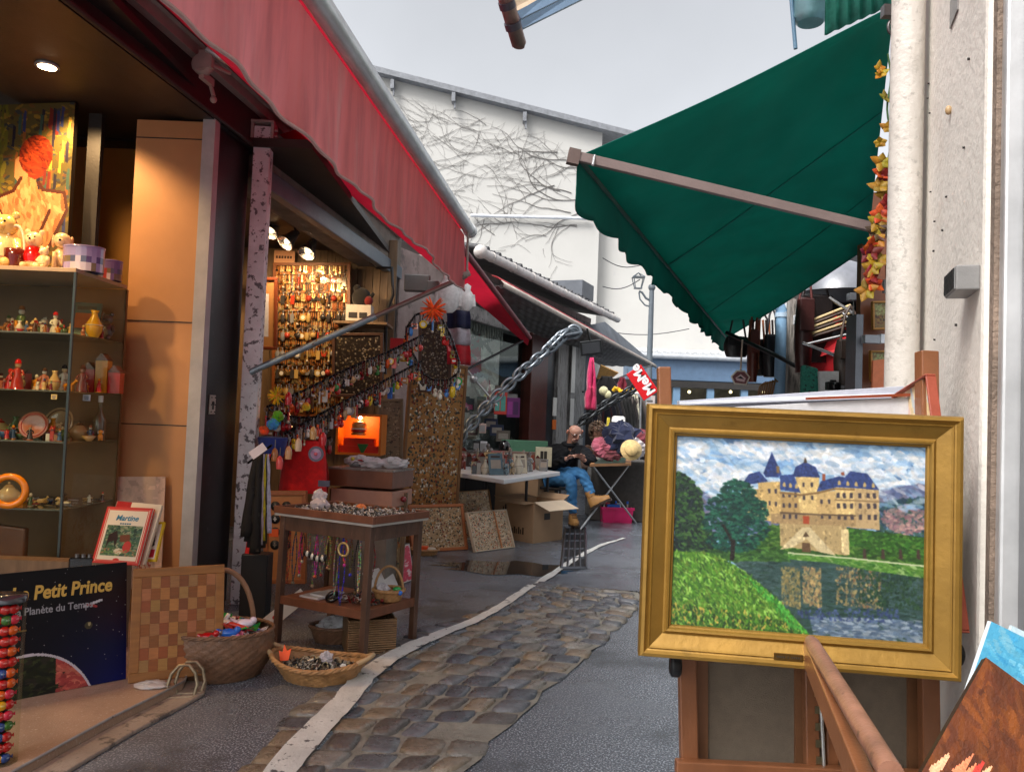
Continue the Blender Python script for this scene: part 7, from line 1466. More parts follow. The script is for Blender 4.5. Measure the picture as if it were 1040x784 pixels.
# pink crate
cr0 = G(609, 531); f = upright(G(627, 531), 4); t = thing('pink_crate', f.o, 'bright pink plastic crate of jars under the folding table', 'crate'); pk = PM('pink_plastic', (.72, .02, .15), .35, bump=.03, var=.1)
b = MB(); hw, hh, dd_ = .20, .19, .32
b.add([f(-hw*.92, 0, 0), f(hw*.92, 0, 0), f(hw*.92, dd_, 0), f(-hw*.92, dd_, 0), f(-hw, -.01, hh), f(hw, -.01, hh), f(hw, dd_, hh), f(-hw, dd_, hh), f(-hw+.01, 0, hh), f(hw-.01, 0, hh), f(hw-.01, dd_-.01, hh), f(-hw+.01, dd_-.01, hh)], [(3, 2, 1, 0), (0, 1, 5, 4), (1, 2, 6, 5), (2, 3, 7, 6), (3, 0, 4, 7), (4, 5, 9, 8), (5, 6, 10, 9), (6, 7, 11, 10), (7, 4, 8, 11)]); b.build('shell', pk, t)
b = MB(); b.bx((-hw-.012, -.022, hh-.025), (hw+.012, -.01, hh+.008), f); b.bx((-.05, -.016, .02), (.05, -.008, hh-.03), f); b.build('rim', pk, t)
for k in range(7):
    b = MB(); item(b, ('bottle', 'vase', 'bowl')[k % 3], f.sh(-.16+.05*k, .08+.03*(k % 3), .03), .24, rnd.choice([(190, 200, 205), (60, 110, 200), (200, 60, 60), (170, 160, 150)]), (60, 110, 200), (90, 90, 90)); b.build('jar', VCG, label='jar poking out of the pink crate', cat='jar', group='jars in the pink crate')
b = MB((40, 110, 210)); b.bx((-.13, .02, hh-.02), (.03, .12, hh+.035), f); b.build('blue_tray', VC, label='blue plastic tray inside the pink crate', cat='tray')
# clothes rail, hats and hangings
t = thing('garment_rail', P(632, 470, 12.2).xy.to_3d(), 'clothes rail with a black leather jacket and dark garments under the far awning', 'clothes rail')
b = MB(); b.tube([P(608, 398, 12.6), P(652, 400, 12.4)], .015, 6); b.tube([P(610, 398, 12.6), V((P(610, 398, 12.6).x, 12.6, 0))], .015, 6); b.tube([P(651, 400, 12.4), V((P(651, 400, 12.4).x, 12.4, 0))], .015, 6); b.build('rail', STEEL, t)
rr = random.Random(31)
def garment(px, y0, y1, Y, w_, c, nm_='garment', parent=t, **tg):
    g_ = []; 
    for i in range(9):
        v_ = i/8; cc = P(px, y0+(y1-y0)*v_, Y); ww = w_*(.45+.55*min(1, v_*2.5)); g_.append([cc+V((ww*(j/5-.5)*1.0, .035*math.sin(j*2.1+v_*3)+.03*rr.random(), 0)) for j in range(6)])
    b = MB(c); b.sheet(g_, .01); return b.build(nm_, VCF, parent, **tg)
for i in range(13): garment(611+i*3.2, 402+rr.random()*3, 440+rr.random()*24, 12.3+.03*i, .28, rr.choice([(18, 16, 18), (44, 40, 40), (70, 30, 34), (30, 30, 44), (90, 80, 76), (20, 20, 20)]))
garment(631, 434, 470, 11.4, .36, (22, 22, 24), parent=None, label='black leather jacket hanging under the white hat', cat='jacket')
hatp = P(628, 431, 11.35); t2 = thing('white_hat', hatp, 'white felt hat hanging above the black leather jacket', 'hat'); f = upright(hatp); b = MB((232, 230, 226)); b.lathe([(.17, -.01), (.16, 0), (.10, .01), (.095, .1), (.07, .12), (.001, .115)], f, 20, 1.0, 1); b.build('felt', VCF, t2); b = MB((30, 30, 30)); b.lathe([(.101, .012), (.099, .035)], f, 20); b.build('band', VC, t2)
for (px, y0, y1, Y, w_, c, lab, cat) in ((601, 363, 412, 9.6, .10, (196, 40, 96), 'bright pink scarf hanging by the navy door post', 'scarf'), (600, 392, 416, 9.5, .13, (180, 40, 84), 'lower pink cloth knotted below the pink scarf', 'scarf'), (632, 383, 400, 12, .14, (110, 20, 40), 'maroon cloth hanging beside the yellow toy', 'cloth'), (616, 382, 412, 12, .35, (16, 14, 16), 'black coat hanging at the stall corner', 'coat'), (618, 424, 455, 11.0, .06, (220, 200, 60), 'yellow printed roll standing behind the table', 'roll'), (645, 395, 450, 12.6, .14, (214, 208, 186), 'cream panel hanging right of the jacket', 'panel'), (609, 420, 460, 11.3, .08, (40, 34, 32), 'dark strip behind the curly haired seller', 'cloth')):
    garment(px, y0, y1, Y, w_, c, cat if cat != 'panel' else 'cream_cloth', None, label=lab, cat=cat)
b = MB((230, 180, 20)); p = P(631, 397, 11.8)
for k in range(8): b.tube([p+V((-.12+.04*k, 0, .03*math.sin(k))), p+V((-.09+.04*k, -.03, .05*math.cos(k)))], .03, 7)
b.build('yellow_toy', VCF, label='yellow soft toy lying across the dark chain', cat='toy'); b = MB((220, 214, 170)); f = upright(P(613, 397, 11.7)); b.ball((0, 0, 0), .07, f); b.ball((.06, 0, -.05), .06, f); b.build('cream_plush', VCF, label='cream plush head hanging left of the yellow toy', cat='toy')
b = MB((205, 150, 60)); b.quad(P(610, 370, 13), P(628, 378, 13.5), P(620, 384, 14), P(606, 384, 13.5), .02); b.build('yellow_sunshade', VCF, label='small ochre yellow sunshade under the far awning', cat='sunshade')
rr = random.Random(5)
for k in range(44):
    px = rr.uniform(640, 664); py = rr.uniform(398, 470); p = P(px, py, 13+rr.random()); c = rr.choice([(220, 216, 210), (190, 180, 176), (90, 60, 60), (40, 40, 44), (200, 150, 140), (160, 170, 180), (230, 225, 215)])
    b = MB(c); f = upright(p, rr.uniform(-20, 20)); b.bx((-.09, 0, -.05), (.09, .1, .05+rr.random()*.06), f); b.C(*[int(q*.5) for q in c]); b.bx((-.06, -.002, -.02), (.05, 0, .02), f); b.build('shop_goods', VC, label='small pale boxed item stacked at the far stall', cat='box', group='boxed items at the far stall', bevel=.005)
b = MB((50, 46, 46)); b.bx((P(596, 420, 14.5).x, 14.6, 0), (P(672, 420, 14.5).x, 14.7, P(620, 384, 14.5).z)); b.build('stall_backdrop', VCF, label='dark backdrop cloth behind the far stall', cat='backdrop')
rr = random.Random(15)
for k in range(26):
    px = rr.uniform(600, 664); py = rr.uniform(394, 465); b = MB(rr.choice([(200, 190, 180), (150, 60, 60), (60, 60, 70), (120, 100, 90), (210, 200, 60), (180, 120, 130), (230, 228, 222)])); f = upright(P(px, py, 14.3)); b.lathe([(.03, -.1), (.09, -.04), (.06, .05), (.001, .12)], f, 9); b.build('hanging_trinket', VCF, label='small trinket hanging in front of the dark stall backdrop', cat='trinket', group='trinkets at the dark stall backdrop')
# red sign with white letters
f0_ = P(654, 407, 10.0); xs_ = (P(669, 397, 10.0)-f0_); ys_ = (P(645, 376, 10.0)-f0_); f = Fr(f0_, xs_, ys_); w_, h_ = xs_.length, ys_.length
t = thing('red_sign', f0_, 'tilted red cloth sign with white lettering hanging by the brown post', 'sign'); b = MB((205, 14, 26)); b.bx((0, 0, -.01), (w_, h_, 0), f); b.build('panel', VC, t, bevel=.008); b = MB((235, 232, 232)); tf_ = Fr(f(w_*.82, h_*.06, .001), ys_, -xs_.normalized()*1); tf_ = Fr(f(w_*.85, h_*.05, .002), f.y, -f.x); b.text('Me', h_*.42, tf_, .0008, bold=.006); b.text('Me', h_*.42, tf_.sh(h_*.52, 0, 0), .0008, bold=.006); b.build('lettering', CARD, t)
# ================================================================ RIGHT: GILT FRAMED PAINTING ON ITS EASEL
YL, YR = 1.63, 1.555
cTL, cTR, cBR, cBL = P(656, 410, YL+.005), P(981, 424, YR+.005), P(968, 690, YR-.01), P(648, 664, YL-.01)
f, w_, h_ = face3(cBL, cBR, cTL); h_ = ((cTL-cBL).length+(cTR-cBR).length)/2; w_ *= 1.015
pg = thing('framed_painting', cBL, 'oil painting of a chateau by a pond in a wide gilt frame on the easel', 'painting')
gold = PM('gilt_frame', (.30, .165, .03), .42, metal=.5, var=.22, vs=9, bump=.12, bs=40, spots=(14, .62, .12, (.20, .11, .02)))
# mitred moulding profile: (distance from the outer edge, height)
prof = [(0, -.03), (0, .012), (.004, .022), (.012, .024), (.018, .018), (.022, .016), (.025, .019), (.029, .016), (.058, .004), (.062, .006), (.066, .010), (.071, .009), (.074, .003), (.078, .002), (.080, -.004)]
bw = prof[-1][0]; sc = .80
def rectp(d, z): return [f(d*sc, d*sc, z), f(w_-d*sc, d*sc, z), f(w_-d*sc, h_-d*sc, z), f(d*sc, h_-d*sc, z)]
b = MB(); R_ = [rectp(d, z) for d, z in prof]
for k in range(4):
    for i in range(len(prof)-1): b.add([R_[i][k], R_[i][(k+1) % 4], R_[i+1][(k+1) % 4], R_[i+1][k]], [(0, 1, 2, 3)])
b.build('gilt_frame', gold, pg)
b = MB((60, 40, 24)); b.bx((.004, .004, -.03), (w_-.004, h_-.004, -.0285), f); b.build('frame_back', VC, pg)
q = Fr(f(w_*.475, .022, .0175), f.x, f.y); b = MB((110, 84, 44)); b.bx((-.028, -.006, -.004), (.028, .006, .002), q); b.build('name_plate', VCM, pg); b = MB((50, 40, 26)); [b.bx((-.023+.0035*k, -.002, .0021), (-.0208+.0035*k, .002, .0025), q) for k in range(13) if k not in (5, 7)]; b.build('plate_lettering', CARD, pg)
# the picture itself, brushed in
PWd, PHt = 500, 396; pt = Paint(PWd, PHt, (150, 180, 210)); pt.k = .8; pt.nk = 1.5; pt.spill = True; rect = [(127, 110), (788, 135), (757, 662), (105, 615)]
def Z(x, y):
    u, v_ = .5, .5
    for _ in range(12):
        X = (127*(1-u)+788*u)*(1-v_)+(105*(1-u)+757*u)*v_; Y_ = (110*(1-u)+135*u)*(1-v_)+(615*(1-u)+662*u)*v_; u += (x-X)/660; v_ += (y-Y_)/515
    return u, v_
def zp(l): return [Z(*p) for p in l]
al = pt.u > -1
pt.a[...] = np.array([.52, .68, .83])*(1-.0*pt.w[..., None])
pt.dabs(pt.w < .42, [(120, 164, 204), (140, 178, 212), (160, 194, 220), (108, 150, 196)], 700, .03, .014, .2)
for (cx, cy, rx, ry) in ((.12, .2, .16, .08), (.35, .06, .14, .05), (.62, .1, .12, .06), (.88, .12, .16, .09), (.75, .2, .1, .04), (.05, .07, .08, .04), (.3, .22, .12, .04)):
    pt.dabs(pt.ell(cx, cy, rx, ry), [(214, 218, 222), (226, 222, 214), (196, 206, 218), (206, 210, 220)], 130, .02, .012, .2, mix=.7)
hill = pt.mask(zp([(120, 300), (180, 250), (250, 290), (420, 300), (660, 260), (720, 240), (790, 235), (790, 340), (120, 400)])); pt.fill(hill, (110, 120, 160)); pt.dabs(hill, [(108, 120, 162), (134, 138, 172), (92, 108, 150), (126, 120, 140)], 340, .02, .01, .4)
rt = pt.mask(zp([(660, 290), (700, 280), (790, 270), (790, 380), (650, 375)])); pt.dabs(rt, [(50, 90, 110), (70, 110, 100), (40, 76, 96), (60, 100, 80)], 260, .012, .008, .8); pt.dabs(pt.mask(zp([(670, 310), (730, 290), (775, 310), (770, 365), (720, 375), (668, 345)])), [(170, 130, 130), (190, 150, 140), (150, 110, 120), (130, 120, 120)], 170, .01, .007)
gb = pt.mask(zp([(370, 350), (580, 355), (780, 380), (772, 455), (640, 450), (380, 430), (250, 440)])); pt.fill(gb, (60, 110, 40)); pt.dabs(gb, [(70, 120, 40), (90, 140, 50), (50, 90, 40), (110, 150, 60)], 340, .016, .006, .1)
hd_ = pt.mask(zp([(580, 360), (775, 385), (772, 430), (580, 400)])); pt.dabs(hd_, [(60, 120, 40), (90, 150, 50), (50, 100, 40)], 140, .012, .007)
# chateau
pt.dabs(pt.w < .33, [(176, 196, 214), (150, 184, 212), (206, 206, 204), (134, 172, 208)], 260, .03, .01, .3, mix=.5)
wall_ = (214, 180, 112)
def bl_(pts, c, n=0, cs=None):
    m_ = pt.mask(zp(pts)); pt.fill(m_, c, .08); pt.spill = False
    if n: pt.dabs(m_, cs or [tuple(min(255, int(q*k)) for q in c) for k in (.86, .95, 1.06, 1.12)], n, .008, .005, 1.4, .4)
bl_([(300, 250), (460, 262), (460, 345), (330, 335), (300, 300)], (190, 156, 96), 60)
bl_([(345, 235), (404, 232), (404, 340), (350, 335)], (206, 172, 106), 60); bl_([(445, 215), (508, 218), (505, 345), (457, 345)], (216, 184, 118), 70)
bl_([(500, 262), (580, 250), (580, 350), (500, 345)], (206, 172, 110), 60); bl_([(548, 245), (662, 250), (660, 360), (548, 350)], (220, 188, 122), 110); bl_([(598, 250), (662, 252), (660, 360), (598, 356)], (196, 166, 116), 50)
bl_([(378, 318), (600, 322), (598, 352), (378, 345)], (176, 146, 98), 50)
bl_([(400, 345), (575, 350), (574, 430), (400, 405)], (186, 160, 108), 90); bl_([(398, 415), (460, 355), (480, 355), (545, 430), (500, 420), (470, 385), (430, 410)], (206, 186, 140), 40)
rf = (56, 78, 140)
bl_([(298, 246), (322, 212), (350, 205), (372, 232), (345, 236)], rf, 40); bl_([(360, 210), (384, 152), (408, 210), (400, 220), (366, 220)], (52, 74, 136), 40); bl_([(404, 215), (440, 212), (458, 262), (404, 254)], (60, 84, 148), 40)
bl_([(438, 218), (446, 192), (472, 178), (500, 192), (510, 220)], (58, 78, 140), 50); bl_([(468, 180), (472, 165), (478, 180)], (90, 70, 50)); bl_([(500, 258), (512, 230), (560, 216), (590, 222), (552, 246)], rf, 40); bl_([(550, 246), (590, 202), (634, 208), (663, 252), (600, 248)], (60, 82, 146), 60)
bl_([(516, 228), (516, 210), (524, 210), (524, 228)], (170, 90, 60)); bl_([(395, 208), (395, 190), (403, 190), (403, 210)], (150, 120, 80)); bl_([(566, 214), (566, 205), (574, 205), (574, 214)], (170, 90, 60))
for x, y in [(560+k*22, 234+k*1.5) for k in range(5)]+[(415+k*16, 240+k*2) for k in range(3)]: bl_([(x-4, y+6), (x-4, y-2), (x, y-8), (x+4, y-2), (x+4, y+6)], (200, 170, 110)); 
dkw = (84, 74, 84)
for yy in (268, 296, 326):
    for x in (556, 572, 590, 612, 634, 650): bl_([(x-4, yy-7), (x+4, yy-7), (x+4, yy+7), (x-4, yy+7)], dkw)
    for x in (412, 428, 444): bl_([(x-3, yy-6), (x+3, yy-6), (x+3, yy+6), (x-3, yy+6)], dkw)
for x, y in ((375, 258), (392, 258), (375, 290), (392, 292), (466, 240), (488, 240), (466, 275), (488, 275), (512, 285), (532, 285), (512, 325), (532, 325)): bl_([(x-3, y-6), (x+3, y-6), (x+3, y+6), (x-3, y+6)], dkw)
bl_([(462, 345), (462, 324), (478, 324), (478, 346)], (190, 80, 40)); bl_([(460, 380), (468, 366), (478, 380)], (110, 86, 60)); bl_([(456, 420), (458, 396), (478, 396), (480, 422)], (120, 90, 60))
pt.line(zp([(404, 262), (458, 268), (500, 262), (548, 250), (598, 252)]), (150, 116, 70), .005); pt.line(zp([(404, 316), (500, 320), (598, 322)]), (120, 96, 70), .005); pt.line(zp([(548, 280), (660, 284)]), (160, 130, 86), .004)
bl_([(560, 360), (580, 358), (580, 428), (560, 425)], (214, 190, 136), 20)
for x in (618, 665, 710, 755): bl_([(x-5, 436), (x-2, 410), (x+4, 412), (x+6, 440)], (90, 70, 60))
bk = pt.mask(zp([(300, 418), (420, 425), (560, 436), (770, 452), (768, 490), (640, 470), (520, 448), (380, 440), (290, 436)])); pt.fill(bk, (90, 146, 54)); pt.dabs(bk, [(90, 150, 50), (120, 170, 70), (70, 130, 50), (150, 180, 110)], 190, .016, .005, .1)
pt.line(zp([(300, 418), (430, 424), (600, 438), (768, 456)]), (196, 200, 160), .004)
pt.spill = False
wa = pt.mask(zp([(260, 436), (380, 438), (520, 448), (640, 470), (768, 488), (757, 662), (470, 640), (400, 560), (330, 500)])); pt.fill(wa, (64, 96, 92)); pt.dabs(wa, [(60, 94, 90), (48, 82, 76), (80, 110, 108), (54, 90, 74), (70, 102, 100)], 800, .02, .005, .05, .25)
for (x0, x1, cs) in ((400, 450, [(170, 150, 90), (140, 130, 80), (120, 120, 90)]), (455, 505, [(190, 160, 100), (150, 124, 90), (150, 140, 96)]), (540, 660, [(176, 154, 100), (150, 130, 84), (110, 110, 90), (160, 120, 84)]), (600, 760, [(50, 90, 60), (40, 80, 60), (60, 100, 60)])):
    pt.dabs(pt.mask(zp([(x0, 458), (x1, 462), (x1, 575), (x0, 560)])) & wa, cs, 190, .008, .005, 1.57, .3)
pt.dabs(pt.mask(zp([(470, 590), (757, 600), (757, 662), (480, 640)])) & wa, [(120, 140, 160), (150, 164, 176), (100, 124, 150), (84, 108, 136)], 320, .02, .006, .05, .25)
pt.dabs(pt.mask(zp([(430, 570), (700, 570), (700, 610), (450, 600)])) & wa, [(80, 100, 150), (60, 80, 130)], 80, .008, .006, 1.5, .3)
pt.spill = True
sh2 = pt.mask(zp([(115, 405), (300, 410), (420, 420), (420, 446), (260, 446), (115, 430)])); pt.fill(sh2, (70, 120, 50)); pt.dabs(sh2, [(60, 110, 44), (90, 140, 60), (46, 90, 50)], 120, .014, .006, .1)
pt.spill = True
tr_ = pt.mask(zp([(125, 210), (150, 215), (190, 260), (200, 330), (225, 380), (220, 420), (118, 420)])); pt.fill(tr_, (40, 76, 50)); pt.dabs(tr_, [(40, 80, 50), (60, 110, 50), (30, 58, 46), (84, 130, 60), (26, 50, 60)], 560, .012, .007, .5)
for (x, y, rx, ry) in ((290, 262, 45, 34), (265, 300, 60, 34), (320, 310, 50, 36), (250, 345, 55, 36), (310, 360, 62, 40), (275, 395, 70, 26)):
    m_ = pt.ell(*Z(x, y), rx/660, ry/515); pt.dabs(m_, [(20, 86, 76), (30, 106, 84), (14, 66, 66), (40, 120, 90), (24, 76, 60)], 190, .011, .006, .1, .5)
pt.line(zp([(272, 440), (276, 395)]), (50, 40, 36), .014); pt.line(zp([(276, 400), (250, 350)]), (50, 44, 36), .006)
pt.spill = True
gs = pt.mask(zp([(112, 420), (220, 425), (300, 470), (360, 520), (420, 580), (470, 640), (105, 615)])); pt.fill(gs, (96, 150, 40)); pt.dabs(gs, [(96, 160, 40), (130, 190, 60), (70, 130, 40), (160, 206, 90), (60, 106, 40), (120, 150, 50)], 1500, .012, .004, 1.1, .8)
pt.dabs(pt.mask(zp([(105, 560), (300, 580), (420, 610), (470, 640), (105, 615)])), [(50, 96, 36), (70, 120, 40), (40, 76, 40), (200, 170, 70)], 260, .010, .004, 1.3, .8); pt.dabs(pt.mask(zp([(330, 500), (400, 560), (470, 640), (440, 640), (370, 560), (300, 480)])), [(60, 150, 50), (90, 190, 70)], 120, .01, .004, 1.3)
a_ = pt.a.copy(); p_ = np.pad(a_, ((1, 1), (1, 1), (0, 0)), 'edge')
bl9 = sum(p_[i:i+PHt, j:j+PWd] for i in range(3) for j in range(3))/9
a_ = a_*.25+bl9*.75; p_ = np.pad(a_, ((1, 1), (1, 1), (0, 0)), 'edge'); a_ = a_*.5+.5*sum(p_[i:i+PHt, j:j+PWd] for i in range(3) for j in range(3))/9; gy = a_.mean(-1, keepdims=True); a_ = gy+(a_-gy)*.74
pt.a = np.clip(a_*(1+.015*nr.randn(PHt, PWd, 1)), 0, 1)
m0 = bw*sc-.001; cf_ = Fr(f(m0, m0, -.004), f.x, f.y)
picture('painted_canvas', np.clip(pt.a, 0, 1)**1.32, cf_, w_-2*m0, h_-2*m0, OIL, pg)
# easel
ez = thing('easel', G(800, 900)*0+V((f(w_/2, 0, 0).x, f(w_/2, 0, 0).y+.12, 0)), 'reddish wooden easel carrying the gilt framed chateau painting', 'easel')
ew = PM('easel_beech', (.215, .08, .032), .36, var=.3, vs=5, bump=.12, stretch=(1.5, 1.5, 1), coat=.2)
def bar(name, pa, pb_, wd, dp, mat, parent, up=None, bev=.003):
    d = (pb_-pa); fr = Fr(pa, d, z=(up or V((0, -1, 0)))); b = MB(); b.bx((0, -wd/2, -dp/2), (d.length, wd/2, dp/2), fr); return b.build(name, mat, parent, bevel=bev)
YE2 = 1.76
def barp(name, p0, p1, Y0, Y1, wd, dp=.025, mat=ew, par=ez): return bar(name, P(*p0, Y0), P(*p1, Y1), wd, dp, mat, par)
barp('mast', (941, 357), (943, 640), 1.80, 1.76, .040, .035)
barp('side_stile', (697, 640), (702, 900), YE2, YE2, .038); barp('side_stile', (942, 640), (946, 900), YE2, YE2, .040)
barp('centre_stile', (822, 650), (826, 900), YE2, YE2, .030); barp('centre_stile', (842, 650), (846, 900), YE2+.01, YE2+.01, .026)
barp('bottom_rail', (686, 778), (946, 790), YE2-.02, YE2-.02, .030)
lin_ = PM('raw_linen', (.20, .155, .11), .9, var=.12, vs=40, bump=.5, bs=400, wave=(160, .5, .3))
t = thing('canvas_back', P(760, 790, 1.79), 'bare brown linen back of a stretched canvas held in the lower easel', 'canvas'); b = MB(); b.quad(P(704, 900, 1.80), P(944, 900, 1.80), P(944, 640, 1.80), P(704, 640, 1.80), .004); b.build('linen', lin_, t); 
for x in (712, 815, 930): 
    b = MB(); b.quad(P(x-7, 900, 1.79), P(x+7, 900, 1.79), P(x+7, 650, 1.79), P(x-7, 650, 1.79), .012); b.build('stretcher_bar', PM('stretcher_wood', (.20, .085, .035), .5, var=.3), t)
b = MB((200, 200, 196)); b.tube([P(832, 680, 1.745), P(838, 800, 1.745)], .004, 6); b.build('steel_rod', VCM, ez); 
b = MB((150, 140, 110))
for k in range(8): b.cb(P(829+k*.4, 686+k*17, 1.75), (.012, .01, .016))
b.build('ratchet_strip', VCM, ez)
for px, py, Y in ((686, 676, 1.72), (971, 664, 1.64)):
    b = MB((16, 16, 17)); f3 = Fr(P(px, py, Y), (1, 0, 0), (0, 0, 1)); b.lathe([(.016, -.012), (.022, -.008), (.022, .008), (.016, .012)], Fr(f3.o, (0, 1, 0), z=(1, 0, 0)), 14, .8, 1.1); b.build('wing_knob', VC, ez, bevel=.002)
ra0, ra1 = P(823, 650, 1.55), P(905, 785, .98); rad = (ra1-ra0)
b = MB(); b.tube([ra0, ra0+rad*.05, ra1], [.010, .014, .0155], 16); b.build('rod_arm', PM('worn_round_rod', (.26, .12, .075), .4, var=.35, vs=16, bump=.15, stretch=(1, 1, 1), spots=(30, .62, .08, (.12, .06, .04))), ez)
bar('lower_arm', ra0+V((.01, .03, -.03)), ra1+V((.005, .05, -.075)), .024, .05, ew, ez, up=V((0, 0, 1)))
barp('back_post', (674, 373), (680, 640), 1.84, 1.80, .030)
# canvases stacked behind the painting
def slab(name, px4, Y, th, c, label, cat='canvas'):
    p = [P(x, y, Yq) for (x, y), Yq in zip(px4, Y if isinstance(Y, (list, tuple)) else [Y]*4)]; t = thing(name, p[0], label, cat); b = MB(c); b.quad(*p, th); b.build('panel', VC, t, bevel=.001); return t, p
t, p = slab('stacked_canvas', [(690, 600), (918, 600), (918, 392), (690, 407)], 1.98, .03, (176, 178, 188), 'long grey edged canvas standing farthest behind the gilt frame')
b = MB((200, 202, 212)); b.quad(P(690, 410, 1.96), P(918, 402, 1.96), P(918, 393, 2.02), P(690, 407, 2.02), .004); b.build('edge', VC, t)
t, p = slab('stacked_canvas', [(700, 600), (932, 600), (932, 403), (700, 416)], 1.86, .02, (206, 204, 206), 'white canvas with reddish wooden edge just behind the gilt frame')
b = MB((140, 64, 36)); b.quad(P(820, 406, 1.85), P(934, 402, 1.85), P(934, 399, 1.85), P(820, 403.5, 1.85), .012); b.build('edge', VC, t)
pt = Paint(40, 70, (220, 190, 150)); pt.dabs(pt.u > -1, [(224, 200, 150), (206, 160, 140), (180, 190, 200), (230, 210, 160), (214, 180, 180)], 300, .08, .03, 1.2); pt.line([(.1, .3), (.9, .25)], (120, 80, 70), .02); pt.line([(.6, .0), (.65, .9)], (140, 90, 80), .03); pt.dabs(pt.ell(.55, .45, .2, .1), [(200, 90, 90)], 20, .05, .03)
t, fA, wA, hA, o = framed('pastel_painting', [(938, 640), (978, 640), (940, 385)], 1.78, 'pale pastel abstract picture standing against the cream wall behind the easel', 'painting', pt.a, (150, 70, 50), OIL, .012, .005, 1.62)
# paintings at the lower right corner
Yq = .98
pt = Paint(150, 150, (96, 46, 16)); pt.dabs(pt.u > -1, [(104, 50, 16), (84, 38, 14), (122, 64, 20), (70, 32, 12), (112, 58, 16), (90, 42, 22)], 900, .05, .02, .8, .8, mix=.5)
pt.dabs(pt.mask([(.35, 0), (1, 0), (1, .5), (.5, .55)]), [(50, 26, 14), (70, 34, 16), (90, 44, 18), (40, 22, 14)], 300, .04, .02, 1.0, mix=.5)
for k in range(26):
    x = rnd.random()*.6; y = .50+rnd.random()*.25; c = rnd.choice([(226, 130, 90), (214, 90, 60), (150, 160, 30), (110, 130, 30), (236, 170, 130), (196, 60, 50)]); m_ = pt.mask([(x, y), (x+.025, y-.07), (x+.045, y-.12), (x+.05, y-.04), (x+.03, y+.04)]); pt.fill(m_, c, .2)
for k in range(9): pt.el(.4+rnd.random()*.5, .36+rnd.random()*.2, .035, .03, rnd.choice([(150, 120, 20), (176, 140, 30), (120, 90, 20)]), .2)
for k in range(12): pt.el(.2+rnd.random()*.7, .62+rnd.random()*.2, .05, .04, rnd.choice([(200, 60, 40), (220, 140, 80), (150, 40, 30)]), .2)
f, w_, h_ = face3(P(905, 840, .93), P(1062, 860, .93), P(997, 664, 1.02)); dirx = (P(1046, 700, 1.0)-P(997, 664, 1.02)); diry = (P(930, 790, .95)-P(997, 664, 1.02))
fo = P(997, 664, 1.02)+diry*1.55; f = Fr(fo, dirx, -diry); W_, H_ = .26, (diry*1.55).length
t = thing('flower_painting', fo, 'brown rust toned flower painting tilted in the lower right corner', 'painting'); b = MB((50, 26, 14)); b.bx((0, 0, -.012), (W_, H_, -.001), f); b.build('board', VC, t); picture('painted_face', pt.a, f, W_, H_, OIL, t)
b = MB((40, 34, 30)); b.bx((.018, H_-.03, -.034), (W_, H_+.004, -.022), f); b.bx((.018, 0, -.034), (.028, H_, -.022), f); b.build('empty_picture_frame', label='thin dark empty frame behind the flower painting', cat='picture frame', mat=VC, bevel=.002)
pt = Paint(60, 60, (80, 164, 200)); pt.dabs(pt.u > -1, [(80, 168, 204), (104, 180, 208), (56, 146, 194), (140, 196, 214), (90, 166, 190)], 300, .06, .025, .5, mix=.5); pt.dabs(pt.mask([(.3, 0), (1, .0), (1, .25), (.5, .12)]), [(200, 206, 214), (224, 226, 230)], 60, .05, .03)
f = Fr(P(985, 712, 1.06)-f.z*.0, f.x, f.y); f = Fr(P(975, 725, 1.08), P(1012, 743, 1.08)-P(975, 725, 1.08), P(1011, 633, 1.10)-P(975, 725, 1.08)); hq = (P(1011, 633, 1.10)-P(975, 725, 1.08)).length
t = thing('blue_painting', f.o, 'small turquoise sky painting leaning behind the brown flower painting', 'painting'); b = MB((210, 220, 224)); b.bx((0, 0, -.008), (.2, hq, -.001), f); b.build('board', VC, t); picture('painted_face', pt.a, f, .2, hq, OIL, t)
f = Fr(P(1000, 720, 1.14), f.x, f.y); b = MB((190, 210, 220)); b.bx((0, 0, -.006), (.15, hq*.95, 0), f); b.build('pale_canvas', OIL, label='pale bluish canvas edge farthest back in the corner stack', cat='canvas')
b = MB(); b.bx((.60, .8, 0), (1.0, 1.2, .55)); b.bx((.6, .8, .55), (.61, 1.2, .8)) if 0 else None; b.build('picture_bin', rwd, label='wooden bin holding the corner stack of paintings', cat='picture bin')
# ================================================================ RIGHT: PORCH STALL BEYOND THE PIPE
pb0 = P(906, 420, 4.6)
t = thing('porch_stall', V((2.2, 6.2, 0)), 'open fronted leather goods stall under the green awning', 'shop building')
brw = PM('varnished_brown', (.17, .055, .022), .35, var=.25, vs=6, bump=.08)
b = MB(); b.bx((P(872, 400, 4.7).x, 4.7, 0), (P(925, 400, 4.7).x, 4.76, P(880, 262, 4.7).z+.4)); b.build('brown_wall', brw, t)
b = MB(); b.bx((P(866, 400, 4.65).x, 4.62, 0), (P(873, 400, 4.65).x, 4.76, P(870, 320, 4.65).z)); b.build('grey_jamb', PM('grey_blue_metal', (.16, .17, .19), .4, metal=.4), t)
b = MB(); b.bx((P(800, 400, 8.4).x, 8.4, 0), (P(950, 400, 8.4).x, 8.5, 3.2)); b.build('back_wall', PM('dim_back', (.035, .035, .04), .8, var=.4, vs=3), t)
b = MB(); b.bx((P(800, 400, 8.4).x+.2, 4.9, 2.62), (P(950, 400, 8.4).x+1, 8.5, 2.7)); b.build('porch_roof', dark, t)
b = MB(); cx_ = P(905, 400, 5).x
b.bx((0, -.1, 0), (4, 0, 3), Fr((P(925, 400, 4.7).x, 4.8, 0), F3.x, F3.y)); b.build('side_wall', dkb, t)
b = MB(); b.quad(P(872, 258, 5.2), P(905, 290, 4.9), P(905, 230, 4.9), P(880, 230, 5.2), .05); b.build('dark_eave', dark, t)
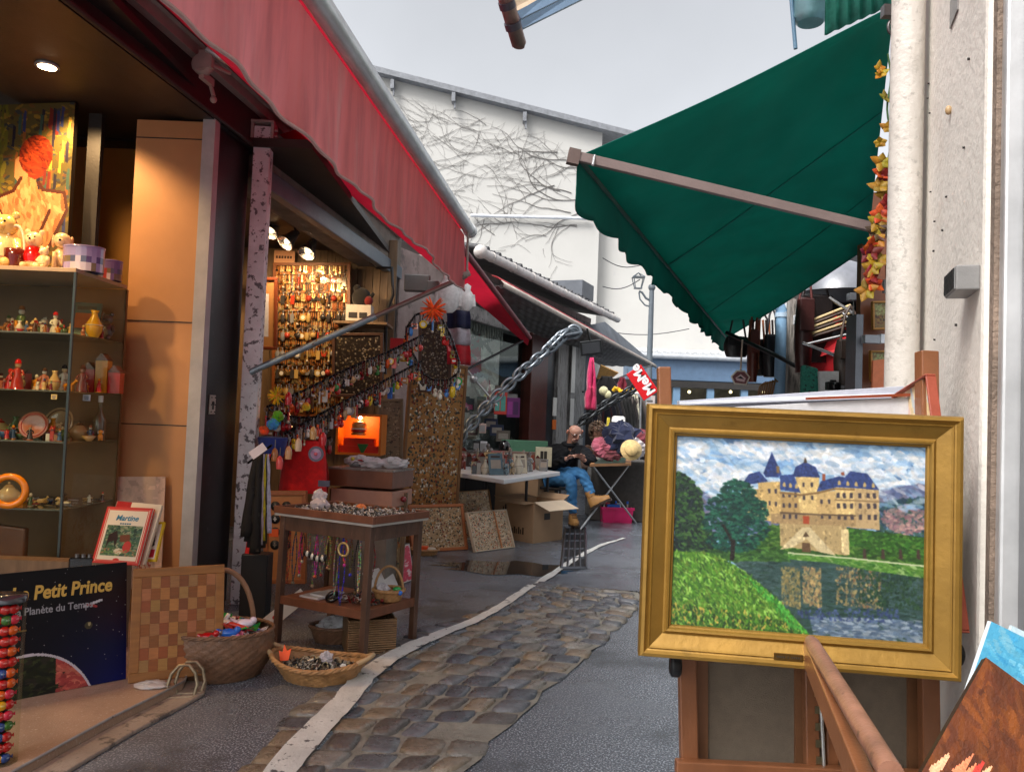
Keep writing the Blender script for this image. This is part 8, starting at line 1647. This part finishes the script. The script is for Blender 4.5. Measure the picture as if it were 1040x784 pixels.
# grey silver dome shape (umbrella) above the bags
b = MB((110, 116, 128)); f = upright(P(853, 300, 6.6)); b.lathe([(.40, .0), (.36, .12), (.25, .22), (.1, .28), (.001, .29)], f, 20); b.build('grey_umbrella', PM('grey_shiny_cloth', (.20, .21, .24), .3, var=.3, coat=.4), label='shiny grey domed umbrella above the leather bags', cat='umbrella')
gw2 = PM('weathered_post', (.30, .27, .24), .8, var=.4, vs=10, bump=.8, bs=40, stretch=(3, 3, .4), spots=(8, .5, .1, (.10, .09, .08)))
t = thing('timber_post', V((P(808, 400, 7).x, 7, 0)), 'weathered grey timber post between the blue pipe and red rack', 'post'); q = P(808, 285, 7); b = MB(); b.bx((q.x-.055, 6.95, 0), (q.x+.03, 7.05, q.z+.5)); b.bx((q.x+.035, 6.97, 0), (q.x+.075, 7.05, q.z+.4)); b.build('timber', gw2, t, bevel=.01); b = MB((206, 206, 206)); b.cb(P(811, 325, 6.9), (.08, .06, .085)); b.build('switch_box', VC, t, bevel=.006)
t = thing('blue_downpipe', V((P(795, 400, 7.1).x, 7.1, 0)), 'light blue round downpipe under the green awning', 'downpipe'); q = P(794, 318, 7.1); bp = PM('pipe_sky_blue', (.22, .38, .56), .4, var=.15, bump=.05); b = MB(); b.tube([V((q.x, 7.1, 0)), V((q.x, 7.1, q.z))], .052, 14); b.tube([V((q.x, 7.1, q.z)), q+V((-.02, 0, .06)), q+V((-.14, 0, .13))], .052, 14); b.build('pipe', bp, t); b = MB(); b.tube([V((q.x, 7.1, q.z-.04)), V((q.x, 7.1, q.z))], .06, 14); b.build('collar', PM('pipe_pale_blue', (.4, .52, .64), .4), t)
def bag(px, py, Y, w_, h_, c, label, strap=1):
    f = upright(P(px, py, Y)); t = thing('leather_bag', f.o, label, 'bag'); b = MB(c); g_ = []
    for i in range(7):
        v_ = i/6; ww = w_*(.8+.25*math.sin(math.pi*v_)); g_.append([f(ww/2*math.cos(a), .06*math.sin(a), -h_*v_) for a in [2*math.pi*j/14 for j in range(15)]])
    b.sheet(g_); b.add([g_[-1][j] for j in range(14)], [tuple(range(14))]); b.build('pouch', PM('leather_%d_%d_%d' % c if 0 else 'leather_mix', None, .4, var=.3, vs=14, bump=.25, coat=.2), t)
    b = MB(tuple(min(255, int(q*1.4)+12) for q in c)); 
    for sx in (-1, 1): b.tube([f(sx*w_*.35, -.03, -.02), f(sx*w_*.2, -.03, strap*.18), f(0, -.02, strap*.26)], .010, 6)
    b.build('strap', VC, t); b = MB(c); b.bx((-w_*.42, -.075, -h_*.45), (w_*.42, -.06, -.01), f); b.build('flap', PM('leather_mix'), t, bevel=.01)
for a in ((827, 300, 6.4, .3, .55, (26, 18, 18), 'big black leather bag hanging by the timber post'), (817, 303, 6.3, .14, .6, (60, 26, 24), 'narrow burgundy leather bag beside the big black one'), (774, 345, 7.6, .22, .35, (24, 20, 20), 'black handbag hanging left of the blue pipe'), (765, 335, 7.5, .1, .5, (96, 40, 26), 'tan brown strap bag hanging by the frying basket'), (783, 340, 7.4, .14, .4, (20, 20, 24), 'dark shoulder bag hanging next to the blue pipe'), (748, 342, 7.7, .24, .2, (40, 36, 38), 'flat charcoal bag hanging under the awning tip'), (862, 345, 6.0, .22, .35, (52, 40, 34), 'brown rucksack hanging in front of the grey jamb')): bag(*a)
for k in range(9):
    b = MB(rnd.choice([(96, 40, 26), (30, 20, 20), (150, 90, 60), (60, 30, 26)])); x = 762+k*3.2; b.tube([P(x, 325, 7.5), P(x+rnd.uniform(-2, 2), 350, 7.5), P(x+rnd.uniform(-3, 3), 366+rnd.random()*14, 7.5)], .011, 5); b.build('leather_strap', VC, label='leather strap dangling left of the blue downpipe', cat='strap', group='leather straps by the blue downpipe')
# long handled frying basket with a pattern
t = thing('hanging_scoop', P(752, 372, 6.2), 'flat framed scoop hanging on a pale strap under the awning tip', 'scoop'); f = Fr(P(752, 384, 6.2), (1, 0, 0), (0, 0, 1)); b = MB((200, 190, 176)); sh5 = [(-.045, -.045), (.045, -.05), (.07, .01), (.03, .055), (-.03, .055), (-.07, .01)]; b.tube([f(x, y, 0) for x, y in sh5], .008, 6, True); b.build('rim', VC, t); b = MB((110, 60, 64)); b.prism(sh5, -.004, .003, f); b.C(210, 180, 180); b.prism([(-.03, -.02), (.03, -.03), (.04, 0), (0, .03), (-.04, .0)], .003, .006, f); b.C(40, 30, 36); b.prism([(-.03, 0), (.03, -.01), (.0, .015)], .006, .008, f); b.build('patterned_face', VC, t); b = MB((196, 176, 160)); b.tube([f(0, .055, 0), P(754, 345, 6.2)], .007, 6); b.build('strap', VC, t)
# red folding rack, patterned cushion, coat hooks
t = thing('red_folding_rack', P(830, 360, 6.4), 'bright red canvas and chrome folding rack behind the timber post', 'rack'); rd = PM('signal_red_cloth', (.62, .012, .02), .6, var=.1)
b = MB(); b.quad(P(817, 374, 6.5), P(858, 386, 6.3), P(866, 352, 6.2), P(815, 352, 6.5), .02); b.quad(P(838, 314, 6.4), P(868, 332, 6.2), P(868, 338, 6.2), P(842, 324, 6.4), .02); b.quad(P(822, 366, 6.4), P(832, 352, 6.4), P(868, 336, 6.2), P(868, 352, 6.2), .01); b.build('red_canvas', rd, t)
for (a_, b_) in (((815, 348), (862, 366)), ((818, 350), (868, 338)), ((842, 302), (866, 318)), ((856, 318), (868, 330))):
    b = MB(); b.tube([P(*a_, 6.15), P(*b_, 6.1)], .013, 6); b.build('chrome_bar', PM('chrome', (.7, .7, .7), .2, metal=.9, bump=0), t)
for k in range(6):
    b = MB((206, 180, 130) if k % 2 else (70, 50, 40)); b.tube([P(816, 345-k*3.2, 6.3), P(864, 330-k*4, 6.2)], .012, 5); b.build('wooden_slat', VC, t)
for px4, lab in (([(814, 404), (832, 404), (832, 374), (815, 370)], 'green speckled cushion below the red rack'), ([(857, 378), (866, 368), (868, 356), (858, 366)], 'small green speckled pillow right of the red rack')):
    b = MB(); b.quad(*[P(x, y, 6.0) for x, y in px4], .06); b.build('speckled_cushion', PM('speckled_green', (.03, .22, .16), .8, var=.3, vs=30, spots=(40, .56, .02, (.02, .04, .04)), bump=.2), label=lab, cat='cushion', bevel=.02)
b = MB((220, 220, 220)); b.quad(P(833, 404, 5.9), P(852, 404, 5.9), P(852, 377, 5.9), P(832, 377, 5.9), .03); b.build('white_board', VC, label='white board leaning under the red rack', cat='board')
t = thing('black_camera', P(846, 389, 5.8), 'small black camera like gadget in front of the white board', 'camera'); f = upright(P(846, 392, 5.8)); b = MB((14, 14, 15)); b.bx((-.05, -.03, -.03), (.05, .03, .03), f); b.bx((-.02, -.02, .03), (.02, .02, .045), f); b.build('body', VC, t, bevel=.008); b = MB((30, 30, 34)); b.lathe([(.022, .03), (.026, .06), (.001, .055)], Fr(f.o, (1, 0, 0), z=(0, -1, 0)), 14); b.build('lens', VCG, t)
t = thing('steel_stand', P(868, 400, 5.4), 'thin steel rod hanging from a grey bracket by the brown wall', 'stand'); b = MB((150, 150, 150)); b.tube([P(867, 302, 5.4), P(865, 404, 5.4)], .006, 6); b.build('rod', VCM, t); b = MB((110, 112, 118)); b.cb(P(871, 302, 5.4), (.13, .06, .05)); b.build('bracket', VC, t, bevel=.004); b = MB((180, 20, 40)); b.cb(P(876, 324, 5.3), (.02, .02, .12)); b.build('red_tag', VC, t)
b = MB((30, 30, 32))
for k in range(14): b.tube([P(858+rnd.random()*10, 375+rnd.random()*25, 5.7), P(858+rnd.random()*12, 380+rnd.random()*24, 5.7)], .008, 5)
b.build('wheel_tangle', VCM, label='tangle of dark metal bits below the steel rod', cat='scrap', kind='stuff')
for px4, lab in (([(888, 333), (901, 333), (888, 308)], 'upper small gilt landscape on the brown wall'), ([(886, 386), (901, 386), (886, 358)], 'lower small gilt landscape on the brown wall')):
    pt = Paint(30, 40, (110, 90, 50)); pt.dabs(pt.w < .5, [(120, 130, 80), (140, 140, 90)], 60, .08, .04); pt.dabs(pt.w > .5, [(90, 50, 30), (50, 40, 30), (120, 90, 40)], 60, .08, .04); framed('small_landscape', px4, 4.62, lab, 'painting', pt.a, (150, 104, 40), OIL, .02, .012)
b = MB((196, 110, 70)); b.quad(P(886, 394, 4.2), P(904, 394, 4.2), P(904, 364, 4.2), P(887, 366, 4.2), .02); b.build('brown_board', VC, label='plain orange brown board behind the downpipe', cat='board')
b = MB((150, 154, 160)); b.bx((P(875, 346, 4.6).x, 4.55, P(880, 349, 4.6).z), (P(890, 346, 4.6).x, 4.6, P(880, 341, 4.6).z)); b.C(200, 204, 210); b.bx((P(890, 346, 4.6).x, 4.54, P(880, 349, 4.6).z), (P(894, 346, 4.6).x, 4.6, P(880, 340, 4.6).z)); b.build('door_latch', VC, label='grey metal latch on the brown wall between the landscapes', cat='latch')
b = MB((150, 76, 36)); b.tube([P(903, 300, 4.0), P(903, 262, 4.0)], .02, 8); b.build('wooden_pole', VC, label='short reddish pole between flowers and downpipe', cat='pole')
p = P(884, 296, 3.4); b = MB((60, 60, 62)); b.quad(P(896, 298, 3.4), P(898, 298, 3.3), P(898, 284, 3.3), P(896, 284, 3.4), .01); b.build('paint_card', CARD, label='small pale card under the flower garland', cat='card')
b = MB((120, 80, 40))
for k in range(7): b.tube([P(770+k*2.3, 402, 6.0), P(772+k*2.6, 392-k*1.2, 6.0), P(778+k*2, 388, 6.0)], .008, 5)
b.build('dry_twigs', VC, label='small bunch of brown twigs below the blue downpipe', cat='twigs')
